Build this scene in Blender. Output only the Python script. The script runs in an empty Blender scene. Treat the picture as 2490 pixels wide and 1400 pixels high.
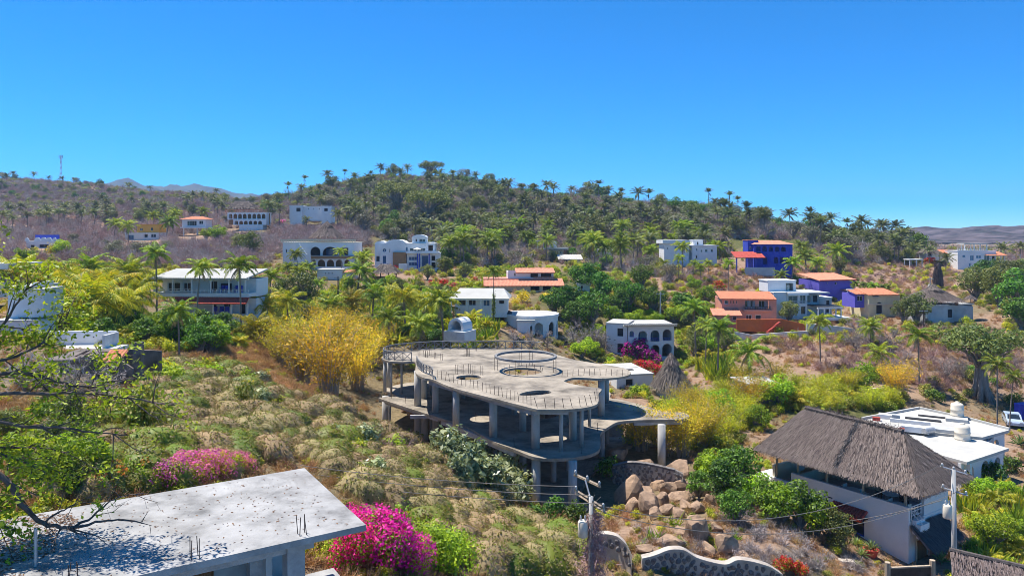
import bpy, math, random
import numpy as np
from mathutils import Vector, Matrix, noise as mnoise
from mathutils.geometry import tessellate_polygon

# ------------------------------------------------------------------ camera, sky, sun, exposure
FP, CX, HY, CZ = 1778.0, 1245.0, 570.0, 60.0      # focal length in photo pixels, principal column, horizon row, camera height
sc = bpy.context.scene
cam_d = bpy.data.cameras.new('camera'); cam = bpy.data.objects.new('camera', cam_d); sc.collection.objects.link(cam)
cam.location = (0, 0, CZ); cam.rotation_euler = (math.radians(90), 0, 0)
cam_d.sensor_width = 36; cam_d.lens = 36 * FP / 2490; cam_d.shift_y = -(700 - HY) / 2490
cam_d.clip_start = 0.5; cam_d.clip_end = 30000
sc.camera = cam
SUN_DIR = Vector((-0.71, 0.45, 1.95)).normalized()     # towards the sun: high, behind the scene and to the left
SUN_EL = math.asin(SUN_DIR.z); SUN_AZ = math.atan2(SUN_DIR.x, SUN_DIR.y)
world = bpy.data.worlds.new('World'); sc.world = world; world.use_nodes = True
wn = world.node_tree; wn.nodes.clear()
sky = wn.nodes.new('ShaderNodeTexSky'); sky.sky_type = 'NISHITA'; sky.sun_disc = False
sky.sun_elevation = SUN_EL; sky.sun_rotation = SUN_AZ; sky.altitude = 0
sky.air_density = 0.5; sky.dust_density = 0.0; sky.ozone_density = 10.0
hs = wn.nodes.new('ShaderNodeHueSaturation'); hs.inputs['Saturation'].default_value = 1.55; hs.inputs['Hue'].default_value = 0.495
bg = wn.nodes.new('ShaderNodeBackground'); bg.inputs[1].default_value = 0.106
wo = wn.nodes.new('ShaderNodeOutputWorld')
wn.links.new(sky.outputs[0], hs.inputs['Color']); wn.links.new(hs.outputs[0], bg.inputs[0]); wn.links.new(bg.outputs[0], wo.inputs[0])
sun_d = bpy.data.lights.new('sun', 'SUN'); sun_d.energy = 3.4; sun_d.angle = math.radians(0.53); sun_d.color = (1, 0.945, 0.85)
sun = bpy.data.objects.new('sun', sun_d); sc.collection.objects.link(sun)
sun.rotation_euler = SUN_DIR.to_track_quat('Z', 'Y').to_euler(); sun.location = (-60, 60, 160)
sc.view_settings.view_transform = 'Standard'; sc.view_settings.look = 'None'; sc.view_settings.gamma = 1
sc.view_settings.exposure = 1.25; sc.view_settings.use_curve_mapping = False
sc.render.engine = 'CYCLES'
sc.cycles.use_denoising = True; sc.cycles.max_bounces = 5; sc.cycles.diffuse_bounces = 3; sc.cycles.glossy_bounces = 2
sc.cycles.transmission_bounces = 3; sc.cycles.transparent_max_bounces = 4; sc.cycles.volume_bounces = 0
sc.cycles.use_adaptive_sampling = True; sc.cycles.adaptive_threshold = 0.02
sc.cycles.sample_clamp_indirect = 4; sc.cycles.pixel_filter_type = 'BLACKMAN_HARRIS'; sc.cycles.filter_width = 0.9

# ------------------------------------------------------------------ small helpers
COL = sc.collection
rng = np.random.default_rng(11)
def P(px, py, d): return Vector(((px - CX) * d / FP, d, CZ - (py - HY) * d / FP))
def G(px, py, z):                                   # where the line of sight of a photo pixel meets the level z (below the camera)
    d = (CZ - z) * FP / (py - HY); return Vector(((px - CX) * d / FP, d, z))
def link(o): COL.objects.link(o); return o
def tag(o, label=None, cat=None, group=None, kind=None):
    if label: o['label'] = label
    if cat: o['category'] = cat
    if group: o['group'] = group
    if kind: o['kind'] = kind
    return o
def empty(name, loc, rz=0, label=None, cat=None, group=None):
    o = bpy.data.objects.new(name, None); link(o); o.location = loc; o.rotation_euler = (0, 0, rz); o.empty_display_size = 0.5
    return tag(o, label, cat, group)
def mobj(name, me, parent=None, loc=None, rot=None, scale=None):
    o = bpy.data.objects.new(name, me); link(o)
    if parent is not None: o.parent = parent
    if loc is not None: o.location = loc
    if rot is not None: o.rotation_euler = rot
    if scale is not None: o.scale = scale if hasattr(scale, '__len__') else (scale,) * 3
    return o
def copy_tree(o, parent=None):
    c = o.copy(); link(c); c.parent = parent
    for ch in list(o.children): copy_tree(ch, c)
    return c
def rotm(rz): c, s = math.cos(rz), math.sin(rz); return np.array([[c, -s, 0], [s, c, 0], [0, 0, 1]])

class MB:
    """collects shapes for ONE mesh"""
    def __init__(s): s.V = []; s.F = []; s.n = 0; s.sm = []
    def add(s, v, f, m=0):
        v = np.asarray(v, dtype=np.float64).reshape(-1, 3); s.V.append(v)
        if isinstance(f, np.ndarray): s.F.append((f + s.n, m))
        else:
            by = {}
            for q in f: by.setdefault(len(q), []).append(q)
            for k, a in by.items(): s.F.append((np.array(a, dtype=np.int64) + s.n, m))
        s.n += len(v); return s
    def box(s, x0, x1, y0, y1, z0, z1, m=0):
        if x1 < x0: x0, x1 = x1, x0
        if y1 < y0: y0, y1 = y1, y0
        if z1 < z0: z0, z1 = z1, z0
        v = [(x0,y0,z0),(x1,y0,z0),(x1,y1,z0),(x0,y1,z0),(x0,y0,z1),(x1,y0,z1),(x1,y1,z1),(x0,y1,z1)]
        return s.add(v, [(0,3,2,1),(4,5,6,7),(0,1,5,4),(1,2,6,5),(2,3,7,6),(3,0,4,7)], m)
    def tube(s, pts, rad, sides=6, m=0, cap=True):
        pts = np.asarray(pts, float); n = len(pts); rad = np.broadcast_to(np.asarray(rad, float), (n,))
        t = np.gradient(pts, axis=0); t /= np.linalg.norm(t, axis=1)[:, None] + 1e-9
        ref = np.array([0, 0, 1.0]) if abs(t[0][2]) < 0.8 else np.array([1.0, 0, 0])
        a = np.cross(t, ref); a /= np.linalg.norm(a, axis=1)[:, None] + 1e-9; b = np.cross(t, a)
        th = np.linspace(0, 2 * math.pi, sides, endpoint=False)
        v = pts[:, None, :] + rad[:, None, None] * (np.cos(th)[None, :, None] * a[:, None, :] + np.sin(th)[None, :, None] * b[:, None, :])
        f = [(i*sides+j, i*sides+(j+1) % sides, (i+1)*sides+(j+1) % sides, (i+1)*sides+j) for i in range(n-1) for j in range(sides)]
        if cap: f += [tuple(range(sides))[::-1], tuple((n-1)*sides+j for j in range(sides))]
        return s.add(v.reshape(-1, 3), f, m)
    def lathe(s, prof, sides=16, c=(0, 0, 0), m=0):         # prof: (r, z) from bottom to top
        th = np.linspace(0, 2 * math.pi, sides, endpoint=False); v = []
        for r, z in prof: v += [(c[0]+r*math.cos(a), c[1]+r*math.sin(a), c[2]+z) for a in th]
        n = len(prof)
        f = [(i*sides+j, i*sides+(j+1) % sides, (i+1)*sides+(j+1) % sides, (i+1)*sides+j) for i in range(n-1) for j in range(sides)]
        f += [tuple(range(sides))[::-1], tuple((n-1)*sides+j for j in range(sides))]
        return s.add(v, f, m)
    def prism(s, outer, holes=(), h0=0.0, h1=1.0, frame=None, m=0):
        """flat outline (with holes) given in 2-D, thickened from h0 to h1; frame maps (a, b, h) to a point"""
        loops = [list(outer)] + [list(h) for h in holes]
        flat = [q for l in loops for q in l]
        tris = tessellate_polygon([[Vector((q[0], q[1], 0)) for q in l] for l in loops])
        fr = frame or (lambda a, b, h: (a, b, h)); N = len(flat)
        v = [fr(q[0], q[1], h0) for q in flat] + [fr(q[0], q[1], h1) for q in flat]
        f = []
        for t in tris:
            a, b, c = (np.array(flat[i]) for i in t)
            ccw = (b[0]-a[0])*(c[1]-a[1]) - (b[1]-a[1])*(c[0]-a[0]) > 0
            t = tuple(t) if ccw else tuple(t)[::-1]
            f += [tuple(i + N for i in t), t[::-1]]
        k = 0
        for li, l in enumerate(loops):
            area = sum(l[i][0]*l[(i+1) % len(l)][1] - l[(i+1) % len(l)][0]*l[i][1] for i in range(len(l)))
            fl = (area > 0) == (li == 0)
            for i in range(len(l)):
                a, b = k + i, k + (i+1) % len(l)
                f.append((a, b, b + N, a + N) if fl else (b, a, a + N, b + N))
            k += len(l)
        return s.add(v, f, m)
    def mesh(s, name, mats, smooth=False):
        me = bpy.data.meshes.new(name)
        V = np.concatenate(s.V) if s.V else np.zeros((0, 3))
        me.vertices.add(len(V)); me.vertices.foreach_set('co', V.astype(np.float32).ravel())
        li = np.concatenate([f.ravel() for f, m in s.F]); cnt = np.concatenate([np.full(len(f), f.shape[1]) for f, m in s.F])
        mi = np.concatenate([np.full(len(f), m) for f, m in s.F])
        me.loops.add(len(li)); me.loops.foreach_set('vertex_index', li.astype(np.int32))
        me.polygons.add(len(cnt)); st = np.concatenate([[0], np.cumsum(cnt)[:-1]])
        me.polygons.foreach_set('loop_start', st.astype(np.int32)); me.polygons.foreach_set('loop_total', cnt.astype(np.int32))
        me.polygons.foreach_set('material_index', mi.astype(np.int32))
        me.polygons.foreach_set('use_smooth', np.full(len(cnt), bool(smooth)))
        me.update(calc_edges=True)
        for m in (mats if isinstance(mats, (list, tuple)) else [mats]): me.materials.append(m)
        return me
    def build(s, name, mats, parent=None, smooth=False, loc=None, rot=None):
        return mobj(name, s.mesh(name, mats, smooth), parent, loc, rot)
def B(name, mat, parent, *boxes):
    m = MB()
    for b in boxes: m.box(*b)
    return m.build(name, mat, parent)

# ------------------------------------------------------------------ materials
def srgb(r, g, b):
    f = lambda c: c/255/12.92 if c/255 <= 0.04045 else ((c/255+0.055)/1.055)**2.4
    return (f(r), f(g), f(b), 1)
def nt(name):
    m = bpy.data.materials.new(name); m.use_nodes = True; t = m.node_tree; t.nodes.clear()
    return m, t, (lambda k: t.nodes.new(k)), t.links.new
def ramp_node(N, cols, pos=None):
    r = N('ShaderNodeValToRGB'); e = r.color_ramp.elements
    n = len(cols); pos = pos or [i / max(1, n-1) for i in range(n)]
    while len(e) < n: e.new(0.5)
    for i in range(n): e[i].position = pos[i]; e[i].color = cols[i]
    return r
def sh(c, k): return (min(1, c[0]*k), min(1, c[1]*k), min(1, c[2]*k), 1)
def surf(name, col, rough=0.85, var=0.18, scale=1.2, bump=0.15, stain=None, stain_amt=0.5, fine=14, metal=0, spec=0.3, stretch=None):
    """painted, plastered, concrete or stone surface: uneven colour, an optional stain colour in patches, fine bump"""
    m, t, N, L = nt(name)
    out = N('ShaderNodeOutputMaterial'); bs = N('ShaderNodeBsdfPrincipled'); L(bs.outputs[0], out.inputs[0])
    tc = N('ShaderNodeTexCoord'); vec = tc.outputs['Object']
    if stretch:
        mp = N('ShaderNodeMapping'); mp.inputs['Scale'].default_value = stretch; L(vec, mp.inputs[0]); vec = mp.outputs[0]
    n1 = N('ShaderNodeTexNoise'); n1.inputs['Scale'].default_value = scale; n1.inputs['Detail'].default_value = 6; n1.inputs['Roughness'].default_value = 0.65; L(vec, n1.inputs[0])
    r = ramp_node(N, [sh(col, 1-var*1.6), sh(col, 1), sh(col, 1+var)], [0.3, 0.5, 0.7]); L(n1.outputs[0], r.inputs[0])
    c = r.outputs[0]
    if stain is not None:
        n2 = N('ShaderNodeTexNoise'); n2.inputs['Scale'].default_value = scale*0.55; n2.inputs['Detail'].default_value = 9; n2.inputs['Roughness'].default_value = 0.75; n2.inputs['Distortion'].default_value = 0.6
        L(vec, n2.inputs[0])
        rr = ramp_node(N, [(0,0,0,1), (1,1,1,1)], [0.5, 0.68]); L(n2.outputs[0], rr.inputs[0])
        mul = N('ShaderNodeMath'); mul.operation = 'MULTIPLY'; mul.inputs[1].default_value = stain_amt; L(rr.outputs[0], mul.inputs[0])
        mx = N('ShaderNodeMixRGB'); mx.inputs[2].default_value = stain; L(mul.outputs[0], mx.inputs[0]); L(c, mx.inputs[1]); c = mx.outputs[0]
    L(c, bs.inputs['Base Color'])
    bs.inputs['Roughness'].default_value = rough; bs.inputs['Metallic'].default_value = metal; bs.inputs['Specular IOR Level'].default_value = spec
    if bump:
        n3 = N('ShaderNodeTexNoise'); n3.inputs['Scale'].default_value = fine; n3.inputs['Detail'].default_value = 4; L(vec, n3.inputs[0])
        bp = N('ShaderNodeBump'); bp.inputs['Strength'].default_value = bump; bp.inputs['Distance'].default_value = 0.05; L(n3.outputs[0], bp.inputs['Height']); L(bp.outputs[0], bs.inputs['Normal'])
    return m
def leafmat(name, cols, trans=0.3, obj_var=0.35, rough=0.55, tcol=None):
    """foliage: every leaf its own tone, every plant its own brightness, light shining through"""
    m, t, N, L = nt(name)
    out = N('ShaderNodeOutputMaterial'); bs = N('ShaderNodeBsdfPrincipled'); tr = N('ShaderNodeBsdfTranslucent'); mix = N('ShaderNodeMixShader')
    ge = N('ShaderNodeNewGeometry'); oi = N('ShaderNodeObjectInfo')
    r = ramp_node(N, cols); L(ge.outputs['Random Per Island'], r.inputs[0])
    mr = N('ShaderNodeMapRange'); mr.inputs[3].default_value = 1-obj_var; mr.inputs[4].default_value = 1+obj_var; L(oi.outputs['Random'], mr.inputs[0])
    mu = N('ShaderNodeVectorMath'); mu.operation = 'SCALE'; L(r.outputs[0], mu.inputs[0]); L(mr.outputs[0], mu.inputs['Scale'])
    # drift the hue a little from plant to plant
    hsv = N('ShaderNodeHueSaturation'); m2 = N('ShaderNodeMath'); m2.operation = 'MULTIPLY_ADD'; m2.inputs[1].default_value = 13.7; m2.inputs[2].default_value = 0
    fr = N('ShaderNodeMath'); fr.operation = 'FRACT'; L(oi.outputs['Random'], m2.inputs[0]); L(m2.outputs[0], fr.inputs[0])
    mh = N('ShaderNodeMapRange'); mh.inputs[3].default_value = 0.48; mh.inputs[4].default_value = 0.52; L(fr.outputs[0], mh.inputs[0]); L(mh.outputs[0], hsv.inputs['Hue']); L(mu.outputs[0], hsv.inputs['Color'])
    L(hsv.outputs[0], bs.inputs['Base Color'])
    bs.inputs['Roughness'].default_value = rough; bs.inputs['Specular IOR Level'].default_value = 0.35
    tm = N('ShaderNodeMixRGB'); tm.blend_type = 'MULTIPLY'; tm.inputs[0].default_value = 1; tm.inputs[2].default_value = tcol or (1.6, 1.5, 0.7, 1); L(hsv.outputs[0], tm.inputs[1]); L(tm.outputs[0], tr.inputs[0])
    mix.inputs[0].default_value = trans; L(bs.outputs[0], mix.inputs[1]); L(tr.outputs[0], mix.inputs[2]); L(mix.outputs[0], out.inputs[0])
    return m
def glassmat(name, col, rough=0.08):
    m, t, N, L = nt(name); out = N('ShaderNodeOutputMaterial'); bs = N('ShaderNodeBsdfPrincipled'); L(bs.outputs[0], out.inputs[0])
    bs.inputs['Base Color'].default_value = col; bs.inputs['Roughness'].default_value = rough; bs.inputs['Specular IOR Level'].default_value = 0.6
    return m
M = {}
def lin(r, g, b): return (r, g, b, 1)
M['white'] = surf('white_plaster', lin(.72,.715,.70), var=.05, scale=.5, bump=.08, stain=lin(.52,.50,.47), stain_amt=.35)
M['white2'] = surf('old_white_plaster', lin(.66,.645,.61), var=.08, scale=.6, bump=.1, stain=lin(.33,.31,.29), stain_amt=.55)
M['cream'] = surf('cream_plaster', lin(.72,.62,.44), var=.07, scale=.6, bump=.08, stain=lin(.45,.36,.24), stain_amt=.4)
M['paleyellow'] = surf('pale_yellow_plaster', lin(.72,.64,.40), var=.07, scale=.6, bump=.08, stain=lin(.45,.38,.24), stain_amt=.4)
M['orange'] = surf('orange_plaster', lin(.78,.42,.08), var=.08, scale=.6, bump=.08, stain=lin(.5,.28,.1), stain_amt=.3)
M['terracotta_wall'] = surf('terracotta_plaster', lin(.62,.15,.04), var=.1, scale=.7, bump=.08, stain=lin(.36,.10,.05), stain_amt=.35)
M['pink'] = surf('pink_plaster', lin(.62,.26,.19), var=.08, scale=.6, bump=.08, stain=lin(.42,.2,.16), stain_amt=.35)
M['blue'] = surf('cobalt_plaster', lin(.035,.06,.42), var=.1, scale=.6, bump=.08, stain=lin(.08,.12,.4), stain_amt=.4)
M['purple'] = surf('violet_blue_plaster', lin(.13,.11,.52), var=.1, scale=.6, bump=.08, stain=lin(.2,.18,.5), stain_amt=.4)
M['greyplaster'] = surf('grey_plaster', lin(.44,.45,.45), var=.1, scale=.7, bump=.1, stain=lin(.25,.25,.24), stain_amt=.5)
M['brownwall'] = surf('brown_plaster', lin(.30,.17,.08), var=.1, scale=.8, bump=.1, stain=lin(.2,.1,.05), stain_amt=.3)
M['concrete'] = surf('weathered_concrete', lin(.30,.258,.205), var=.42, scale=.4, bump=.3, stain=lin(.11,.095,.08), stain_amt=.9)
M['concrete_col'] = surf('cast_concrete_column', lin(.46,.445,.42), var=.2, scale=.9, bump=.25, stain=lin(.2,.19,.18), stain_amt=.55, stretch=(2, 2, .35))
M['concrete_light'] = surf('pale_concrete_roof', lin(.32,.315,.31), var=.36, scale=.55, bump=.2, stain=lin(.19,.18,.17), stain_amt=.8)
M['concrete_edge'] = surf('raw_concrete', lin(.38,.37,.37), var=.2, scale=1.2, bump=.3, stain=lin(.2,.19,.18), stain_amt=.6)
M['roofwhite'] = surf('white_roof_coat', lin(.46,.45,.42), var=.08, scale=.4, bump=.12, stain=lin(.36,.34,.31), stain_amt=.65)
M['terracotta'] = surf('terracotta_tile', lin(.52,.19,.10), var=.3, scale=2.5, bump=.25, stain=lin(.33,.14,.09), stain_amt=.5)
M['redtile'] = surf('red_tile', lin(.42,.07,.05), var=.3, scale=2.5, bump=.25, stain=lin(.24,.05,.04), stain_amt=.5)
M['pinkroof'] = surf('salmon_tile_roof', lin(.60,.24,.15), var=.25, scale=2, bump=.2, stain=lin(.42,.18,.12), stain_amt=.45)
M['thatch'] = leafmat('palm_thatch', [lin(0.094,0.073,0.067), lin(0.173,0.136,0.118), lin(0.245,0.196,0.170), lin(0.122,0.091,0.081)], trans=.04, obj_var=.08, rough=.95)
M['thatch_base'] = surf('thatch_underlayer', lin(.11,.09,.08), var=.35, scale=4, bump=.6, fine=22)
M['thatch_dark'] = leafmat('dark_palm_thatch', [lin(.05,.05,.055), lin(.10,.10,.105), lin(.14,.135,.14)], trans=.03, obj_var=.08, rough=.95)
M['wood'] = surf('brown_wood', lin(.20,.09,.04), var=.3, scale=2, bump=.2, stretch=(4, 4, .5))
M['palewood'] = surf('pale_timber', lin(.42,.33,.24), var=.25, scale=2, bump=.2, stretch=(4, 4, .5))
M['darkwood'] = surf('dark_timber', lin(.07,.05,.04), var=.3, scale=2, bump=.2)
M['iron'] = surf('rusty_rebar', lin(.09,.055,.045), var=.3, scale=3, bump=.1, rough=.7)
M['galv'] = surf('galvanised_steel', lin(.42,.43,.45), var=.15, scale=3, bump=.05, rough=.5, metal=.5)
M['railgrey'] = surf('grey_cement_rail', lin(.20,.20,.205), var=.2, scale=3, bump=.15)
M['glass'] = glassmat('dark_glass', lin(.02,.028,.04))
M['blueglass'] = glassmat('blue_glass', lin(.03,.10,.22))
M['dark'] = surf('dark_recess', lin(.035,.035,.04), var=.2, bump=0)  # near-black colour paints the shade inside openings and recesses; also used for dark panes
M['frame'] = surf('white_frame', lin(.75,.75,.75), var=.03, bump=0, rough=.5)
M['blueframe'] = surf('blue_frame', lin(.03,.06,.40), var=.1, bump=0, rough=.5)
M['bluecloth'] = surf('blue_plastic', lin(.03,.05,.45), var=.1, bump=0, rough=.5)
M['cloth'] = surf('pale_canvas', lin(.75,.72,.66), var=.06, bump=.05)
M['tank'] = surf('beige_water_tank', lin(.70,.62,.50), var=.06, bump=0, rough=.45)
M['black'] = surf('black_plastic', lin(.02,.02,.022), var=.1, bump=0, rough=.4)
M['carpaint'] = glassmat('pale_blue_car_paint', lin(.42,.50,.62), .2)
M['tyre'] = surf('rubber', lin(.02,.02,.02), var=.1, bump=0)
M['redpot'] = surf('red_clay_pot', lin(.50,.08,.05), var=.15, bump=.05)
M['boulder'] = surf('brown_boulder', lin(.33,.22,.145), var=.45, scale=.9, bump=.5, fine=6, stain=lin(.12,.095,.085), stain_amt=.7)
M['stone'] = surf('dark_field_stone', lin(.17,.155,.15), var=.4, scale=2, bump=.4, fine=9, stain=lin(.28,.25,.23), stain_amt=.5)
M['ruinwall'] = surf('sooty_ruin_wall', lin(.17,.14,.12), var=.4, scale=.9, bump=.3, stain=lin(.08,.07,.065), stain_amt=.7)  # dark brown-grey with darker patches at random
M['mortar'] = surf('pale_mortar', lin(.44,.385,.33), var=.2, scale=1.5, bump=.3, stain=lin(.26,.22,.19), stain_amt=.5)
M['bark'] = surf('grey_bark', lin(.24,.20,.17), var=.35, scale=2, bump=.4, stretch=(3, 3, .6))
M['palmbark'] = surf('palm_bark', lin(.23,.19,.155), var=.3, scale=2, bump=.4, stretch=(.6, .6, 5))
M['darkbark'] = surf('dark_branch_bark', lin(.115,.085,.075), var=.35, scale=3, bump=.3)
M['wire'] = surf('power_cable', lin(.16,.15,.14), var=.1, bump=0)
M['ceramic'] = surf('insulator', lin(.55,.53,.5), var=.1, bump=0, rough=.3)
# foliage
M['mango'] = leafmat('dark_broadleaf', [lin(0.025,0.061,0.008), lin(0.060,0.128,0.014), lin(0.106,0.221,0.019), lin(0.181,0.323,0.024)], .28)
M['bright'] = leafmat('bright_broadleaf', [lin(0.087,0.163,0.010), lin(0.186,0.300,0.013), lin(0.305,0.436,0.018), lin(0.435,0.545,0.024)], .35)
M['olive'] = leafmat('olive_broadleaf', [lin(0.059,0.079,0.021), lin(0.109,0.137,0.032), lin(0.170,0.201,0.044), lin(0.239,0.245,0.060)], .25)
M['greyleaf'] = leafmat('grey_green_dry_leaf', [lin(0.097,0.099,0.064), lin(0.150,0.150,0.097), lin(0.211,0.202,0.132), lin(0.264,0.246,0.176)], .2)
M['yellow'] = leafmat('yellow_bamboo_leaf', [lin(0.227,0.202,0.013), lin(0.415,0.359,0.020), lin(0.642,0.496,0.028), lin(0.792,0.505,0.044)], .35)
M['yellowgreen'] = leafmat('yellow_green_leaf', [lin(0.165,0.212,0.012), lin(0.310,0.362,0.019), lin(0.475,0.504,0.024), lin(0.619,0.523,0.029)], .35)
M['palm'] = leafmat('coconut_frond', [lin(0.070,0.125,0.010), lin(0.142,0.231,0.014), lin(0.261,0.347,0.022), lin(0.402,0.395,0.029)], .3)
M['palmgold'] = leafmat('golden_frond', [lin(0.151,0.174,0.010), lin(0.263,0.292,0.013), lin(0.423,0.402,0.023), lin(0.544,0.402,0.031)], .35)
M['oilpalm'] = leafmat('hill_palm_frond', [lin(0.045,0.068,0.025), lin(0.085,0.116,0.037), lin(0.152,0.180,0.062), lin(0.253,0.243,0.103)], .25, obj_var=.45)
M['deadfrond'] = leafmat('dead_frond', [lin(0.208,0.156,0.104), lin(0.312,0.234,0.156), lin(0.156,0.117,0.085)], .15)
M['twig'] = leafmat('bare_twig', [lin(0.225,0.147,0.140), lin(0.356,0.233,0.216), lin(0.488,0.328,0.290), lin(0.281,0.182,0.179)], .05, obj_var=.3, rough=.9)
M['greytwig'] = leafmat('grey_twig', [lin(0.248,0.211,0.207), lin(0.380,0.324,0.310), lin(0.512,0.437,0.414)], .05, obj_var=.3, rough=.9)
M['straw'] = leafmat('dry_grass', [lin(0.270,0.161,0.086), lin(0.412,0.250,0.132), lin(0.539,0.347,0.184), lin(0.340,0.193,0.103)], .2, rough=.9)
M['vine'] = leafmat('dry_vine_cover', [lin(0.194,0.143,0.071), lin(0.315,0.238,0.119), lin(0.434,0.326,0.179), lin(0.180,0.184,0.048), lin(0.344,0.252,0.149), lin(0.255,0.190,0.107)], .2, obj_var=.2, rough=.9)
M['vinegreen'] = leafmat('green_vine_cover', [lin(0.099,0.142,0.016), lin(0.180,0.218,0.025), lin(0.270,0.284,0.041), lin(0.360,0.301,0.081)], .25, obj_var=.25)
M['fig'] = leafmat('silvery_large_leaf', [lin(0.116,0.165,0.068), lin(0.231,0.281,0.135), lin(0.413,0.446,0.257), lin(0.165,0.215,0.081)], .25, rough=.35)
M['magenta'] = leafmat('magenta_bract', [lin(0.675,0.012,0.260), lin(0.878,0.018,0.351), lin(0.950,0.036,0.468), lin(0.743,0.024,0.156)], .35, obj_var=.1, tcol=(1.1, .9, 1.1, 1))
M['pinkbract'] = leafmat('pink_bract', [lin(0.600,0.065,0.325), lin(0.775,0.130,0.475), lin(0.875,0.234,0.550), lin(0.625,0.182,0.150)], .35, obj_var=.15, tcol=(1.1, .9, 1.1, 1))
M['redbract'] = leafmat('red_bract', [lin(.52,.012,.03), lin(.68,.03,.05), lin(.60,.02,.10)], .35, obj_var=.15, tcol=(1.1, .9, 1, 1))
M['purplebract'] = leafmat('purple_bract', [lin(0.350,0.012,0.252), lin(0.504,0.018,0.336), lin(0.224,0.012,0.168)], .35, obj_var=.15, tcol=(1.1, .9, 1.1, 1))
M['orangebract'] = leafmat('orange_bract', [lin(.65,.22,.03), lin(.7,.3,.08)], .35, obj_var=.15, tcol=(1.1, 1, .8, 1))
M['whitebract'] = leafmat('white_bract', [lin(.65,.62,.55), lin(.7,.66,.6)], .35, obj_var=.1, tcol=(1.1, 1, .9, 1))
M['litter'] = leafmat('fallen_leaf', [lin(.15,.07,.035), lin(.24,.12,.06), lin(.10,.05,.03)], .1, rough=.9)
M['agave'] = leafmat('agave_blade', [lin(0.104,0.195,0.065), lin(0.182,0.286,0.104), lin(0.260,0.351,0.130)], .15)
# ------------------------------------------------------------------ terrain: surveyed points, smoothly joined
XYZ = [(8.5,41,-21.3),(12,41,-21.6),(16,41.5,-21.9),(19,42,-22.2),(-45,2,-12),(-30,5,-13),(-10,5,-14),(0,5,-15),(15,5,-18.5),(40,5,-23),(-45,20,-11),(-30,20,-12.6),(-12,20,-13.7),(0,20,-14.8),(15,20,-18.6),(35,20,-23.5),(60,20,-24),
       (-25,35,-11.0),(-12,34,-12.9),(-45,35,-9.5),(-50,50,-8.5),(60,40,-24),(75,60,-24.5),(90,90,-24),(-70,70,-8),(-90,100,-7)]
PXD = [(300,1180,33),(100,1110,32),(450,1050,44),(300,1020,44),(100,1010,42),(600,950,62),(450,900,68),(330,885,62),(200,905,52),
 (700,1060,50),(850,1080,52),(780,1000,62),(700,950,70),(850,975,76),(930,1050,80),(900,1150,48),(1000,1250,42),(1000,1100,56),(1150,1155,57),(1040,1085,66),(1110,1075,76),(1220,1080,76),(1350,1075,77),(1430,1110,72),(1200,1150,66),
 (1200,1235,55),(1300,1245,56.5),(1420,1262,56),(1150,1300,44),(1300,1340,44),(1450,1390,43),(1600,1390,43),(1600,1270,52),(1750,1330,47),(1900,1345,47),(1740,1190,61),(1600,1125,72),(1850,1160,63),
 (2050,1355,50),(2200,1385,51),(2350,1395,50),(2480,1390,52),(2480,1250,62),(2350,1180,72),(2480,1100,82),(2470,1022,96),
 (1700,1000,90),(1900,960,98),(2100,960,98),(2300,960,102),(2480,935,112),(1450,940,98),(1600,950,96),(1300,860,112),(1450,860,125),(1600,872,128),(1750,900,118),
 (950,900,102),(800,960,88),(700,890,90),(600,820,92),(480,775,104),(350,785,98),(200,800,85),(60,800,75),(700,770,130),(850,750,145),(1000,765,130),(1150,765,125),
 (300,690,140),(100,660,150),(500,650,165),(620,680,150),(770,655,190),(1000,657,195),(900,690,165),(1100,690,165),(1300,707,160),(1450,720,150),(1350,640,215),(1500,640,220),
 (1670,645,200),(1850,660,190),(1650,720,150),(1700,700,165),(1820,802,138),(1600,790,140),(1950,772,146),(2050,735,178),(2150,770,150),(2330,785,140),(2100,660,215),(2250,700,190),(2200,640,235),
 (2380,655,230),(2480,700,190),(2480,640,260),(2480,780,140),(1900,850,122),(2000,900,108),(2150,850,118),(2300,850,120),
 (100,600,240),(0,560,330),(60,590,260),(300,590,260),(350,582,280),(470,572,290),(590,557,300),(760,547,310),(650,600,230),(500,600,225),
 (900,600,240),(1050,580,280),(1200,590,270),(1400,592,270),(1600,592,265),(1800,592,255),(2000,612,240),(2150,622,245),
 (0,500,500),(200,500,480),(400,510,450),(600,520,400),(750,495,390),(950,500,360),(1200,500,360),(1450,520,330),(1700,540,310),(1900,562,290),(2100,588,280),
 (-60,450,700),(0,448,700),(150,452,700),(250,470,680),(400,489,640),(550,492,560),(640,487,460),(780,458,450),(950,440,450),(1100,448,450),(1200,456,440),(1300,484,430),(1450,487,410),(1600,510,390),(1750,517,370),
 (1850,542,350),(1950,565,330),(2050,577,320),(2150,584,310),(2230,606,300),(2350,612,320),(2550,610,330),
 (-400,470,600),(-300,600,250),(-300,700,130),(2750,620,300),(2800,700,180)]
RID = [(-60,450,700),(150,452,700),(400,489,640),(550,492,600),(640,487,460),(780,458,450),(950,440,450),(1200,456,440),(1450,487,410),(1600,510,390),(1850,542,350),(2050,577,320),(2150,584,310)]
pts = [(x, y, z + CZ) for x, y, z in XYZ] + [tuple(P(*q)) for q in PXD]
for px, py, d in RID:
    a = P(px, py, d); k = (d + 130) / d
    pts.append((a.x * k, a.y * k, a.z - 26)); k = (d + 330) / d; pts.append((a.x * k, a.y * k, a.z - 50 if a.z > CZ+25 else a.z-28))
for px in (-400, 100, 600, 1000, 1400, 1800, 2200, 2600, 2900): pts.append(tuple(P(px, 570 + 14*FP/1300, 1300))); pts.append(tuple(P(px, 570 + 15*FP/900, 900)))
pts = np.array(pts)
def warp(x, y): return np.stack([x / (y + 22) * 2.6, np.log(y + 22) * 1.55], -1)
PW = warp(pts[:, 0], pts[:, 1])
def kern(r2): return np.sqrt(r2 + 0.0025)
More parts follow.
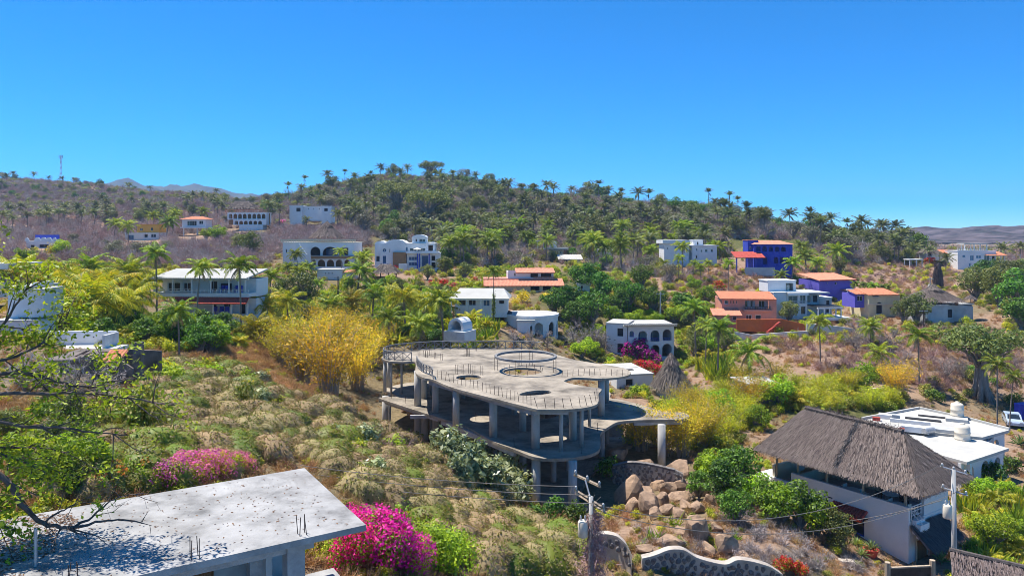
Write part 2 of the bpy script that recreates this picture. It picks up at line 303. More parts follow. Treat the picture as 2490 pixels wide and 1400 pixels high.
D2 = ((PW[:, None] - PW[None]) ** 2).sum(-1)
n_ = len(pts); A = np.zeros((n_+3, n_+3)); A[:n_, :n_] = -kern(D2) + np.eye(n_) * 0.006; A[:n_, n_] = 1; A[:n_, n_+1:] = PW; A[n_, :n_] = 1; A[n_+1:, :n_] = PW.T
SOL = np.linalg.solve(A, np.concatenate([pts[:, 2], [0, 0, 0]]))
U = np.linspace(-1.25, 1.25, 380); LV = np.linspace(math.log(20), math.log(1400), 420)     # u = x/(y+22), v = ln(y+22)
gu, gv = np.meshgrid(U, LV); gy = np.exp(gv) - 22; gx = gu * (gy + 22)
def rbf(x, y):
    q = warp(x.ravel(), y.ravel()); out = np.empty(len(q))
    for i in range(0, len(q), 20000):
        s_ = q[i:i+20000]; r2 = ((s_[:, None] - PW[None]) ** 2).sum(-1); out[i:i+20000] = -kern(r2) @ SOL[:n_] + SOL[n_] + s_ @ SOL[n_+1:]
    return out.reshape(x.shape)
def vnoise(x, y, seed=0):                           # value noise, one octave
    xi = np.floor(x).astype(np.int64); yi = np.floor(y).astype(np.int64); fx = x - xi; fy = y - yi
    fx = fx*fx*(3-2*fx); fy = fy*fy*(3-2*fy)
    def h(a, b):
        v = np.sin(a * 127.1 + b * 311.7 + seed * 74.7) * 43758.5453; return v - np.floor(v)
    return (h(xi, yi)*(1-fx)+h(xi+1, yi)*fx)*(1-fy) + (h(xi, yi+1)*(1-fx)+h(xi+1, yi+1)*fx)*fy
def fbm(x, y, seed=0, o=4):
    s_ = 0; a = 0.5
    for k in range(o): s_ = s_ + a * vnoise(x, y, seed + k*9); x = x*2.03 + 5.1; y = y*2.03 + 1.7; a *= 0.5
    return s_
gz0 = rbf(gx, gy)
rough_amp = np.clip((gy - 10) / 60, 0.3, 1.2) * 0.5 + np.clip((gy - 250) / 300, 0, 1) * 3
gz = gz0 + (fbm(gx/5, gy/5, 3) - 0.47) * rough_amp * 1.0 + (fbm(gx/40, gy/40, 5) - 0.47) * np.clip((gy-230)/200, 0, 1) * 5
# the levelled pad under the unfinished building
pad = np.clip(1 - np.sqrt(((gx-0)/17)**2 + ((gy-73)/16)**2), 0, 1); gz = np.where(pad > 0, np.minimum(gz, (CZ-22.35) * np.clip(pad*4, 0, 1) + gz * (1-np.clip(pad*4, 0, 1))), gz)
dU = U[1]-U[0]; dV = LV[1]-LV[0]
def hz(x, y):                                       # ground height, bilinear on the grid
    x = np.asarray(x, float); y = np.asarray(y, float); yy = np.maximum(y + 22, 20.01)
    a = np.clip((x/yy - U[0])/dU, 0, len(U)-1.001); b = np.clip((np.log(yy) - LV[0])/dV, 0, len(LV)-1.001)
    i = a.astype(int); j = b.astype(int); fa = a-i; fb = b-j
    return (gz[j, i]*(1-fa)+gz[j, i+1]*fa)*(1-fb) + (gz[j+1, i]*(1-fa)+gz[j+1, i+1]*fa)*fb
def hit(px, py, dmin=22, dmax=1200):                # line of sight of a photo pixel down to the ground -> Vector or None
    d = np.exp(np.linspace(math.log(dmin), math.log(dmax), 420)); x = (px-CX)*d/FP; z = CZ-(py-HY)*d/FP
    w = np.nonzero(z <= hz(x, d))[0]
    if len(w) == 0 or w[0] == 0: return None
    lo, hi = d[w[0]-1], d[w[0]]
    for _ in range(12):
        mid = (lo+hi)/2
        if CZ-(py-HY)*mid/FP <= hz((px-CX)*mid/FP, mid): hi = mid
        else: lo = mid
    return Vector(((px-CX)*hi/FP, hi, float(hz((px-CX)*hi/FP, hi))))
def on(px, d):                                      # the ground under photo column px at distance d
    x = (px-CX)*d/FP; return Vector((x, d, float(hz(x, d))))

# ground material: dry pinkish soil, dead grass, stony bits, greener where it is watered
m, t, N, L = nt('dry_hillside_soil')
out = N('ShaderNodeOutputMaterial'); bs = N('ShaderNodeBsdfPrincipled'); L(bs.outputs[0], out.inputs[0]); bs.inputs['Roughness'].default_value = .95; bs.inputs['Specular IOR Level'].default_value = .1
ge = N('ShaderNodeNewGeometry')
def noi(s_, det=6, ro=.65):
    n = N('ShaderNodeTexNoise'); n.inputs['Scale'].default_value = s_; n.inputs['Detail'].default_value = det; n.inputs['Roughness'].default_value = ro; L(ge.outputs['Position'], n.inputs[0]); return n.outputs[0]
r1 = ramp_node(N, [lin(.17,.105,.07), lin(.29,.19,.13), lin(.40,.285,.20)], [.32,.5,.68]); L(noi(.25), r1.inputs[0])
r2 = ramp_node(N, [lin(.10,.068,.05), lin(.33,.22,.15), lin(.45,.33,.24)], [.35,.52,.7]); L(noi(2.2, 8, .75), r2.inputs[0])
mx = N('ShaderNodeMixRGB'); mx.inputs[0].default_value = .55; L(r1.outputs[0], mx.inputs[1]); L(r2.outputs[0], mx.inputs[2])
at = N('ShaderNodeAttribute'); at.attribute_name = 'green'
r3 = ramp_node(N, [lin(.055,.06,.022), lin(.10,.105,.035), lin(.17,.145,.07)], [.35,.5,.68]); L(noi(1.1, 8, .75), r3.inputs[0])
mg = N('ShaderNodeMixRGB'); L(at.outputs['Fac'], mg.inputs[0]); L(mx.outputs[0], mg.inputs[1]); L(r3.outputs[0], mg.inputs[2])
L(mg.outputs[0], bs.inputs['Base Color'])
bp = N('ShaderNodeBump'); bp.inputs['Strength'].default_value = .7; bp.inputs['Distance'].default_value = .25; L(noi(1.6, 9, .75), bp.inputs['Height']); L(bp.outputs[0], bs.inputs['Normal'])
M['soil'] = m
nv, nu = gx.shape
idx = np.arange(nu*nv).reshape(nv, nu)
quads = np.stack([idx[:-1, :-1], idx[:-1, 1:], idx[1:, 1:], idx[1:, :-1]], -1).reshape(-1, 4)
mb = MB(); mb.add(np.stack([gx, gy, gz], -1).reshape(-1, 3), quads)
ter = mb.build('hillside_ground', M['soil'], smooth=True); tag(ter, kind='structure')
gpx = CX + gx / np.maximum(gy, 1) * FP; gpy = HY + (CZ - gz) / np.maximum(gy, 1) * FP
green = np.clip((fbm(gx/14, gy/14, 21) - .38) * 5, 0, 1)
hillmask = np.clip((gpx - 560)/150, 0, 1) * np.clip((gy - 205)/60, 0, 1) * np.clip((2230 - gpx)/80, 0, 1)
green = np.clip(green * .55 + hillmask * .8, 0, 1)
for (cx_, cy_, rx, ry, s_) in [(1800,690,260,60,-1),(2180,690,240,45,-1),(760,580,160,45,-1),(2080,830,200,90,-.9),(2380,900,150,60,-1),(250,590,350,70,-1),(620,700,60,40,-1),(1700,1320,250,60,-1),(2060,1010,400,60,.5),(820,760,260,90,.6),(1400,720,200,80,.6)]:
    green = np.clip(green + s_ * np.clip(1.6 - 1.6*np.sqrt(((gpx-cx_)/rx)**2 + ((gpy-cy_)/ry)**2), 0, 1), 0, 1)
ca = ter.data.attributes.new('green', 'FLOAT', 'POINT'); ca.data.foreach_set('value', green.ravel().astype(np.float32))

# ------------------------------------------------------------------ far ground, far hills and mountains
def ridge_mesh(name, sil, d0, depth, base_py, mat, rough, rows=26, cols=220, seed=1):
    """a range of hills: crest line surveyed as (column, row), slopes falling towards us and away"""
    xs = np.linspace(sil[0][0], sil[-1][0], cols); top = np.interp(xs, [s_[0] for s_ in sil], [s_[1] for s_ in sil])
    V = []; tt = np.linspace(-1, 1, rows)
    X = (xs - CX) * d0 / FP; Zt = CZ - (top - HY) * d0 / FP; zb = CZ - (base_py - HY) * (d0 - depth) / FP
    for t_ in tt:
        y = np.full(cols, d0 + t_ * depth); f = (1 - abs(t_)) ** 0.8
        gul = (fbm(X/(depth*.22), y*0 + t_*2.4 + X/(depth*.6), seed, 5) - .47)
        z = zb + (Zt - zb) * f + gul * rough * (Zt - zb) * (abs(t_)**.7) * 1.6 + (fbm(X/(depth*.05), y/(depth*.05), seed+3, 4)-.47)*rough*(Zt-zb)*.25
        V.append(np.stack([X, y, z], -1))
    V = np.array(V).reshape(-1, 3); ii = np.arange(rows*cols).reshape(rows, cols)
    q = np.stack([ii[:-1, :-1], ii[:-1, 1:], ii[1:, 1:], ii[1:, :-1]], -1).reshape(-1, 4)
    o = MB().add(V, q).build(name, mat, smooth=True); tag(o, kind='structure'); return o
M['farscrub'] = surf('dry_forest_on_far_hills', lin(.095,.075,.08), var=.6, scale=.025, bump=1.0, fine=.1, stain=lin(.04,.045,.035), stain_amt=.8, rough=1, spec=0)
M['mount'] = surf('mountain_forest', lin(.075,.075,.06), var=.4, scale=.004, bump=.6, fine=.02, stain=lin(.05,.06,.04), stain_amt=.8, rough=1, spec=0)
far = MB().add([(-4800, 700, CZ-24), (4800, 700, CZ-24), (4800, 5000, CZ-24), (-4800, 5000, CZ-24)], [(0, 1, 2, 3)]).build('far_plain', M['farscrub']); tag(far, kind='structure')
ridge_mesh('far_hills', [(1900,575),(2050,566),(2150,563),(2190,557),(2240,552),(2300,556),(2330,559),(2370,551),(2410,547),(2450,552),(2490,548),(2560,545),(2700,552),(3000,560)], 1500, 420, 600, M['farscrub'], .7, seed=4)
ridge_mesh('mountains', [(-300,470),(0,468),(180,466),(262,456),(275,447),(290,441),(305,438),(318,434),(326,437),(340,446),(356,455),(374,459),(395,456),(410,457),(430,453),(445,455),(462,449),(480,451),(500,456),(530,458),(560,463),(590,468),(640,474),(800,480),(1100,500)], 3700, 1200, 560, M['mount'], .9, rows=50, cols=300, seed=8)

# sandy track on the left slope
tp = [(-40,520),(10,538),(22,552),(12,566),(26,582),(42,598),(60,618)]; L2 = []
for a, b in tp:
    g = hit(a, b)
    if g is not None: L2.append(g)
V = []
xs_ = np.linspace(0, len(L2)-1, len(L2)*10)
for q in xs_:
    c = np.array([np.interp(q, range(len(L2)), [p_[k] for p_ in L2]) for k in range(3)])
    for s_ in (-1.6, -.6, .6, 1.6): x_ = c[0]+s_*1.3; V.append((x_, c[1], float(hz(x_, c[1]))+.22))
F = [(i*4+k, i*4+k+1, i*4+5+k, i*4+4+k) for i in range(len(xs_)-1) for k in range(3)]
M['track'] = surf('pale_sandy_track', lin(.52,.40,.30), var=.2, scale=.3, bump=.3, stain=lin(.36,.26,.19), stain_amt=.5)
o = MB().add(V, F).build('dirt_track', M['track']); tag(o, kind='structure')
# ------------------------------------------------------------------ plant shapes (each mesh is shared by its copies)
def unit(v): return v / (np.linalg.norm(v, axis=-1, keepdims=True) + 1e-9)
def leaves(mb, c, nrm, size, R, aspect=.5, m=0, fold=.0):
    """pointed four-cornered leaves at centres c facing nrm"""
    n = len(c); nrm = unit(nrm); a = unit(np.cross(nrm, unit(R.normal(size=(n, 3))))); b = np.cross(nrm, a)
    s_ = (size * R.uniform(.6, 1.35, n))[:, None]
    v = np.stack([c - a*s_*.5, c + b*s_*aspect*.5 + nrm*s_*fold, c + a*s_*.5, c - b*s_*aspect*.5 + nrm*s_*fold], 1).reshape(-1, 3)
    mb.add(v, np.arange(4*n).reshape(n, 4), m)
def blades(mb, base, dirs, length, width, R, m=0, droop=.0):
    """thin tapering blades from base along dirs"""
    n = len(base); dirs = unit(dirs); side = unit(np.cross(dirs, R.normal(size=(n, 3)))); length = np.broadcast_to(length, (n,))[:, None]; width = np.broadcast_to(width, (n,))[:, None]
    tip = base + dirs*length; tip[:, 2] -= (droop*length)[:, 0]
    v = np.stack([base - side*width*.5, base + side*width*.5, tip], 1).reshape(-1, 3)
    mb.add(v, np.arange(3*n).reshape(n, 3), m)
def sphere_dirs(n, R, up=0.0):
    v = unit(R.normal(size=(n, 3))); v[:, 2] += up; return unit(v)
def limb(mb, a, b, r0, r1, R, seg=4, sag=.12, sides=5, m=0):
    t_ = np.linspace(0, 1, seg+1)[:, None]; a = np.array(a, float); b = np.array(b, float); ln = np.linalg.norm(b-a)
    p = a + (b-a)*t_; p[1:-1] += R.normal(size=(seg-1, 3))*ln*.05; p[:, 2] += np.sin(t_[:, 0]*math.pi)*ln*sag
    mb.tube(p, np.linspace(r0, r1, seg+1), sides, m, cap=False); return p
def tree_parts(seed, h=7.0, r=3.2, trunk=.35, nclump=20, nleaf=1900, leaf=.36, flat=1.0, low=.35, clump=.34, gap=.0, aspect=.55):
    """(trunk MB, crown MB): trunk with limbs reaching into leaf clumps"""
    R = np.random.default_rng(seed); tr = MB(); cr = MB()
    C = []
    zc = h*(low + (1-low)*.5); rz = h*(1-low)*.5*flat
    while len(C) < nclump:
        p = R.uniform(-1, 1, 3)
        q = (p**2).sum()
        if q > 1 or q < .12: continue
        if p[2] < -.55: continue
        C.append([p[0]*r*.78, p[1]*r*.78, zc + p[2]*rz*.8 + (h - zc - rz)*.7, r*clump*R.uniform(.7, 1.25)])
    C = np.array(C); fork = np.array([R.normal()*.15, R.normal()*.15, h*low*.75])
    tr.tube([(0, 0, -.5), (R.normal()*.08, R.normal()*.08, h*low*.3), fork], [trunk*1.25, trunk, trunk*.8], 7, cap=False)
    for c in C: limb(tr, fork, c[:3]*[.92, .92, .96], trunk*.45, trunk*.08, R, 4, .05)
    per = (C[:, 3]**2); per = np.maximum(8, per/per.sum()*nleaf).astype(int)
    for c, k in zip(C, per):
        d = sphere_dirs(k, R, .25); rr = c[3]*R.uniform(.55, 1.1, k)**.6
        pos = c[:3] + d*rr[:, None]*[1, 1, .72*flat**.4]
        leaves(cr, pos, d*.8 + R.normal(size=(k, 3))*.55 + [0, 0, .35], leaf, R, aspect)
    return tr, cr
def bare_parts(seed, h=4.5, r=2.6, nb=26, sub=7, twig=5, thick=.09, tw=.03):
    """bare tree: (branches MB, twigs MB)"""
    R = np.random.default_rng(seed); tr = MB(); cr = MB(); base = np.array([0, 0, h*.12]); tr.tube([(0, 0, -.4), base], [thick*1.6, thick*1.3], 6, cap=False)
    for i in range(nb):
        d = sphere_dirs(1, R, .7)[0]; e = base + d*[r, r, h*.85]*R.uniform(.6, 1.0); p = limb(tr, base, e, thick, thick*.2, R, 4, .06, 4)
        for j in range(sub):
            k = R.integers(1, 5); s0 = p[k]; dd = unit(d + R.normal(size=3)*.7 + [0, 0, .3]); L_ = h*.22*R.uniform(.5, 1.2)
            blades(cr, s0[None], dd[None], L_, tw*2.2, R)
            bs_ = s0 + dd*L_*R.uniform(.2, 1, (twig, 1)); blades(cr, bs_, dd + R.normal(size=(twig, 3))*.8, L_*.55, tw, R)
    return tr, cr
def frond(mb, base, az, el, length, R, droop=1.5, nl=20, leafl=.85, lw=.13, m=0, mr=0, hang=.5, lift=0.0):
    n = 9; t_ = np.linspace(0, 1, n); e = el - droop * t_**1.4; st = length/(n-1)
    dr = np.stack([np.cos(e)*math.cos(az), np.cos(e)*math.sin(az), np.sin(e)], -1)
    p = np.array(base) + np.concatenate([[[0, 0, 0]], np.cumsum(dr[:-1]*st, 0)])
    mb.tube(p, np.linspace(.055, .012, n), 3, mr, cap=False)
    tl = np.linspace(.14, 1, nl); pp = np.stack([np.interp(tl, t_, p[:, k]) for k in range(3)], -1); dd = unit(np.stack([np.interp(tl, t_, dr[:, k]) for k in range(3)], -1))
    side = np.array([-math.sin(az), math.cos(az), 0]); up = np.cross(dd, side)
    prof = leafl * np.sin(np.clip(tl*.86+.14, 0, 1)*math.pi)**.55 + .08
    for s_ in (-1, 1):
        dv = unit(side*s_*.85 + dd*.55 + np.array([0, 0, -hang])*(.5+.5*tl[:, None]) + up*lift + R.normal(size=(nl, 3))*.10)
        w = dd * lw*.5; tip = pp + dv*prof[:, None]; mid = pp + dv*prof[:, None]*.5 + dd*.0; tip[:, 2] -= prof*.18
        v = np.stack([pp - w, pp + w, mid + w*.9, tip, mid - w*.9], 1).reshape(-1, 3)
        mb.add(v, np.arange(5*nl).reshape(nl, 5), m)
def palm_parts(seed, h=6.5, nf=20, L_=3.4, droop=1.5, lean=.5, dead=3, r=.17, el0=1.45, el1=-.35, hang=.55, nl=20, lw=.14, wind=.0, leafl=.85, lift=0.0):
    R = np.random.default_rng(seed); tr = MB(); cr = MB(); a = R.uniform(0, 6.28); t_ = np.linspace(0, 1, 9)
    lx = lean*R.uniform(.3, 1); px_ = np.stack([np.cos(a)*lx*t_**1.7, np.sin(a)*lx*t_**1.7, t_*h], -1); px_[0, 2] = -.6
    tr.tube(px_, np.interp(t_, [0, .12, 1], [r*1.5, r*1.05, r*.72]), 7, cap=True)
    top = px_[-1]
    for i in range(nf):
        az = i*2.39996 + R.normal()*.2; el = el0 + (el1-el0)*((i+.5)/nf)**.9 + R.normal()*.08
        if wind: az = az + wind*math.sin(-az)
        frond(cr, top + [0, 0, .05], az, el, L_*R.uniform(.85, 1.1)*(.72 if i < 2 else 1), R, droop*R.uniform(.8, 1.15), nl, leafl, lw, 0, 0, hang, lift)
    dd_ = MB()
    for i in range(dead): frond(dd_, top - [0, 0, .15], R.uniform(0, 6.28), -.7 + R.normal()*.15, L_*.7, R, .75, 12, leafl*.6, lw, 0, 0, .8)
    return tr, cr, (dd_ if dead else None)
def spiky_parts(seed, n=26, L_=1.6, w=.16, up=.8):
    R = np.random.default_rng(seed); mb = MB()
    for i in range(n):
        az = i*2.4; el = math.pi/2*(1-(i/n)*up) - .1; d = np.array([math.cos(el)*math.cos(az), math.cos(el)*math.sin(az), math.sin(el)]); s_ = np.array([-math.sin(az), math.cos(az), 0])*w*.5
        a = np.zeros(3); b = d*L_*.55; c = d*L_ - [0, 0, L_*.18*up]
        mb.add([a-s_, a+s_, b+s_*1.1, c, b-s_*1.1], [(0, 1, 2, 3, 4)])
    return mb
def mound_mesh(seed, mats, r=1.15, h=1.15, n=1100, bl=.22, bw=.045):
    """a shrub smothered by creeper: soft hump clothed in short stems and small leaves"""
    R = np.random.default_rng(seed); mb = MB(); nu_, nv_ = 18, 8; V = []
    ph = R.uniform(0, 6.28, 4)
    def rad(az, el): return 1 + .16*math.sin(2*az+ph[0]) + .12*math.sin(3*az+ph[1]+el*2) + .10*math.sin(5*az+ph[2]-3*el)
    for j in range(nv_+1):
        el = j/nv_*math.pi/2
        for i in range(nu_):
            az = i/nu_*2*math.pi; k = rad(az, el); V.append((math.cos(el)**.8*r*k*math.cos(az), math.cos(el)**.8*r*k*math.sin(az), math.sin(el)*h*(.9+.1*k) - (.35 if j == 0 else 0)))
    F = [(j*nu_+i, j*nu_+(i+1) % nu_, (j+1)*nu_+(i+1) % nu_, (j+1)*nu_+i) for j in range(nv_) for i in range(nu_)]
    mb.add(V, F, 0)
    az = R.uniform(0, 6.28, n); el = np.arcsin(R.uniform(0, 1, n))*.98
    k = np.array([rad(a, e) for a, e in zip(az, el)])
    c = np.stack([np.cos(el)**.8*r*k*np.cos(az), np.cos(el)**.8*r*k*np.sin(az), np.sin(el)*h*(.9+.1*k)], -1)
    nr = np.stack([np.cos(el)*np.cos(az)/r, np.cos(el)*np.sin(az)/r, np.sin(el)/h], -1); nr = unit(nr)
    fl = np.stack([np.cos(az)*.5, np.sin(az)*.5, -.7*np.ones(n)], -1)
    blades(mb, c, nr*.55 + fl*.6 + R.normal(size=(n, 3))*.55, bl*R.uniform(.6, 1.5, n), bw, R, 1)
    k2 = n//2; ii = R.integers(0, n, k2); leaves(mb, c[ii] + nr[ii]*.05, nr[ii] + R.normal(size=(k2, 3))*.5, .11, R, .6, 2)
    return mb.mesh('vine_mound', mats, True)
def bush_mesh(seed, mat, r=1.0, h=1.2, n=500, leaf=.2, name='bush', nclump=9, aspect=.55):
    R = np.random.default_rng(seed); mb = MB()
    for i in range(nclump):
        a = R.uniform(0, 6.28); q = R.uniform(0, .75)*r; c = np.array([math.cos(a)*q, math.sin(a)*q, h*R.uniform(.3, .75)]); k = n//nclump
        d = sphere_dirs(k, R, .3); leaves(mb, c + d*np.array([r, r, h])*.42*R.uniform(.5, 1.1, (k, 1)), d*.8 + R.normal(size=(k, 3))*.5 + [0, 0, .3], leaf, R, aspect)
    blades(mb, np.zeros((10, 3)) + R.normal(size=(10, 3))*[.15*r, .15*r, 0], sphere_dirs(10, R, 1.2), h*.8, .05, R)
    return mb.mesh(name, mat)
def tuft_mesh(seed, mat, n=40, h=.6, r=.35, w=.05, name='tuft', spread=.7):
    R = np.random.default_rng(seed); mb = MB(); b = R.normal(size=(n, 3))*[r*.5, r*.5, 0]
    blades(mb, b, R.normal(size=(n, 3))*spread + [0, 0, 1], h*R.uniform(.5, 1.2, n), w, R, droop=.1); return mb.mesh(name, mat)
def twigbush_mesh(seed, mat, n=230, h=1.8, r=1.3, w=.045, name='twig_bush'):
    R = np.random.default_rng(seed); mb = MB(); k = n//5
    d = sphere_dirs(k, R, .55); d[:, 2] = abs(d[:, 2]); e = d*[r, r, h]*R.uniform(.6, 1, (k, 1)); o0 = R.normal(size=(k, 3))*[.15, .15, 0]
    blades(mb, o0, e-o0, np.linalg.norm(e-o0, axis=1), w*1.6, R)
    ii = R.integers(0, k, n-k); s_ = o0[ii] + (e-o0)[ii]*R.uniform(.35, 1, (n-k, 1)); blades(mb, s_, d[ii] + R.normal(size=(n-k, 3))*.7, h*.3*R.uniform(.5, 1.3, n-k), w, R)
    return mb.mesh(name, mat)
def bamboo_mesh(seed, mats, n=34, h=7.0, spread=3.4, nleaf=3800, leaf=.34):
    R = np.random.default_rng(seed); mb = MB()
    for i in range(n):
        a = R.uniform(0, 6.28); q = R.uniform(.2, 1)*spread; b = np.array([math.cos(a)*q*.22, math.sin(a)*q*.22, -.3]); hh = h*R.uniform(.65, 1.05); t_ = np.linspace(0, 1, 7)
        p = b + np.stack([math.cos(a)*q*t_**2.2, math.sin(a)*q*t_**2.2, hh*(t_ - .12*t_**4)], -1); mb.tube(p, np.linspace(.05, .012, 7), 4, 1, cap=False)
        k = nleaf//n; tt = R.uniform(.22, 1.0, k)**.8; c = np.stack([np.interp(tt, t_, p[:, j]) for j in range(3)], -1) + R.normal(size=(k, 3))*[.42, .42, .35]
        leaves(mb, c, R.normal(size=(k, 3))*.7 + [0, 0, .5], leaf, R, .28)
    return mb.mesh('bamboo_clump', mats)

PL = {}
def tree_kind(key, n, leafm, barkm, **kw):
    PL[key] = []
    for i in range(n):
        tr, cr = tree_parts(hash(key) % 1000 + 17*i if False else sum(map(ord, key))*7 + 17*i, **kw); PL[key].append([('trunk', tr.mesh(key+'_trunk', M[barkm], True)), ('crown', cr.mesh(key+'_crown', M[leafm]))])
def bare_kind(key, n, twm, barkm, **kw):
    PL[key] = []
    for i in range(n):
        tr, cr = bare_parts(sum(map(ord, key))*3 + 13*i, **kw); PL[key].append([('trunk', tr.mesh(key+'_trunk', M[barkm])), ('crown', cr.mesh(key+'_crown', M[twm]))])
def palm_kind(key, n, leafm, **kw):
    PL[key] = []
    for i in range(n):
        tr, cr, dd_ = palm_parts(sum(map(ord, key))*5 + 29*i, **kw); l_ = [('trunk', tr.mesh(key+'_trunk', M['palmbark'], True)), ('crown', cr.mesh(key+'_crown', M[leafm]))]
        if dd_: l_.append(('dead_frond', dd_.mesh(key+'_dead', M['deadfrond'])))
        PL[key].append(l_)
tree_kind('mango', 4, 'mango', 'bark', h=6.5, r=3.4, nclump=32, nleaf=3000, leaf=.40, low=.08, clump=.33)
tree_kind('bright', 4, 'bright', 'bark', h=5.5, r=2.9, nclump=30, nleaf=2700, leaf=.36, low=.06, clump=.32)
tree_kind('olive', 4, 'olive', 'bark', h=6.5, r=3.3, nclump=30, nleaf=2700, leaf=.34, low=.08, clump=.3)
tree_kind('greytree', 4, 'greyleaf', 'bark', h=6.0, r=3.5, nclump=26, nleaf=1700, leaf=.34, low=.15, clump=.3, flat=.8)
tree_kind('parota', 2, 'olive', 'bark', h=8.0, r=6.0, trunk=.5, nclump=44, nleaf=4200, leaf=.36, low=.5, flat=.75, clump=.22)
bare_kind('bare', 4, 'greytwig', 'bark', h=5.5, r=3.6, nb=22, sub=8, twig=7, tw=.05)
palm_kind('coco', 4, 'palm', h=6.5, nf=22, L_=4.0, droop=1.35, lean=1.0, dead=3)
palm_kind('cocogold', 3, 'palmgold', h=4.5, nf=22, L_=4.3, droop=1.4, lean=.5, dead=2, hang=.7)
palm_kind('talcoco', 3, 'palm', h=9.5, nf=18, L_=3.7, droop=1.45, lean=1.2, dead=3, r=.15)
palm_kind('oil', 5, 'oilpalm', h=6.5, nf=18, L_=3.9, droop=1.05, lean=.5, dead=3, el1=-.1, hang=.35, nl=15, lw=.22, leafl=.75)
palm_kind('spindle', 3, 'oilpalm', h=9.0, nf=12, L_=2.9, droop=.75, lean=.6, dead=2, el0=1.5, el1=.35, hang=.3, nl=12, lw=.25, leafl=.8)
palm_kind('lowpalm', 3, 'palmgold', h=1.2, nf=16, L_=3.2, droop=1.3, lean=.2, dead=2, hang=.6)
palm_kind('royal', 2, 'palm', h=5.5, nf=13, L_=2.3, droop=1.7, lean=.15, dead=0, r=.14, hang=.8)
PL['bamboo'] = [[('foliage', bamboo_mesh(5+i, [M['yellow'], M['palewood']]))] for i in range(3)]
PL['greenbamboo'] = [[('foliage', bamboo_mesh(15+i, [M['yellowgreen'], M['palewood']], h=4.2, spread=2.2, nleaf=2200, n=22, leaf=.32))] for i in range(3)]
PL['orangebush'] = [[('foliage', bush_mesh(31+i, M['yellow'], 2.0, 2.2, 900, .3, 'dry_orange_bush', 14))] for i in range(2)]
PL['mound'] = [[('m', mound_mesh(50+i, [M['vine'], M['vine'], M['vinegreen']]))] for i in range(4)]
PL['moundgreen'] = [[('m', mound_mesh(60+i, [M['vinegreen'], M['vinegreen'], M['vine']]))] for i in range(3)]
PL['bush'] = [[('m', bush_mesh(70+i, M['bright'], 1.1, 1.3, 520, .22))] for i in range(3)]
PL['bushdark'] = [[('m', bush_mesh(80+i, M['mango'], 1.2, 1.5, 560, .24))] for i in range(3)]
PL['busholive'] = [[('m', bush_mesh(90+i, M['vinegreen'], 1.1, 1.2, 520, .2))] for i in range(3)]
PL['bushyellow'] = [[('m', bush_mesh(95+i, M['yellowgreen'], 1.2, 1.4, 560, .22))] for i in range(3)]
PL['figbush'] = [[('m', bush_mesh(100+i, M['fig'], 1.3, 2.2, 420, .42, 'large_leaved_shrub', 12, .45))] for i in range(3)]
PL['twigbush'] = [[('m', twigbush_mesh(110+i, M['twig']))] for i in range(4)]
PL['drybush'] = [[('m', twigbush_mesh(115+i, M['straw'], h=1.3, r=1.1))] for i in range(4)]
PL['greytwigbush'] = [[('m', twigbush_mesh(120+i, M['greytwig']))] for i in range(3)]
PL['tuft'] = [[('m', tuft_mesh(130+i, M['straw']))] for i in range(3)]
PL['greentuft'] = [[('m', tuft_mesh(140+i, M['bright'], h=.8, w=.09))] for i in range(2)]
PL['heliconia'] = [[('m', tuft_mesh(150+i, M['yellowgreen'], n=46, h=2.6, r=1.1, w=.42, name='broad_blade_plant', spread=.35))] for i in range(3)]
PL['heliconiadark'] = [[('m', tuft_mesh(160+i, M['palm'], n=46, h=2.8, r=1.1, w=.42, name='broad_blade_plant', spread=.35))] for i in range(3)]
PL['agave'] = [[('m', spiky_parts(170+i).mesh('agave', M['agave']))] for i in range(2)]
def boug_parts(seed, bract, leafm='bright', r=1.0, h=1.2, n=500, frac=.6, leaf=.17):
    R = np.random.default_rng(seed); f = MB(); b = MB()
    for i in range(12):
        a = R.uniform(0, 6.28); q = R.uniform(0, .8)*r; c = np.array([math.cos(a)*q, math.sin(a)*q, h*R.uniform(.3, .8)]); k = n//12
        d = sphere_dirs(k, R, .3); leaves(f, c + d*np.array([r, r, h])*.36*R.uniform(.5, 1.0, (k, 1)), d + R.normal(size=(k, 3))*.5, leaf, R, .6)
        if R.uniform() < frac:
            k = int(n/9); d = sphere_dirs(k, R, .45); leaves(b, c + d*np.array([r, r, h])*.40*R.uniform(.75, 1.08, (k, 1)), d + R.normal(size=(k, 3))*.6, leaf*.95, R, .75)
    return [('foliage', f.mesh('boug_leaf', M[leafm])), ('blossom', b.mesh('boug_blossom', M[bract]))]
for k_, br in (('bougmagenta', 'magenta'), ('bougpink', 'pinkbract'), ('bougred', 'redbract'), ('bougpurple', 'purplebract'), ('bougorange', 'orangebract'), ('bougwhite', 'whitebract')):
    PL[k_] = [boug_parts(200 + 7*i + sum(map(ord, k_)), br, 'bright' if k_ != 'bougpurple' else 'mango', frac=.85 if k_ in ('bougmagenta', 'bougred', 'bougpurple') else .5) for i in range(2)]

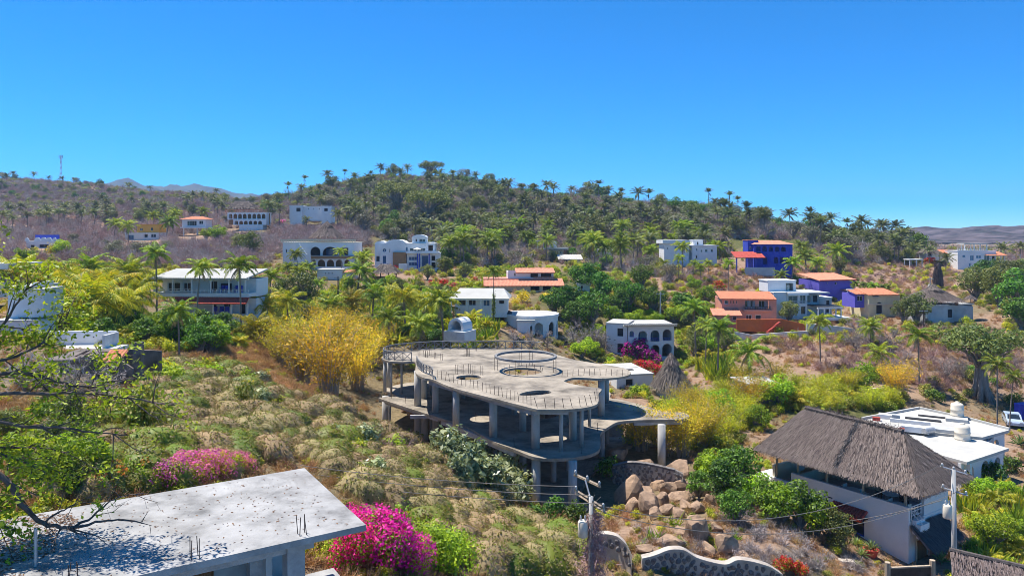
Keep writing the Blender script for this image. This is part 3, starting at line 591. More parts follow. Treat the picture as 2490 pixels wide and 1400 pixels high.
PL['bougnear'] = [boug_parts(900+7*i, 'magenta', 'bright', n=2000, frac=.85, leaf=.075) for i in range(3)]
PL['bougpinknear'] = [boug_parts(950+7*i, 'pinkbract', 'yellowgreen', n=1500, frac=.7, leaf=.09) for i in range(2)]
PL['bushnear'] = [[('m', bush_mesh(970+i, M['bright'], 1.1, 1.3, 2200, .10, nclump=14))] for i in range(2)]
_pick = np.random.default_rng(77)
PLANTS = []
def plant(key, loc, s=1.0, name=None, label=None, cat=None, group=None, rz=None, var=None, sz=None, flat=False, tilt=0):
    """one plant standing at loc: an Empty with trunk / crown parts, or one mesh where the kind has a single piece"""
    v = PL[key][int(_pick.integers(len(PL[key]))) if var is None else var % len(PL[key])]
    rz = float(_pick.uniform(0, 6.28)) if rz is None else rz; nm = name or key
    sv = (s, s, sz if sz else s)
    if len(v) == 1 or flat:
        if len(v) == 1: me = v[0][1]
        else: me = joined(key, PL[key].index(v))
        o = mobj(nm, me, None, loc, (tilt, 0, rz), sv); tag(o, label, cat, group)
    else:
        o = empty(nm, loc, rz, label, cat, group); o.scale = sv; o.rotation_euler.x = tilt
        for pn, me in v: mobj(pn, me, o)
    return o
_join = {}
def joined(key, i):
    """trunk and crown in one mesh, for plants too far away to show their parts"""
    if (key, i) in _join: return _join[(key, i)]
    mb = MB(); mats = []
    for pn, me in PL[key][i]:
        V = np.empty(len(me.vertices)*3, np.float32); me.vertices.foreach_get('co', V); V = V.reshape(-1, 3).astype(float)
        li = np.empty(len(me.loops), np.int32); me.loops.foreach_get('vertex_index', li); lt = np.empty(len(me.polygons), np.int32); me.polygons.foreach_get('loop_total', lt)
        stt = np.concatenate([[0], np.cumsum(lt)[:-1]]); mb.V.append(V)
        for k in np.unique(lt):
            w = np.nonzero(lt == k)[0]; mb.F.append((li[stt[w][:, None] + np.arange(k)] + mb.n, len(mats)))
        mb.n += len(V); mats.append(me.materials[0])
    _join[(key, i)] = mb.mesh(key + '_plant', mats); return _join[(key, i)]
def stuff_scatter(name, label, cat, keys, P3, S, seed=0):
    """ground cover nobody could count: ONE object whose points carry copies of a few shapes (geometry nodes)"""
    R = np.random.default_rng(seed); n = len(P3); me = bpy.data.meshes.new(name); me.vertices.add(n); me.vertices.foreach_set('co', np.asarray(P3, np.float32).ravel())
    src = [joined(k, i) if len(PL[k][i]) > 1 else PL[k][i][0][1] for k in keys for i in range(len(PL[k]))]
    a = me.attributes.new('size', 'FLOAT', 'POINT'); a.data.foreach_set('value', np.asarray(S, np.float32))
    a = me.attributes.new('turn', 'FLOAT', 'POINT'); a.data.foreach_set('value', R.uniform(0, 6.28, n).astype(np.float32))
    a = me.attributes.new('which', 'INT', 'POINT'); a.data.foreach_set('value', R.integers(0, len(src), n).astype(np.int32))
    o = mobj(name, me); tag(o, label, cat, kind='stuff')
    g = bpy.data.node_groups.new(name + '_nodes', 'GeometryNodeTree'); g.interface.new_socket('Geometry', in_out='INPUT', socket_type='NodeSocketGeometry'); g.interface.new_socket('Geometry', in_out='OUTPUT', socket_type='NodeSocketGeometry')
    N = g.nodes.new; gi = N('NodeGroupInput'); go = N('NodeGroupOutput'); iop = N('GeometryNodeInstanceOnPoints'); jn = N('GeometryNodeJoinGeometry')
    for s_ in reversed(src):
        so = bpy.data.objects.new(name + '_shape', s_); oi = N('GeometryNodeObjectInfo'); oi.inputs['Object'].default_value = so; oi.inputs['As Instance'].default_value = True; g.links.new(oi.outputs['Geometry'], jn.inputs[0])
    def att(nm, ty):
        q = N('GeometryNodeInputNamedAttribute'); q.data_type = ty; q.inputs[0].default_value = nm; return q.outputs[0]
    cx_ = N('ShaderNodeCombineXYZ'); g.links.new(att('turn', 'FLOAT'), cx_.inputs[2]); e2 = N('FunctionNodeEulerToRotation'); g.links.new(cx_.outputs[0], e2.inputs[0])
    g.links.new(gi.outputs[0], iop.inputs['Points']); g.links.new(jn.outputs[0], iop.inputs['Instance']); iop.inputs['Pick Instance'].default_value = True
    g.links.new(att('which', 'INT'), iop.inputs['Instance Index']); g.links.new(e2.outputs[0], iop.inputs['Rotation']); g.links.new(att('size', 'FLOAT'), iop.inputs['Scale']); g.links.new(iop.outputs[0], go.inputs[0])
    md = o.modifiers.new('scatter', 'NODES'); md.node_group = g; return o
# ------------------------------------------------------------------ building helpers
class House:
    """a building laid out on the survey of its front: columns and rows of the photo give widths and heights at distance d, depths are metres"""
    def __init__(s, name, label, px, py, d, yaw=0, cat='house', group=None):
        s.px, s.py, s.d, s.k = px, py, d, d / FP
        s.e = empty(name, P(px, py, d), math.radians(yaw), label, cat, group); s.e['kind'] = 'thing'
    def X(s, px): return (px - s.px) * s.k
    def Z(s, py): return (s.py - py) * s.k
    def box(s, name, mat, x0, x1, yt, yb, y0, y1, parent=None):
        return MB().box(s.X(x0), s.X(x1), y0, y1, s.Z(yb), s.Z(yt)).build(name, M[mat], parent or s.e)
    def outline(s, o):
        k, x0, x1, yt, yb = o[:5]; x0, x1, zt, zb = s.X(x0), s.X(x1), s.Z(yt), s.Z(yb)
        if k == 'a':
            r = (x1-x0)/2; cx_ = (x0+x1)/2; rz = min(r, (zt-zb)*.75); zs = zt - rz
            return [(x0, zb), (x1, zb)] + [(cx_ + r*math.cos(a), zs + rz*math.sin(a)) for a in np.linspace(0, math.pi, 11)]
        if k == 'o':
            cx_, cz_, r = (x0+x1)/2, (zt+zb)/2, (x1-x0)/2; return [(cx_ + r*math.cos(a), cz_ + r*math.sin(a)) for a in np.linspace(0, 2*math.pi, 14, endpoint=False)]
        return [(x0, zb), (x1, zb), (x1, zt), (x0, zt)]
    def wall(s, mat, x0, x1, yt, yb, y=0, th=.22, ops=(), name='wall', parent=None, top=None):
        outer = [(s.X(x0), s.Z(yb)), (s.X(x1), s.Z(yb))] + ([(s.X(a), s.Z(b)) for a, b in top] if top else [(s.X(x1), s.Z(yt)), (s.X(x0), s.Z(yt))])
        o = MB().prism(outer, [s.outline(q) for q in ops], 0, th, lambda a, b, h: (a, y + th - h, b)).build(name, M[mat], parent or s.e)
        for q in ops:
            if len(q) > 5: s.window(q, y + th*.55)
        return o
    def window(s, q, y, fr='frame'):
        kind = q[5]; gl = {'w': 'glass', 'b': 'blueglass', 'd': 'wood', 'k': 'dark'}[kind[0]]; fr = 'blueframe' if 'B' in kind else 'frame'
        out = s.outline(q); c = np.mean(out, axis=0); f = min(.07, .12*abs(s.X(q[2])-s.X(q[1])))
        wdt = abs(s.X(q[2])-s.X(q[1])); hgt = abs(s.Z(q[3])-s.Z(q[4])); sx = 1-2*f/wdt; sz = 1-2*f/max(hgt, .2)
        inner = [((a-c[0])*sx+c[0], (b-c[1])*sz+c[1]) for a, b in out]; out2 = [((a-c[0])*.998+c[0], (b-c[1])*.998+c[1]) for a, b in out]
        mb = MB().prism(out2, [inner], 0, .07, lambda a, b, h: (a, y + .07 - h, b))
        n = int(wdt/1.0) if kind[0] in 'wb' else 0
        for i in range(n):
            xm = c[0] - wdt*sx/2 + wdt*sx*(i+1)/(n+1); mb.box(xm-.025, xm+.025, y+.005, y+.06, s.Z(q[4])+f, s.Z(q[3])-f*(1 if q[0] == 'r' else 2.5))
        w = mb.build('door' if kind[0] == 'd' else 'window', M[fr], s.e)
        MB().prism([((a-c[0])*1.01+c[0], (b-c[1])*1.01+c[1]) for a, b in inner], [], 0, .02, lambda a, b, h: (a, y + .09 - h, b)).build('pane' if kind[0] != 'd' else 'leaf_panel', M[gl], w)
        return w
    def shell(s, mat, x0, x1, yt, yb, dep, ops=(), y=0, th=.22, roof='roofwhite', over=.12, rt=.18, foot=1.2, side=None, back=None, top=None):
        """front wall with its openings, side walls, back wall and a flat roof slab"""
        yb2 = yb + foot / s.k
        s.wall(mat, x0, x1, yt, yb2, y, th, ops, top=top)
        X0, X1, z0, z1 = s.X(x0), s.X(x1), s.Z(yb2), s.Z(yt)
        for a in (X0, X1 - th): MB().box(a, a + th, y + th, y + dep - th, z0, z1).build('side_wall', M[side or mat], s.e)
        MB().box(X0, X1, y + dep - th, y + dep, z0, z1).build('back_wall', M[back or mat], s.e)
        if roof: MB().box(X0-over, X1+over, y-over, y+dep+over, z1+.002, z1+rt).build('roof', M[roof], s.e)
    def rail(s, mat, x0, x1, yt, yb, y, n=12, bars=1, name='railing', balus=0, t=.06):
        """handrail with posts; each post a piece of its own"""
        X0, X1, z0, z1 = s.X(x0), s.X(x1), s.Z(yb), s.Z(yt)
        mb = MB().box(X0, X1, y-t/2, y+t/2, z1-t, z1)
        for b in range(bars): zz = z0 + (z1-z0)*(b+.5)/(bars+1); mb.box(X0, X1, y-t*.35, y+t*.35, zz-t*.35, zz+t*.35)
        r = mb.build(name, M[mat], s.e); me = MB().box(-t*.4, t*.4, -t*.4, t*.4, 0, z1-z0-t).mesh('post', M[mat])
        for i in range(n+1): mobj('post', me, r, (X0+t*.4+(X1-X0-t*.8)*i/n, y, z0))
        return r
    def posts(s, mat, xs, yt, yb, y, w=.2, name='column', round_=False):
        z0, z1 = s.Z(yb), s.Z(yt); me = (MB().lathe([(w/2, 0), (w/2, z1-z0)], 12) if round_ else MB().box(-w/2, w/2, -w/2, w/2, 0, z1-z0)).mesh(name, M[mat], round_)
        for x in xs: mobj(name, me, s.e, (s.X(x), y, z0))
    def slab(s, name, mat, x0, x1, yt, t, y0, y1): return MB().box(s.X(x0), s.X(x1), y0, y1, s.Z(yt)-t, s.Z(yt)).build(name, M[mat], s.e)
    def slope(s, mat, x0, x1, yb_, yt_, y0, y1, t=.12, rib=.3, name='tiled_roof', inset=0):
        """lean-to roof rising from row yb_ at depth y0 to row yt_ at depth y1, laid in rows of tiles"""
        return ribbed_roof(name, M[mat], (s.X(x0), y0, s.Z(yb_)), (s.X(x1), y0, s.Z(yb_)), (s.X(x1)-inset, y1, s.Z(yt_)), (s.X(x0)+inset, y1, s.Z(yt_)), s.e, t, rib)
def ribbed_roof(name, mat, a, b, c, d, parent, t=.12, rib=.3, amp=.05):
    """four-cornered sloping roof a-b (eave) to d-c (ridge), tile channels running down the slope"""
    a, b, c, d = (np.array(q, float) for q in (a, b, c, d)); n = max(6, int(np.linalg.norm(b-a)/rib*2)); nr = unit(np.cross(b-a, d-a)); nr = nr if nr[2] > 0 else -nr
    u = np.linspace(0, 1, n+1)[:, None]; wv = (np.arange(n+1) % 2)[:, None]*amp
    lo = a + (b-a)*u + nr*wv; hi = d + (c-d)*u + nr*wv; lo2 = a + (b-a)*u - nr*t; hi2 = d + (c-d)*u - nr*t
    V = np.concatenate([lo, hi, lo2, hi2]); k = n+1; F = []
    for i in range(n): F += [(i, i+1, k+i+1, k+i), (2*k+i+1, 2*k+i, 3*k+i, 3*k+i+1), (2*k+i, 2*k+i+1, i+1, i), (k+i, k+i+1, 3*k+i+1, 3*k+i)]
    F += [(0, k, 3*k, 2*k), (n, 2*k+n, 3*k+n, k+n)]
    if np.dot(np.cross(b-a, d-a), nr) < 0: F = [f[::-1] for f in F]
    return MB().add(V, F).build(name, mat, parent)
def thatch_face(mb, quad, R, per=26, bl=.55, bw=.06, droop=.0, lift=.05):
    """clothe a roof face (eave a,b - ridge c,d) in courses of palm strands pointing down the slope"""
    a, b, c, d = (np.array(q, float) for q in quad); nr = unit(np.cross(b-a, d-a)); nr = nr if nr[2] > 0 else -nr
    area = .5*(np.linalg.norm(b-a)+np.linalg.norm(c-d))*np.linalg.norm((d+c)/2-(a+b)/2); n = int(area*per)
    v = 1-np.sqrt(R.uniform(0, 1, n)) if np.linalg.norm(c-d) < .3*np.linalg.norm(b-a) else R.uniform(0, 1, n)
    v = np.round(v*14)/14 + R.normal(size=n)*.015; u = R.uniform(0, 1, n); u[:n//14] = R.uniform(0, 1, n//14); v[:n//7] = R.uniform(-.02, .03, n//7)
    lo = a + (b-a)*u[:, None]; hi = d + (c-d)*u[:, None]; p = lo + (hi-lo)*v[:, None] + nr*(lift + R.uniform(-.03, .07, n))[:, None]
    dn = unit(lo-hi) + R.normal(size=(n, 3))*.10 + nr*(.16*R.uniform(-.2, 1, n))[:, None]
    side = unit(np.cross(dn, nr)); L_ = (bl*R.uniform(.6, 1.3, n))[:, None]; dn = unit(dn); w = (bw*R.uniform(.6, 1.5, n))[:, None]
    tip = p + dn*L_; tip[:, 2] -= droop
    V = np.stack([p-side*w*.5, p+side*w*.5, tip+side*w*.3, tip-side*w*.3], 1).reshape(-1, 3); mb.add(V, np.arange(4*n).reshape(n, 4), 1)
def cone_thatch(parent, c, r, z0, z1, R, collar=True, per=22, mat='thatch', bl=.6, bw=.09):
    """round palapa roof with the little cap on its crown"""
    mb = MB(); rt = r*.16; zt = z1-(z1-z0)*(.2 if collar else 0); th = np.linspace(0, 2*math.pi, 18, endpoint=False)
    if not collar: rt = .04
    mb.lathe([(r*.98, z0), (rt, zt)], 24, c)
    for i in range(18):
        a0, a1 = th[i], th[i]+2*math.pi/18; q = [(c[0]+rr*math.cos(a), c[1]+rr*math.sin(a), c[2]+z) for a, rr, z in ((a0, r, z0), (a1, r, z0), (a1, rt, zt), (a0, rt, zt))]
        thatch_face(mb, q, R, per, bl, bw)
    o = mb.build('thatch_roof', [M[mat+'_base'] if mat+'_base' in M else M['thatch_base'], M[mat]], parent)
    if collar:
        mb = MB(); zc = z0+(z1-z0)*.68; rc = r*.36; mb.lathe([(rc, zc), (.05, z1)], 16, c)
        for i in range(12):
            a0, a1 = i*math.pi/6, (i+1)*math.pi/6; q = [(c[0]+rr*math.cos(a), c[1]+rr*math.sin(a), c[2]+z) for a, rr, z in ((a0, rc, zc), (a1, rc, zc), (a1, .05, z1), (a0, .05, z1))]
            thatch_face(mb, q, R, per*1.3, bl*.8, bw)
        mb.build('roof_cap', [M['thatch_base'], M[mat]], o)
    return o
def dome_mb(r, h, n=18, m=6, c=(0, 0, 0)): return MB().lathe([(r*math.cos(a)**.9, h*math.sin(a)) for a in np.linspace(0, math.pi/2*.98, m)], n, c)
def barrel(parent, mat, x0, x1, y0, y1, z0, rise, name='vault'):
    out = [((x0+x1)/2 + (x1-x0)/2*math.cos(a), z0 + rise*math.sin(a)) for a in np.linspace(0, math.pi, 13)]
    return MB().prism(out, [], 0, y1-y0, lambda a, b, h: (a, y1-h, b)).build(name, M[mat], parent, False)
def wheeltank(loc, r, h, mat, name, label, cat='water tank'):
    o = empty(name, loc, 0, label, cat)
    MB().lathe([(r, 0), (r*1.0, h*.1), (r*.96, h*.12), (r*.96, h*.4), (r, h*.42), (r, h*.5), (r*.96, h*.52), (r*.96, h*.8), (r*.8, h*.93), (r*.35, h)], 20).build('body', M[mat], o, True)
    MB().lathe([(r*.35, h*.99), (r*.35, h*1.06), (r*.1, h*1.1)], 14).build('lid', M[mat], o, True); return o
RT = np.random.default_rng(5)

# ------------------------------------------------------------------ the unfinished concrete building
zq = lambda pts_: [(900 + a/3.111, 800 + b/3.111) for a, b in pts_]
ZU, ZM, ZG = CZ-14.2, CZ-18.1, CZ-22.0
ub = empty('unfinished_concrete_building', G(1250, 1000, ZM) - Vector((0, 0, 4)), 0, 'large unfinished grey concrete building with curving open decks on round columns', 'building')
UO = Vector(ub.location)
def loc2(px, py, z): v = G(px, py, z) - UO; return (v.x, v.y)
def smooth_loop(p, k=6):
    p = np.array(p); n = len(p); out = []
    for i in range(n):
        p0, p1, p2, p3 = p[i-1], p[i], p[(i+1) % n], p[(i+2) % n]
        for j in range(k):
            t_ = j/k; out.append(tuple(.5*((2*p1) + (-p0+p2)*t_ + (2*p0-5*p1+4*p2-p3)*t_**2 + (-p0+3*p1-3*p2+p3)*t_**3)))
    return out
up_px = zq([(92,225),(95,205),(160,180),(330,162),(500,150),(760,147),(1000,147),(1200,150),(1330,165),(1400,190),(1560,233),(1800,272),(1900,290),(1968,318),(1958,345),(1880,363),(1750,372),(1640,368),(1540,366),(1475,385),(1480,400),(1560,420),(1680,438),(1750,452),(1728,490),(1728,540),(1705,572),(1600,597),(1450,607),(1290,606),(1225,597),(1000,540),(640,447),(478,383),(400,366),(345,330),(345,262),(325,247),(240,247),(150,242)])
mid_px = zq([(90,530),(105,515),(210,505),(120,470),(130,440),(330,400),(700,392),(1100,390),(1400,405),(1560,430),(1800,470),(1815,520),(1900,532),(2050,572),(2200,614),(2370,628),(2412,655),(2375,678),(2200,684),(2000,688),(1872,702),(1800,740),(1752,775),(1738,820),(1742,880),(1715,925),(1600,962),(1400,978),(1240,965),(1080,905),(910,838),(700,722),(510,665)])
gnd_px = zq([(1180,1040),(1290,1300),(1420,1330),(1560,1368),(1600,1200),(1750,1000),(1760,905),(1830,897),(1970,880),(1978,848),(1905,815),(1800,812),(1600,760),(1300,730),(1000,780),(900,900)])
def circ(c, r, n=28): return [(c[0]+r*math.cos(a), c[1]+r*math.sin(a)) for a in np.linspace(0, 2*math.pi, n, endpoint=False)]
hA, hB, hC = loc2(*zq([(1152,318)])[0], ZU), loc2(*zq([(745,365)])[0], ZU), loc2(*zq([(1250,487)])[0], ZU)
hCr = [(hC[0]+1.45*math.cos(a)+ .25*math.sin(a), hC[1]+(1.5 if math.sin(a) > 0 else .75)*math.sin(a)*.9 + .35*math.cos(a)) for a in np.linspace(0, 2*math.pi, 26, endpoint=False)]
uout = smooth_loop([loc2(a, b, ZU) for a, b in up_px], 5); mout = smooth_loop([loc2(a, b, ZM) for a, b in mid_px], 5); gout = smooth_loop([loc2(a, b, ZG) for a, b in gnd_px], 4)
zu, zm, zg = ZU-UO.z, ZM-UO.z, ZG-UO.z
us = MB().prism(uout, [circ(hA, 2.0), circ(hB, 1.25), hCr], zu-.22, zu).build('upper_slab', M['concrete'], ub)
ms = MB().prism(mout, [circ((hA[0]+2.0, hA[1]-2.5), 1.5)], zm-.25, zm).build('middle_slab', M['concrete'], ub)
MB().prism(gout, [], zg-2.2, zg).build('ground_slab', M['concrete'], ub)
def colm(key, r, z0, z1, sides=16):
    return MB().lathe([(r, z0), (r, z1)], sides).mesh('column', M['concrete_col'], False)
def col_at(zp, z_base, z0, z1, r):
    px_, py_ = zq([zp])[0]; x, y = loc2(px_, py_, z_base); me = MB().lathe([(r, z0), (r, z1)], 16).mesh('column', M['concrete_col'], True); o = mobj('column', me, ub, (x, y, 0)); return o
for (a, b, r) in [(493,628,.33),(650,735,.33),(932,815,.36),(1252,898,.36),(1155,768,.32),(1445,922,.17),(1600,890,.17),(1533,833,.34),(1750,655,.34),(1787,552,.30),(1092,645,.28),(360,578,.38),(407,523,.33),(460,498,.16),(112,474,.2),(145,440,.28),(160,484,.13),(238,488,.13),(1500,718,.15),(1660,738,.15),(700,520,.3),(1000,470,.3),(1350,480,.3)]:
    col_at((a, b), ZM, zm-.01, zu-.21, r)
for (a, b, r) in [(112,750,.34),(360,808,.38),(412,822,.36),(462,778,.16),(495,828,.36),(765,1000,.3),(932,1040,.36),(1075,1070,.34),(1255,1290,.37),(1155,1120,.33),(1387,1150,.26),(1493,1066,.2),(1533,1335,.36),(1750,958,.34),(1788,858,.3),(2205,1008,.38),(145,735,.2),(1300,860,.3),(800,860,.3)]:
    col_at((a, b), ZG, zg-1.5, zm-.24, r)
# edge beams under the straight front-left sides of the decks
def beam(pa, pb, z, zl, h, w, name='edge_beam'):
    a = np.array(loc2(*zq([pa])[0], z)); b = np.array(loc2(*zq([pb])[0], z)); d = unit(b-a); n2 = np.array([-d[1], d[0]]); a = a + n2*.35; b = b + n2*.35
    MB().prism([tuple(a-n2*w/2), tuple(b-n2*w/2), tuple(b+n2*w/2), tuple(a+n2*w/2)], [], zl-h, zl-.215).build(name, M['concrete_edge'], ub)
beam((430,372), (1225,600), ZU, zu, .62, .3); beam((1225,600), (1500,606), ZU, zu, .5, .3); beam((520,668), (1070,905), ZM, zm, .68, .3); beam((95,532), (500,665), ZM, zm, .5, .25); beam((2000,690), (2370,680), ZM, zm, .55, .3)
beam((300,640), (1000,640), ZM, zm, .55, .3); beam((900,780), (1700,800), ZM, zm, .55, .3); beam((360,500), (1700,480), ZM, zm, .55, .3)
# raised ring on bundles of reinforcing rods
rc = (hA[0]+.35, hA[1]+.4); rg = MB(); th = np.linspace(0, 2*math.pi, 49)[:-1]; V = []; 
for r_, z_ in ((3.0, 0), (3.25, 0), (3.25, .22), (3.0, .22)): V += [(rc[0]+r_*math.cos(a), rc[1]+r_*math.sin(a), zu+1.38+z_) for a in th]
F = [(k*48+i, k*48+(i+1) % 48, ((k+1) % 4)*48+(i+1) % 48, ((k+1) % 4)*48+i) for k in range(4) for i in range(48)]
rg.add(V, F).build('ring_beam', M['railgrey'], ub)
# reinforcing rods: one shared mesh per length, each rod a piece
rods = {}
def rod(x, y, z, h, tx=0.0, ty=0.0, r=.022):
    k = (round(h, 2), r)
    if k not in rods: rods[k] = MB().tube([(0, 0, 0), (0, 0, h)], r, 4).mesh('reinforcing_rod', M['iron'])
    mobj('reinforcing_rod', rods[k], ub, (x, y, z-.03), (tx, ty, 0))
Rr = np.random.default_rng(3)
for (a, b) in [(925,308),(1095,362),(1210,280),(1380,325),(1075,210)]:                # four-rod cages that carry the ring
    x, y = loc2(*zq([(a, b)])[0], ZU); ddx, ddy = x-rc[0], y-rc[1]; q = 3.12/math.hypot(ddx, ddy); x, y = (rc[0]+ddx*q, rc[1]+ddy*q) if math.hypot(ddx, ddy) > 1 else (x, y)
    for i in (-1, 1):
        for j in (-1, 1): rod(x+i*.14, y+j*.14, zu, 1.6 if math.hypot(ddx, ddy) > 1 else 1.9)
for a in np.linspace(0, 2*math.pi, 14, endpoint=False): rod(hA[0]+2.12*math.cos(a), hA[1]+2.12*math.sin(a), zu, .42, Rr.normal()*.05, Rr.normal()*.05)
for (a, b) in [(370,205),(415,210),(455,200),(540,235),(492,225),(745,205),(735,205),(800,165),(655,340),(702,340),(752,335),(785,345),(845,350),(425,215)]:
    x, y = loc2(*zq([(a, b)])[0], ZU)
    for i in (-1, 1): rod(x+i*.1, y+Rr.normal()*.06, zu, 1.0 if a > 600 else .8, Rr.normal()*.03, Rr.normal()*.03)
for t_ in np.linspace(0, 1, 24):                                                     # starter rods along the front-left edge and the front lobe
    a, b = 500+(1210-500)*t_, 378+(583-378)*t_; x, y = loc2(*zq([(a+8, b-8)])[0], ZU); rod(x, y, zu, .85, Rr.normal()*.06, Rr.normal()*.08)
for (a, b) in [(1265,592),(1330,598),(1398,600),(1466,597),(1530,593),(1590,585),(1640,577),(1680,565),(1710,548),(1718,525)]:
    x, y = loc2(*zq([(a, b)])[0], ZU); rod(x, y, zu, .9, Rr.normal()*.1, -.25+Rr.normal()*.1)
for t_ in np.linspace(0, 1, 13):
    a = 1450+(1950-1450)*t_; b = 362-14*math.sin(t_*math.pi)-22*max(0, t_-.8)*5*.3; x, y = loc2(*zq([(a, b)])[0], ZU); rod(x, y, zu, .7, Rr.normal()*.06, Rr.normal()*.06)
for (a, b) in [(160,525),(265,560),(345,575),(1090,890),(1720,770),(1660,700),(2208,640),(800,690),(1600,940)]:
    x, y = loc2(*zq([(a, b)])[0], ZM); rod(x, y, zm, .8, Rr.normal()*.06, Rr.normal()*.06)
# cement trellis railing: a handrail and foot rail, crossed panels and posts, each panel a piece
def railing(path_px, name, h=1.0, panel=.95):
    pts2 = [loc2(a, b, ZU) for a, b in zq(path_px)]; pts2 = np.array(pts2)
    ts = np.arange(len(pts2)); tt = np.linspace(0, len(pts2)-1, len(pts2)*8)
    from_ = np.stack([np.interp(tt, ts, pts2[:, k]) for k in range(2)], -1)
    ker = np.ones(7)/7; sm = np.stack([np.convolve(np.pad(from_[:, k], 3, mode='edge'), ker, 'valid') for k in range(2)], -1)
    s_ = np.concatenate([[0], np.cumsum(np.linalg.norm(np.diff(sm, axis=0), axis=1))]); n = max(2, int(s_[-1]/panel)); q = np.linspace(0, s_[-1], n+1); pp = np.stack([np.interp(q, s_, sm[:, k]) for k in range(2)], -1)
    r = MB().tube([(a, b, zu+h) for a, b in pp], .06, 5).build(name, M['railgrey'], ub)
    MB().tube([(a, b, zu+.13) for a, b in pp], .04, 4).build('foot_rail', M['railgrey'], r)
    for i in range(n):
        a, b = pp[i], pp[i+1]; mb = MB(); A0 = (*a, zu+.13); A1 = (*a, zu+h); B0 = (*b, zu+.13); B1 = (*b, zu+h)
        mb.tube([A0, B1], .032, 4); mb.tube([A1, B0], .032, 4); mb.build('trellis_panel', M['railgrey'], r)
        MB().tube([(*a, zu-.02), A1], .045, 4).build('post', M['railgrey'], r)
    return r
railing([(322,243),(240,243),(150,238),(98,223),(100,203),(165,180),(330,163),(500,152),(760,149),(1000,149),(1200,152),(1318,165)], 'railing')
railing([(352,262),(360,290),(400,330),(470,352),(475,380)], 'railing', .9, .7)

# ------------------------------------------------------------------ foreground house: flat concrete roof on square columns
ZR = CZ-9.6
fh = empty('flat_roofed_concrete_house', G(640, 1280, ZR) - Vector((0, 0, 4)), 0, 'raw concrete house with a broad pale flat roof in the near corner', 'house'); FO = Vector(fh.location)
def fl(px, py): v = G(px, py, ZR) - FO; return np.array((v.x, v.y))
c1, c2 = fl(740, 1137), fl(890, 1275); ev = unit(c2-c1); wd = np.linalg.norm(c2-c1); dv = np.array([-ev[1], ev[0]]); dv = dv if dv[0] < 0 else -dv
c3, c4 = c2+dv*16.0, c1+dv*16.0; zr = ZR-FO.z
fr2 = lambda s_, w, z: tuple(c2 + dv*s_ - ev*w) + (z,)               # s along the front edge to the left, w inward from it
def fbox(name, mat, s0, s1, w0, w1, z0, z1, parent=None):
    v = [fr2(a, b, c) for c in (z0, z1) for a, b in ((s0, w0), (s1, w0), (s1, w1), (s0, w1))]
    o = MB().add(v, [(0,3,2,1),(4,5,6,7),(0,1,5,4),(1,2,6,5),(2,3,7,6),(3,0,4,7)])
    o.F = [(f[:, ::-1], m_) for f, m_ in o.F]; return o.build(name, M[mat], parent or fh)
fbox('roof', 'concrete_light', 0, 16, 0, wd, zr-.2, zr)
for s0 in (2.2, 6.2, 10.2, 14.2): fbox('column', 'concrete_edge', s0-.28, s0+.28, .35, .95, -2.0, zr-.2)
fbox('beam', 'concrete_edge', 1.6, 15.9, .45, .85, zr-.55, zr-.202)
fbox('wall', 'greyplaster', 3.0, 15.6, 2.6, 2.8, -2, zr-.2); fbox('side_wall', 'greyplaster', 2.8, 3.0, .96, 2.8, -2, zr-.56); fbox('inner_column', 'concrete_edge', 2.9, 3.4, 1.4, 1.9, -2, zr-.2)
fbox('opening_panel', 'wood', 4.3, 6.6, 2.5, 2.58, -1.5, 2.6); fbox('opening_panel', 'dark', 7.5, 9.0, 2.5, 2.58, 1.4, 3.2); fbox('terrace_floor', 'concrete_light', -.9, 15.8, -.2, 6, -.15, .05)
fbox('back_wall', 'greyplaster', 1.0, 15.6, wd-.5, wd-.25, -2.5, zr-.2)
for (s0, w0) in [(1.9,.25),(5.1,.25),(8.2,.25),(10.9,.25)]:
    for i in (0, .22):
        for j in (0, .22):
            x, y, z = fr2(s0+i, w0+j, zr); k = ('f', round(.55+.1*i, 2)); rods.setdefault(k, MB().tube([(0, 0, 0), (0, 0, .62)], .014, 4).mesh('reinforcing_rod', M['iron'])); mobj('reinforcing_rod', rods[k], fh, (x, y, z-.03), (Rr.normal()*.05, Rr.normal()*.05, 0))
x, y, z = fr2(9.2, 2.2, zr); MB().tube([(0, 0, -.05), (0, 0, 1.1)], .045, 6).build('vent_pipe', M['galv'], fh, loc=(x, y, z))
# leaf litter lying on the roof
mb = MB(); Rl = np.random.default_rng(9)
n = 14000; s_ = 16 - 11.5*Rl.beta(1.0, 1.2, n); w_ = wd*Rl.uniform(.05, .98, n); keep = fbm(s_*.7, w_*.7, 4) + (s_-9.5)*.06 + (w_/wd-.45)*.28 > .54; s_, w_ = s_[keep], w_[keep]
s2 = Rl.uniform(.5, 15, 700); w2 = Rl.uniform(.2, wd-.2, 700); s_ = np.concatenate([s_, s2]); w_ = np.concatenate([w_, w2])
c = np.array([fr2(a, b, zr+.012) for a, b in zip(s_, w_)]); leaves(mb, c, np.array([0, 0, 1.0]) + Rl.normal(size=c.shape)*.12, .10, Rl, .4)
lo = mb.build('fallen_leaves', M['litter'], loc=FO); tag(lo, 'brown fallen leaves strewn over the pale flat roof', 'leaves', kind='stuff')
o = MB().box(-2.6, 2.2, -1.5, 1.5, -4, 0).build('white_outbuilding', M['white2'], loc=P(20, 1205, 30), rot=(0, 0, .2)); tag(o, 'white flat-topped outbuilding behind the bare branches beside the near roof', 'outbuilding')
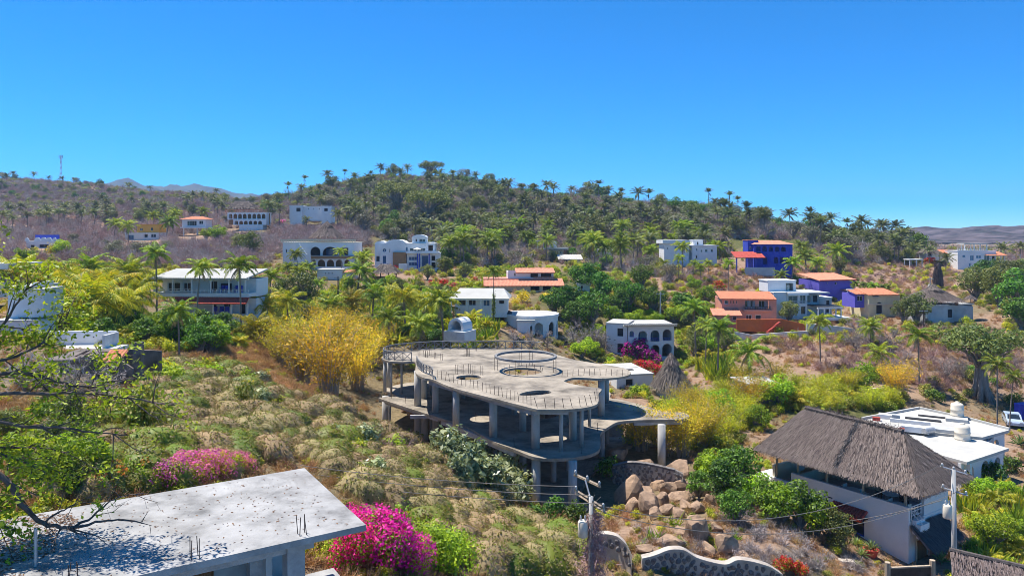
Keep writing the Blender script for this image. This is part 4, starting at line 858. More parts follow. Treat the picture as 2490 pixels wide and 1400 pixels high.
# ------------------------------------------------------------------ houses on the slope
def chair(loc, rz, mat, label, group=None, k=1.0, name='patio_chair'):
    o = empty(name, loc, rz, label, 'chair', group)
    B('seat', M[mat], o, (-.25*k, .25*k, -.25*k, .25*k, .40*k, .45*k)); B('backrest', M[mat], o, (-.25*k, .25*k, .21*k, .27*k, .45*k, .95*k))
    me = MB().box(-.025*k, .025*k, -.025*k, .025*k, 0, .40*k).mesh('leg', M[mat])
    for i in (-1, 1):
        for j in (-1, 1): mobj('leg', me, o, (i*.21*k, j*.21*k, 0))
        B('armrest', M[mat], o, (i*.25*k-.03, i*.25*k+.03, -.22*k, .2*k, .62*k, .66*k))
    return o
# two-storey hotel with verandahs
h = House('verandah_hotel', 'long white two-storey hotel with verandahs and a red tiled awning', 485, 768, 103, -4, 'hotel')
h.shell('white', 366, 608, 680, 724, 4.2, [('r', 380, 412, 690, 712, 'w'), ('r', 420, 440, 690, 712, 'w'), ('r', 487, 508, 686, 712, 'w'), ('r', 515, 545, 690, 711, 'k')], y=2.6, roof=None, foot=0)
h.shell('white', 400, 608, 728, 768, 4.2, [('r', 496, 506, 744, 762, 'k'), ('r', 523, 546, 742, 751, 'w'), ('r', 566, 580, 740, 768, 'k')], y=2.6, roof=None)
h.slope('roofwhite', 358, 604, 676, 659, -.2, 7.4, .14, .35, 'metal_roof')
h.slab('floor_slab', 'white', 362, 608, 713, .5, 0, 2.6); h.slab('ground_slab', 'white2', 362, 610, 766, 1.6, -.3, 2.6)
h.posts('white', (370, 415, 463, 511, 557, 582, 598), 676, 713, .25, .17); h.posts('white', (470, 518, 564, 604), 736, 766, .1, .2)
h.rail('white', 366, 606, 703, 713, .2, 24, 2, t=.07)
h.slope('redtile', 425, 609, 736, 722, -1.0, .0, .1, .25)
h.box('fascia_beam', 'white', 362, 606, 675, 680, .15, .35)
for i, px in enumerate((530, 545, 568, 577)):
    chair(h.e.matrix_basis @ Vector((h.X(px), 1.3, h.Z(713))), (-.4, .5, 0, .1)[i], 'bluecloth', ('blue round-backed chair at the middle of the hotel balcony', 'blue chair second along the hotel balcony', 'blue balcony chair left of the palm trunk', 'blue balcony chair touching the palm trunk')[i], 'balcony chairs', 1.1)
for i, px in enumerate((513, 530, 544)):
    chair(h.e.matrix_basis @ Vector((h.X(px), 1.2, h.Z(766))), .1*i, 'bluecloth', ('dark blue ground-floor hotel chair by the white column', 'middle dark blue chair below the hotel awning', 'dark blue ground-floor hotel chair nearest the dark doorway')[i], 'ground floor chairs', 1.15)
# white compound on the left
h = House('white_walled_compound', 'white walled compound with a long parapet terrace above the ruin', 170, 843, 66, 3)
h.wall('white', 112, 279, 805, 846, 0, .25); h.box('terrace_floor', 'white2', 110, 310, 838, 846, -2.4, -.01); h.box('terrace_wall', 'greyplaster', 150, 315, 842, 885, -2.9, -2.42)
h.box('side_parapet', 'white2', 277, 283, 808, 842, -2.3, .2)
for x0 in (130, 183, 226, 255): h.box('drain_hole', 'dark', x0-1, x0+1.2, 818, 820.5, -.03, .02)
h = House('white_stepped_house', 'white stepped house with a blue-grey shaded wall among palms', 70, 812, 72, 6)
h.shell('white', 22, 78, 700, 812, 5, [('r', 45, 70, 770, 812, 'k')]); h.shell('white2', 76, 111, 706, 740, 4, [], y=-.6, roof='roofwhite', over=.05); h.shell('white', 10, 113, 778, 845, 3, [('r', 84, 90, 785, 808, 'w'), ('r', 93, 99, 785, 808, 'w'), ('r', 102, 107, 785, 808, 'w')], y=-1.4, roof='roofwhite')
h.box('parapet', 'white', 74, 78.5, 688, 700, .3, 4)
h = House('white_roof_terrace_house', 'white house with thick roof slab cut by the frame edge', -2, 700, 95, 0)
h.shell('white', -40, 20, 656, 700, 5, [('r', 3, 14, 660, 688, 'w')]); h.box('roof_slab', 'white', -45, 34, 640, 653, -1.2, 6)
# the ruin
h = House('ruined_house', 'ruined grey house with a collapsed tile roof tangled in dead branches', 200, 1000, 50, 5, 'ruin')
h.posts('concrete_edge', (107, 193, 262, 305), 955, 1030, .2, .3); h.slab('floor_slab', 'ruinwall', 85, 318, 950, .25, 0, 6)
h.wall('ruinwall', 95, 300, 890, 944, 1.2, .2, [('r', 150, 185, 905, 940), ('r', 215, 250, 905, 944)], top=[(300, 905), (262, 878), (235, 893), (190, 872), (140, 885), (95, 895)])
h.wall('ruinwall', 92, 312, 870, 1040, 5.4, .2, top=[(312, 885), (200, 878), (92, 882)]); h.wall('dark', 100, 305, 955, 1030, 4.2, .2)  # near-black wall paints in the shade under the floor slab
h.slope('terracotta', 222, 268, 888, 866, 1.2, 2.8, .08, .24, 'broken_tiled_roof'); h.slab('roof_slab', 'ruinwall', 90, 200, 880, .2, 1.0, 6.0); h.box('side_wall', 'ruinwall', 296, 315, 842, 1010, 1.5, 2.1)
for k in range(9):
    a = Rr.uniform(100, 290); MB().tube([(h.X(a), .8+Rr.uniform(0, 3), h.Z(890)+Rr.uniform(-.1, .6)), (h.X(a)+Rr.uniform(-2, 2), 1+Rr.uniform(0, 3), h.Z(890)+Rr.uniform(.1, .9))], .05, 5).build('fallen_rafter', M['darkbark'], h.e)
# far houses on the upper slope
h = House('white_terrace_house', 'small white roof-terrace house with three rounded parapet humps', 99, 602, 235)
h.shell('white', 64, 134, 587, 602, 5, [('r', 74, 84, 595, 602, 'k'), ('r', 95, 118, 594, 602, 'k')], roof='white', foot=2); h.wall('blue', 69, 128, 571, 587, 3.4, .2)
for x in (90, 105, 118): MB().prism([(h.X(x)+1.0*math.cos(a), h.Z(587)+.1+1.25*math.sin(a)) for a in np.linspace(0, math.pi, 10)], [], 0, .3, lambda a, b, q: (a, .1-q+.3, b)).build('parapet_hump', M['white'], h.e)
for x in (65, 132): MB().prism([(h.X(x)+.7*math.cos(a), h.Z(587)+.1+1.1*math.sin(a)) for a in np.linspace(0, math.pi, 8)], [], 0, .3, lambda a, b, q: (a, .3-q, b)).build('parapet_hump', M['white'], h.e)
h = House('orange_house', 'orange upper-storey house with an arched window among palms', 350, 582, 275)
h.shell('orange', 334, 386, 546, 566, 6, [('a', 366, 372, 553, 561, 'w'), ('r', 340, 347, 555, 561, 'w')], roof='pinkroof', foot=0); h.shell('white', 305, 387, 567, 582, 6.2, [('r', 312, 326, 571, 582, 'b'), ('r', 352, 360, 570, 577), ('r', 368, 380, 569, 577, 'w')], roof='white', y=-.3)
h = House('red_roofed_bungalow', 'white stilted bungalow with a low red tiled hip roof', 470, 572, 285)
h.shell('white', 443, 500, 533, 552, 6, [('r', 455, 478, 537, 549, 'w'), ('r', 484, 494, 537, 545, 'w')], roof=None, foot=0)
e_, r_ = h.Z(533), h.Z(526); A = [(h.X(438), -.8, e_), (h.X(505), -.8, e_), (h.X(505), 6.8, e_), (h.X(438), 6.8, e_)]; R1, R2 = (h.X(458), 3, r_), (h.X(486), 3, r_)
MB().add(A + [R1, R2], [(0, 1, 5, 4), (1, 2, 5), (2, 3, 4, 5), (3, 0, 4), (3, 2, 1, 0)]).build('roof', M['terracotta'], h.e); h.posts('white', (446, 479, 498), 552, 580, .3, .35); h.slab('floor_slab', 'white', 440, 503, 552, .4, -.8, 6)
h = House('arcaded_hotel', 'tall white hotel with two rows of arches and a thatched roof pavilion', 600, 558, 295, 0, 'hotel')
h.shell('white', 553, 648, 517, 534, 6, [('a', 556+11.5*i, 565+11.5*i, 520, 532) for i in range(8)], roof='white', foot=0)
h.shell('white', 568, 648, 535, 547, 6, [('a', 571+11.5*i, 580+11.5*i, 537, 546) for i in range(6)], roof='white', foot=0, y=-.4); h.shell('white', 583, 640, 548, 560, 5, [], roof='white', y=-.6, foot=2)
h.wall('brownwall', 550, 650, 518, 546, 3.0, .2); h.rail('pinkroof', 548, 650, 510, 516, -.3, 16, 1, t=.2)
q = [(h.X(552), 0, h.Z(505)), (h.X(616), 0, h.Z(505)), (h.X(598), 3, h.Z(488)), (h.X(566), 3, h.Z(488))]; q2 = [(h.X(616), 6, h.Z(505)), (h.X(552), 6, h.Z(505)), (h.X(566), 3, h.Z(488)), (h.X(598), 3, h.Z(488))]
mb = MB().add(q + q2[:2], [(0, 1, 2, 3), (4, 5, 3, 2), (1, 4, 2), (5, 0, 3), (0, 5, 4, 1)])
for f in (q, q2, [q[1], q2[0], q[2], q[2]], [q2[1], q[0], q[3], q[3]]): thatch_face(mb, f, RT, 8, 1.0, .25)
mb.build('thatch_roof', [M['thatch_base'], M['thatch']], h.e); h.posts('palewood', (556, 575, 594, 612), 504, 516, .5, .3); h.box('roof_cap', 'palewood', 566, 599, 487, 489, 2.8, 3.2)
h = House('long_white_house', 'long low white house with a curved middle on the upper slope', 758, 535, 305)
h.shell('white', 704, 735, 501, 540, 6, [('r', 720, 731, 505, 515, 'k')], roof='white'); h.shell('white', 735, 782, 503, 530, 6, [('r', 746, 748.5, 506, 509, 'w'), ('r', 759, 761.5, 506, 509, 'w'), ('r', 773, 775.5, 506, 509, 'w')], roof='white', y=1.5); h.shell('white', 782, 806, 502, 540, 6, [('r', 788, 797, 506, 514, 'k')], roof='white')
h.wall('white', 806, 814, 502, 540, .4, .25, top=[(814, 522), (811, 514), (806, 512)]); h.rail('greyplaster', 704, 806, 499, 501, .1, 10, 0, t=.12)
# mansion with roof palapa
h = House('arcaded_mansion', 'cream white mansion with big dark arches and a thatched rooftop palapa', 780, 655, 188, -3, 'mansion')
h.shell('white', 720, 862, 590, 622, 8, [('a', 754, 779, 600, 621), ('a', 784, 822, 600, 621), ('r', 826, 848, 602, 621, 'k')], roof='cream', foot=0, th=.4); h.wall('dark', 740, 858, 596, 622, 3.0, .2); h.wall('blueglass', 786, 820, 604, 621, 2.6, .1)  # near-black wall behind the arches paints in their inner shade
h.shell('white', 683, 722, 590, 634, 6, [('r', 690, 694, 606, 614, 'w')], roof='white', y=.8); h.slab('floor_slab', 'brownwall', 752, 862, 622, .6, -1.0, 4)
h.shell('white', 755, 858, 629, 650, 7, [('a', 759, 769, 631, 647), ('a', 773.5, 792, 631, 648), ('a', 796, 814, 631, 648), ('a', 818, 835, 631, 648), ('a', 839, 853, 631, 648)], roof=None, th=.3, y=-.5); h.wall('brownwall', 756, 857, 630, 655, 2.2, .2)
h.wall('white', 723, 760, 592, 640, -1.6, .3, top=[(760, 618), (750, 618), (731, 592), (723, 592)], name='stair_wall'); h.rail('cream', 682, 866, 582, 589, -.2, 30, 0, t=.28, name='balustrade')
mx_, my_ = h.X(781), 5.0; cone_thatch(h.e, (mx_, my_, 0), 4.1, h.Z(574), h.Z(537), RT, True, 10, 'thatch', .9, .22)
for a in np.linspace(0, 6.28, 8)[:-1]: MB().tube([(mx_+3.3*math.cos(a), my_+3.3*math.sin(a), h.Z(590)), (mx_+3.3*math.cos(a), my_+3.3*math.sin(a), h.Z(573))], .12, 6).build('palapa_post', M['palewood'], h.e)
h = House('white_gabled_annex', 'small white gabled annex below the mansion, behind palms', 805, 697, 170, 4)
h.shell('white', 772, 832, 657, 697, 7, [('r', 790, 793, 663, 666, 'k'), ('r', 798, 801, 663, 666, 'k'), ('r', 806, 809, 663, 666, 'k')], roof='roofwhite'); h.box('side_wing', 'white2', 832, 862, 662, 700, 1, 6); h.slope('pinkroof', 820, 863, 662, 657, .6, 3, .1, .3)
# dome house
h = House('domed_white_house', 'bright white modern house with rounded roofs, glass fronts and a brown wall', 990, 657, 192, 2)
h.shell('white', 925, 986, 594, 650, 9, [('o', 930, 940, 604, 613, 'b'), ('r', 947, 949, 605, 614, 'k'), ('r', 931, 939, 622, 640, 'bB')], roof='white', top=[(986, 590), (980, 585), (970, 582.5), (958, 582.5), (948, 585), (940, 591), (925, 594)], over=.02)
barrel(h.e, 'white', h.X(937), h.X(986), .23, 8.7, h.Z(592), 1.0); h.shell('white', 911, 926, 593, 640, 6, [('r', 914, 923, 622, 636, 'k')], roof=None, y=.6); barrel(h.e, 'white', h.X(911), h.X(938), .8, 6.4, h.Z(593), .75)
h.shell('white', 970, 1056, 593, 613, 8, [('r', 974, 991, 601, 612, 'b'), ('r', 996, 1012, 603, 612, 'w'), ('r', 1015, 1034, 603, 612, 'w'), ('r', 1041, 1052, 596, 611)], roof='white', y=.5, foot=0)
h.shell('white', 1001, 1036, 578, 592, 5, [('r', 1009, 1013, 581, 588, 'k'), ('r', 1018, 1033, 581, 589, 'w')], roof=None, y=1.2, foot=0); barrel(h.e, 'white', h.X(1000), h.X(1037), 1.1, 6.3, h.Z(578.5), .85)
h.rail('white', 1036, 1057, 588, 593, .7, 7, 1, t=.12); h.slab('balcony', 'white', 988, 1068, 613, .35, -1.4, 3)
h.shell('white', 989, 1068, 616, 653, 8, [('r', 994, 1014, 624, 633, 'b'), ('r', 994, 1014, 637, 646, 'b'), ('r', 1026, 1041, 622, 652, 'bB'), ('r', 1049, 1058, 622, 634), ('r', 1049, 1059, 638, 652)], roof=None)
h.posts('blue', (1016, 1021, 1044), 615, 653, -.9, .28); h.box('brown_wall', 'brownwall', 956, 988, 613, 650, -.5, -.1); h.rail('white', 990, 1068, 609, 614, -1.3, 20, 2, t=.08); h.box('garden_wall', 'white', 972, 992, 640, 664, -2.2, -1.9); h.wall('dark', 990, 1066, 617, 654, 4, .1)  # near-black wall at the end paints in the shade of the ground-floor rooms
o = empty('patio_umbrella', h.e.matrix_basis @ Vector((h.X(1015), -.4, h.Z(613))), 0, 'white square patio umbrella on the upper balcony of the modern house', 'umbrella')
MB().tube([(0, 0, 0), (0, 0, 1.0)], .04, 6).build('pole', M['palewood'], o); MB().lathe([(1.15, .72), (1.1, .76), (.05, 1.2)], 8).build('canopy', M['cloth'], o)
h = House('thatched_bar', 'low open thatched pavilion below the modern white house', 935, 680, 165)
R1, R2 = (h.X(922), 2, h.Z(643)), (h.X(948), 2, h.Z(643)); A = [(h.X(903), -.5, h.Z(663)), (h.X(967), -.5, h.Z(663)), (h.X(967), 4.5, h.Z(663)), (h.X(903), 4.5, h.Z(663))]
mb = MB().add(A + [R1, R2], [(0, 1, 5, 4), (1, 2, 5), (2, 3, 4, 5), (3, 0, 4), (3, 2, 1, 0)])
for f in ([A[0], A[1], R2, R1], [A[1], A[2], R2, R2], [A[2], A[3], R1, R2], [A[3], A[0], R1, R1]): thatch_face(mb, f, RT, 12, .8, .18)
mb.build('thatch_roof', [M['thatch_base'], M['thatch']], h.e); h.posts('darkwood', (907, 925, 945, 963), 663, 690, .2, .2); h.box('bar_counter', 'brownwall', 908, 962, 672, 688, .6, 1.2)
# centre-right far houses
h = House('modern_canopy_house', 'small modern white house with a thin flat canopy on the hill', 1345, 624, 225)
h.shell('cream', 1336, 1370, 608, 624, 5, [('r', 1353, 1357, 611, 621, 'd'), ('r', 1361, 1366, 611, 618, 'w')], roof=None); h.box('roof_slab', 'roofwhite', 1324, 1381, 602, 607, -1.5, 6); h.shell('white', 1338, 1354, 588, 602, 3, [], roof='white', y=1, foot=0); h.posts('white', (1308, 1322), 587, 604, .5, .2); h.box('canopy', 'roofwhite', 1304, 1342, 585, 587.5, -.5, 4)
h = House('white_roof_pavilion', 'low pavilion with a broad pale flat roof on the palm hillside', 1387, 640, 215)
h.shell('white2', 1362, 1412, 628, 640, 5, [('r', 1368, 1380, 631, 639, 'k'), ('r', 1386, 1400, 631, 639, 'k')], roof=None); h.slope('roofwhite', 1357, 1417, 630, 620, -1, 6, .2, .5, 'roof')
for (x0, x1, y0, lab) in [(1454, 1490, 604, 'pale roof half hidden by a leafless tree on the hill'), (1212, 1248, 624, 'pale flat roof half hidden by palms on the hillside')]:
    h = House('hidden_cottage', lab, (x0+x1)/2, y0+10, 225); h.shell('white2', x0+2, x1-2, y0+3, y0+10, 5, [('r', x0+8, x0+13, y0+4.5, y0+9, 'k')], roof=None); h.slope('roofwhite', x0, x1, y0+4, y0-2, -.5, 5.5, .15, .5, 'roof')
h = House('salmon_roofed_house', 'low house with two long salmon tiled roofs', 1290, 707, 158, 3)
h.shell('white', 1236, 1350, 662, 680, 6, [('r', 1252, 1256, 665, 673, 'w'), ('r', 1292, 1312, 666, 677, 'k'), ('r', 1318, 1345, 666, 677, 'k')], roof=None, y=3, foot=0); h.slope('pinkroof', 1256, 1353, 664, 655, 2.2, 6.5); h.shell('cream', 1190, 1370, 692, 707, 7, [('r', 1290, 1312, 696, 706), ('r', 1320, 1340, 695, 706), ('r', 1345, 1362, 695, 706)], roof=None)
h.slope('pinkroof', 1176, 1372, 694, 679, -1.0, 3.2); h.slab('terrace', 'pink', 1176, 1352, 679, .3, 2.4, 9); h.wall('dark', 1192, 1368, 694, 707, 3.5, .1); h.rail('brownwall', 1300, 1352, 674, 679, 2.5, 8, 1, t=.1)  # near-black wall paints in the shade beneath the lower roof
h = House('white_roofed_pavilion_house', 'white pavilion with a broad white roof and slim white columns', 1166, 755, 124, -3)
h.shell('white', 1104, 1232, 727, 755, 5, [('r', 1112, 1131, 730, 744, 'w'), ('r', 1138, 1156, 730, 744, 'w'), ('r', 1174, 1190, 729, 745, 'b'), ('r', 1196, 1206, 729, 744, 'w'), ('r', 1212, 1226, 729, 740, 'w')], roof=None, y=.8)
e_, r_ = h.Z(725), h.Z(704); A = [(h.X(1092), -.7, e_), (h.X(1240), -.7, e_), (h.X(1240), 6.5, e_), (h.X(1092), 6.5, e_)]; R1, R2 = (h.X(1112), 3.4, r_), (h.X(1222), 3.4, r_)
MB().add(A + [R1, R2], [(0, 1, 5, 4), (1, 2, 5), (2, 3, 4, 5), (3, 0, 4), (3, 2, 1, 0)]).build('roof', M['roofwhite'], h.e); h.box('fascia', 'white', 1094, 1238, 725.5, 729, -.5, -.3); h.posts('white', (1098, 1136, 1170, 1205, 1234), 729, 758, -.4, .16); h.rail('white', 1098, 1236, 744, 754, -.4, 16, 1)
h = House('white_vaulted_chapel', 'little white vaulted hut with a round arched opening', 1108, 805, 104, -25, 'hut')
out = [(-1.25, 0), (1.25, 0)] + [(1.25*math.cos(a), .5+1.35*math.sin(a)) for a in np.linspace(0, math.pi, 12)]; inn = [(-.85, .15), (.85, .15)] + [(.85*math.cos(a), .5+1.0*math.sin(a)) for a in np.linspace(0, math.pi, 12)]
MB().prism(out, [inn], 0, 2.6, lambda a, b, q: (a, 2.6-q, b)).build('vault', M['white'], h.e); MB().box(-1.7, 1.7, -.5, 3, -1.5, .0).build('plinth', M['white2'], h.e); MB().prism([(a*.98, b) for a, b in out], [], 0, .1, lambda a, b, q: (a, 2.75-q, b)).build('back_wall', M['white2'], h.e)
# round house
h = House('round_white_house', 'round white single-storey house with tall arches and a flat roof', 1293, 828, 122); rr = 68*h.k; cy_ = rr+.3; mb = MB(); n = 40
ang = np.linspace(0, 2*math.pi, n, endpoint=False); H0, H1 = h.Z(845), h.Z(772)
op = lambda a: any(abs(((math.degrees(a)-c_+180) % 360)-180) < w_ for c_, w_ in ((206, 8.5), (248, 9), (285, 10), (318, 9), (345, 8), (180, 6)))
for i in range(n*3):
    a0, a1 = i/(n*3)*2*math.pi, (i+1)/(n*3)*2*math.pi; am = (a0+a1)/2; c_ = [q for q in ((206, 8.5), (248, 9), (285, 10), (318, 9), (345, 8), (180, 6)) if abs(((math.degrees(am)-q[0]+180) % 360)-180) < q[1]]
    def seg(z0, z1):
        if z1-z0 < .02: return
        v = [(r_*math.cos(a), cy_+r_*math.sin(a), z) for z in (z0, z1) for a, r_ in ((a0, rr), (a1, rr), (a1, rr-.25), (a0, rr-.25))]; mb.add(v, [(0,3,2,1),(4,5,6,7),(0,1,5,4),(1,2,6,5),(2,3,7,6),(3,0,4,7)])
    if c_:
        t_ = abs(((math.degrees(am)-c_[0][0]+180) % 360)-180)/c_[0][1]; zt = h.Z(800) + 1.0*math.sqrt(max(0, 1-t_*t_)); seg(H0, h.Z(822)); seg(zt, H1)
    else: seg(H0, H1)
mb.build('wall', M['white'], h.e); MB().lathe([(rr+.12, 0), (rr+.12, .16), (rr+.02, .2)], 48, (0, cy_, H1+.002)).build('roof', M['roofwhite'], h.e); MB().lathe([(rr+.16, 0), (rr+.16, .42), (rr-.02, .42), (rr-.02, .0)], 48, (0, cy_, H1-.2)).build('roof_rim', M['white'], h.e)
MB().lathe([(rr*.55, 0), (rr*.55, H1-H0)], 24, (0, cy_, H0)).build('inner_wall', M['white2'], h.e); MB().lathe([(rr-.3, 0), (rr-.3, .1)], 24, (0, cy_, h.Z(824))).build('floor', M['white2'], h.e)
h.box('entry_block', 'white', 1258, 1292, 780, 830, -.4, 1.2); h.box('entry_roof', 'roofwhite', 1256, 1301, 777, 780, -.7, 1.6); h.box('doorway', 'dark', 1289, 1293.5, 792, 826, -.42, .6)
wheeltank(P(1238, 768, 126), .55, .85, 'black', 'black_water_tank', 'black water tank on the edge of the round house roof')
# two-storey arcade house
h = House('arcaded_white_house', 'white two-storey house with blue-lined arches beside a purple bougainvillea', 1580, 872, 126, 4)
h.shell('white', 1527, 1640, 793, 872, 7, [('a', 1530, 1541, 804, 819, 'bB'), ('a', 1552, 1573, 804, 830), ('a', 1582, 1604, 803, 830), ('a', 1612, 1634, 801, 828), ('a', 1583, 1604, 838, 866), ('a', 1611, 1635, 836, 867), ('a', 1552, 1574, 838, 866)], roof=None, th=.4)
h.wall('white2', 1528, 1600, 797, 872, 3.0, .2, [('r', 1556, 1566, 812, 832, 'bB'), ('r', 1586, 1596, 810, 832, 'wB')]); h.slab('floor_slab', 'white', 1529, 1638, 833, .25, .42, 6.7); h.rail('blueframe', 1552, 1636, 822, 830, .5, 18, 1, t=.06)
MB().box(h.X(1515), h.X(1645), -.6, 7.6, h.Z(793)+.003, h.Z(790)).build('roof', M['roofwhite'], h.e)
tm = MB().lathe([(.16, 0), (.16, .5)], 8).mesh('roof_tile', M['roofwhite'])
for i in range(24): mobj('roof_tile', tm, h.e, (h.X(1517)+i*.385, -.62, h.Z(789)), (math.radians(68), 0, 0))
w = House('arcade_wing', '', 1503, 872, 128, 0); w.e.parent = h.e; w.e.location = (h.X(1500), 1.0, 0); w.e.rotation_euler = (0, 0, math.radians(-24))
w.shell('white', 1479, 1530, 790, 872, 6, [('r', 1505, 1521, 799, 820, 'k'), ('r', 1505, 1521, 836, 860, 'k'), ('r', 1484, 1490, 826, 829, 'k'), ('r', 1496, 1502, 828, 831, 'k')], roof='roofwhite')
wm = w.e.matrix_basis.copy()
for ch in list(w.e.children): ch.parent = h.e; ch.matrix_basis = wm @ ch.matrix_basis
bpy.data.objects.remove(w.e)
# cone palapa and neighbouring flat roof
h = House('conical_palapa', 'round grey thatched palapa with a steep cone roof and cap', 1632, 952, 95, 0, 'palapa'); cone_thatch(h.e, (0, 0, 0), 2.55, h.Z(935), h.Z(857), RT, True, 40, 'thatch', .6, .07)
MB().lathe([(2.0, -1.0), (2.0, h.Z(934))], 20).build('wall', M['white2'], h.e)
h = House('flat_roofed_annex', 'low white flat roof with a skylight slot beside the conical palapa', 1545, 938, 98, 12)
h.shell('white', 1497, 1590, 912, 940, 8, [('r', 1520, 1540, 920, 938, 'k')], roof='roofwhite'); MB().box(h.X(1515), h.X(1585), 4.5, 7.8, h.Z(912)+.2, h.Z(908)).build('raised_roof', M['roofwhite'], h.e); MB().box(h.X(1530), h.X(1560), 2.6, 3.3, h.Z(912)+.19, h.Z(912)+.25).build('skylight', M['dark'], h.e)
# white villa, blue house
h = House('white_cubic_villa', 'white cubic villa with flat overhanging roof and a stair tower', 1677, 645, 198)
h.shell('white', 1615, 1675, 592, 645, 7, [('r', 1640, 1648, 598, 610, 'b'), ('r', 1652, 1666, 597, 610, 'w'), ('r', 1622, 1625, 602, 606, 'w')], roof=None); h.box('roof_slab', 'white', 1610, 1676, 584, 592, -1.0, 8); h.shell('white', 1682, 1741, 598, 650, 7, [('a', 1691, 1694, 604, 610, 'w'), ('r', 1702, 1706, 607, 613, 'w'), ('r', 1712, 1719, 606, 613, 'w'), ('r', 1726, 1732, 606, 613, 'w'), ('r', 1690, 1694, 620, 628, 'k')], roof='white', y=-.8, over=.5); h.shell('white', 1688, 1712, 585, 598, 4, [('r', 1697, 1701, 588, 596, 'k')], roof='white', y=1, foot=0); h.box('link_wall', 'white', 1672, 1684, 598, 650, 1.5, 3)
h = House('cobalt_blue_house', 'cobalt blue house with terracotta roofs and two rows of arches', 1868, 662, 188, -3)
h.shell('blue', 1834, 1926, 594, 662, 8, [('a', 1838, 1850, 599, 611), ('a', 1854, 1865, 599, 612), ('a', 1869, 1880, 600, 612), ('a', 1884, 1895, 600, 612), ('a', 1899, 1910, 600, 612), ('a', 1882, 1892, 625, 640), ('a', 1896, 1906, 625, 640), ('a', 1909, 1918, 625, 640), ('a', 1855, 1866, 625, 642)], roof=None)
h.shell('blue', 1823, 1848, 585, 625, 5, [('r', 1827, 1831, 600, 607, 'w')], roof='terracotta', y=1.5, foot=0); h.wall('purple', 1836, 1924, 595, 662, 3.2, .2); h.slab('floor_slab', 'blue', 1836, 1924, 617, .3, .3, 7)
e_, r_ = h.Z(594), h.Z(584.5); MB().add([(h.X(1830), -.7, e_), (h.X(1929), -.7, e_), (h.X(1929), 8.5, e_), (h.X(1830), 8.5, e_), (h.X(1850), 4, r_), (h.X(1905), 4, r_)], [(0, 1, 5, 4), (1, 2, 5), (2, 3, 4, 5), (3, 0, 4), (3, 2, 1, 0)]).build('tiled_roof', M['pinkroof'], h.e)
h.slope('redtile', 1779, 1850, 625, 612, -4.5, .5); h.posts('blue', (1783, 1805, 1828), 626, 660, -4, .25); h.box('garden_wall', 'greyplaster', 1800, 1870, 648, 668, -5, -4.7)
# pink house with terraces
h = House('pink_house', 'salmon pink two-storey house with balcony above an orange garden wall', 1815, 805, 139, -6)
h.shell('pink', 1757, 1886, 728, 805, 8, [('r', 1763, 1772, 727.5+3, 740, 'w'), ('r', 1777, 1779.5, 731, 739, 'w'), ('r', 1784, 1786.5, 731, 739, 'w'), ('r', 1791, 1793.5, 731, 739, 'w'), ('r', 1812, 1836, 731, 750), ('r', 1844, 1868, 731, 750), ('r', 1814, 1828, 765, 788, 'w'), ('r', 1836, 1850, 765, 790, 'k')], roof=None)
h.wall('white2', 1808, 1870, 729, 751, 1.4, .15, [('r', 1814, 1822, 732, 748, 'w'), ('r', 1828, 1834, 732, 748, 'w'), ('r', 1848, 1862, 732, 748, 'w')]); h.slope('terracotta', 1751, 1884, 726, 713, -.7, 5); h.rail('darkwood', 1808, 1872, 745, 752, -.3, 16, 1); h.slab('balcony', 'pink', 1806, 1874, 752, .25, -.9, .0)
h.shell('pink', 1738, 1797, 762, 790, 4, [('r', 1775, 1785, 765, 774, 'w')], roof=None, y=-3); h.slope('pinkroof', 1728, 1796, 762, 750, -3.6, 0); h.slab('terrace', 'cream', 1800, 1890, 788, .3, -4, 0)
h = House('garden_wall', 'burnt orange garden wall with a pale retaining wall below the pink house', 1890, 832, 131, -9, 'wall')
h.wall('terracotta_wall', 1798, 1960, 781, 811, 2, .25, top=[(1960, 790), (1905, 778), (1850, 780), (1798, 780)]); h.wall('white2', 1790, 1962, 803, 835, 0, .3, top=[(1962, 803), (1900, 808), (1830, 815), (1790, 808)], name='retaining_wall'); h.wall('white2', 1960, 2092, 786, 822, .5, .3, top=[(2092, 800), (2040, 792), (1985, 787), (1960, 786)], name='retaining_wall')
mb = MB()
for i in range(9): mb.box(h.X(1868+i*3.4), h.X(1868+i*3.4)+.32, .5, 1.6, h.Z(808-i*3)-.25, h.Z(808-i*3))
mb.build('staircase', M['redtile'], h.e)
# modern white house
h = House('modern_white_house', 'modern white and grey house with a roof tower, glass storey and pergola', 1955, 772, 144, 6)
h.shell('white', 1878, 1950, 685, 711, 4, [('r', 1924, 1944, 690, 708)], roof='white', y=2.5, foot=0); h.box('tower_recess', 'greyplaster', 1923, 1946, 688, 711, 4.5, 4.7); h.shell('white', 1880, 1912, 712, 772, 6, [], roof='white', y=.2); h.box('roof_slab', 'greyplaster', 1912, 2018, 711, 714, -.6, 8); h.box('fascia', 'white', 1910, 1962, 712.5, 717, -.75, -.62)
h.shell('white', 1914, 1966, 717, 772, 6, [('r', 1948, 1962, 718, 738, 'w'), ('r', 1950, 1962, 745, 765, 'w'), ('r', 1918, 1942, 719, 738, 'w')], roof=None, y=.4); h.shell('greyplaster', 1966, 2000, 717, 772, 5, [('r', 1970, 1980, 719, 737, 'w'), ('r', 1984, 1997, 719, 737, 'k')], roof=None, y=1.0); wheeltank(h.e.matrix_basis @ Vector((h.X(1934), 3.6, h.Z(711)+.2)), .55, 1.2, 'tank', 'roof_water_tank', 'pale water tank in the recess of the modern house tower')
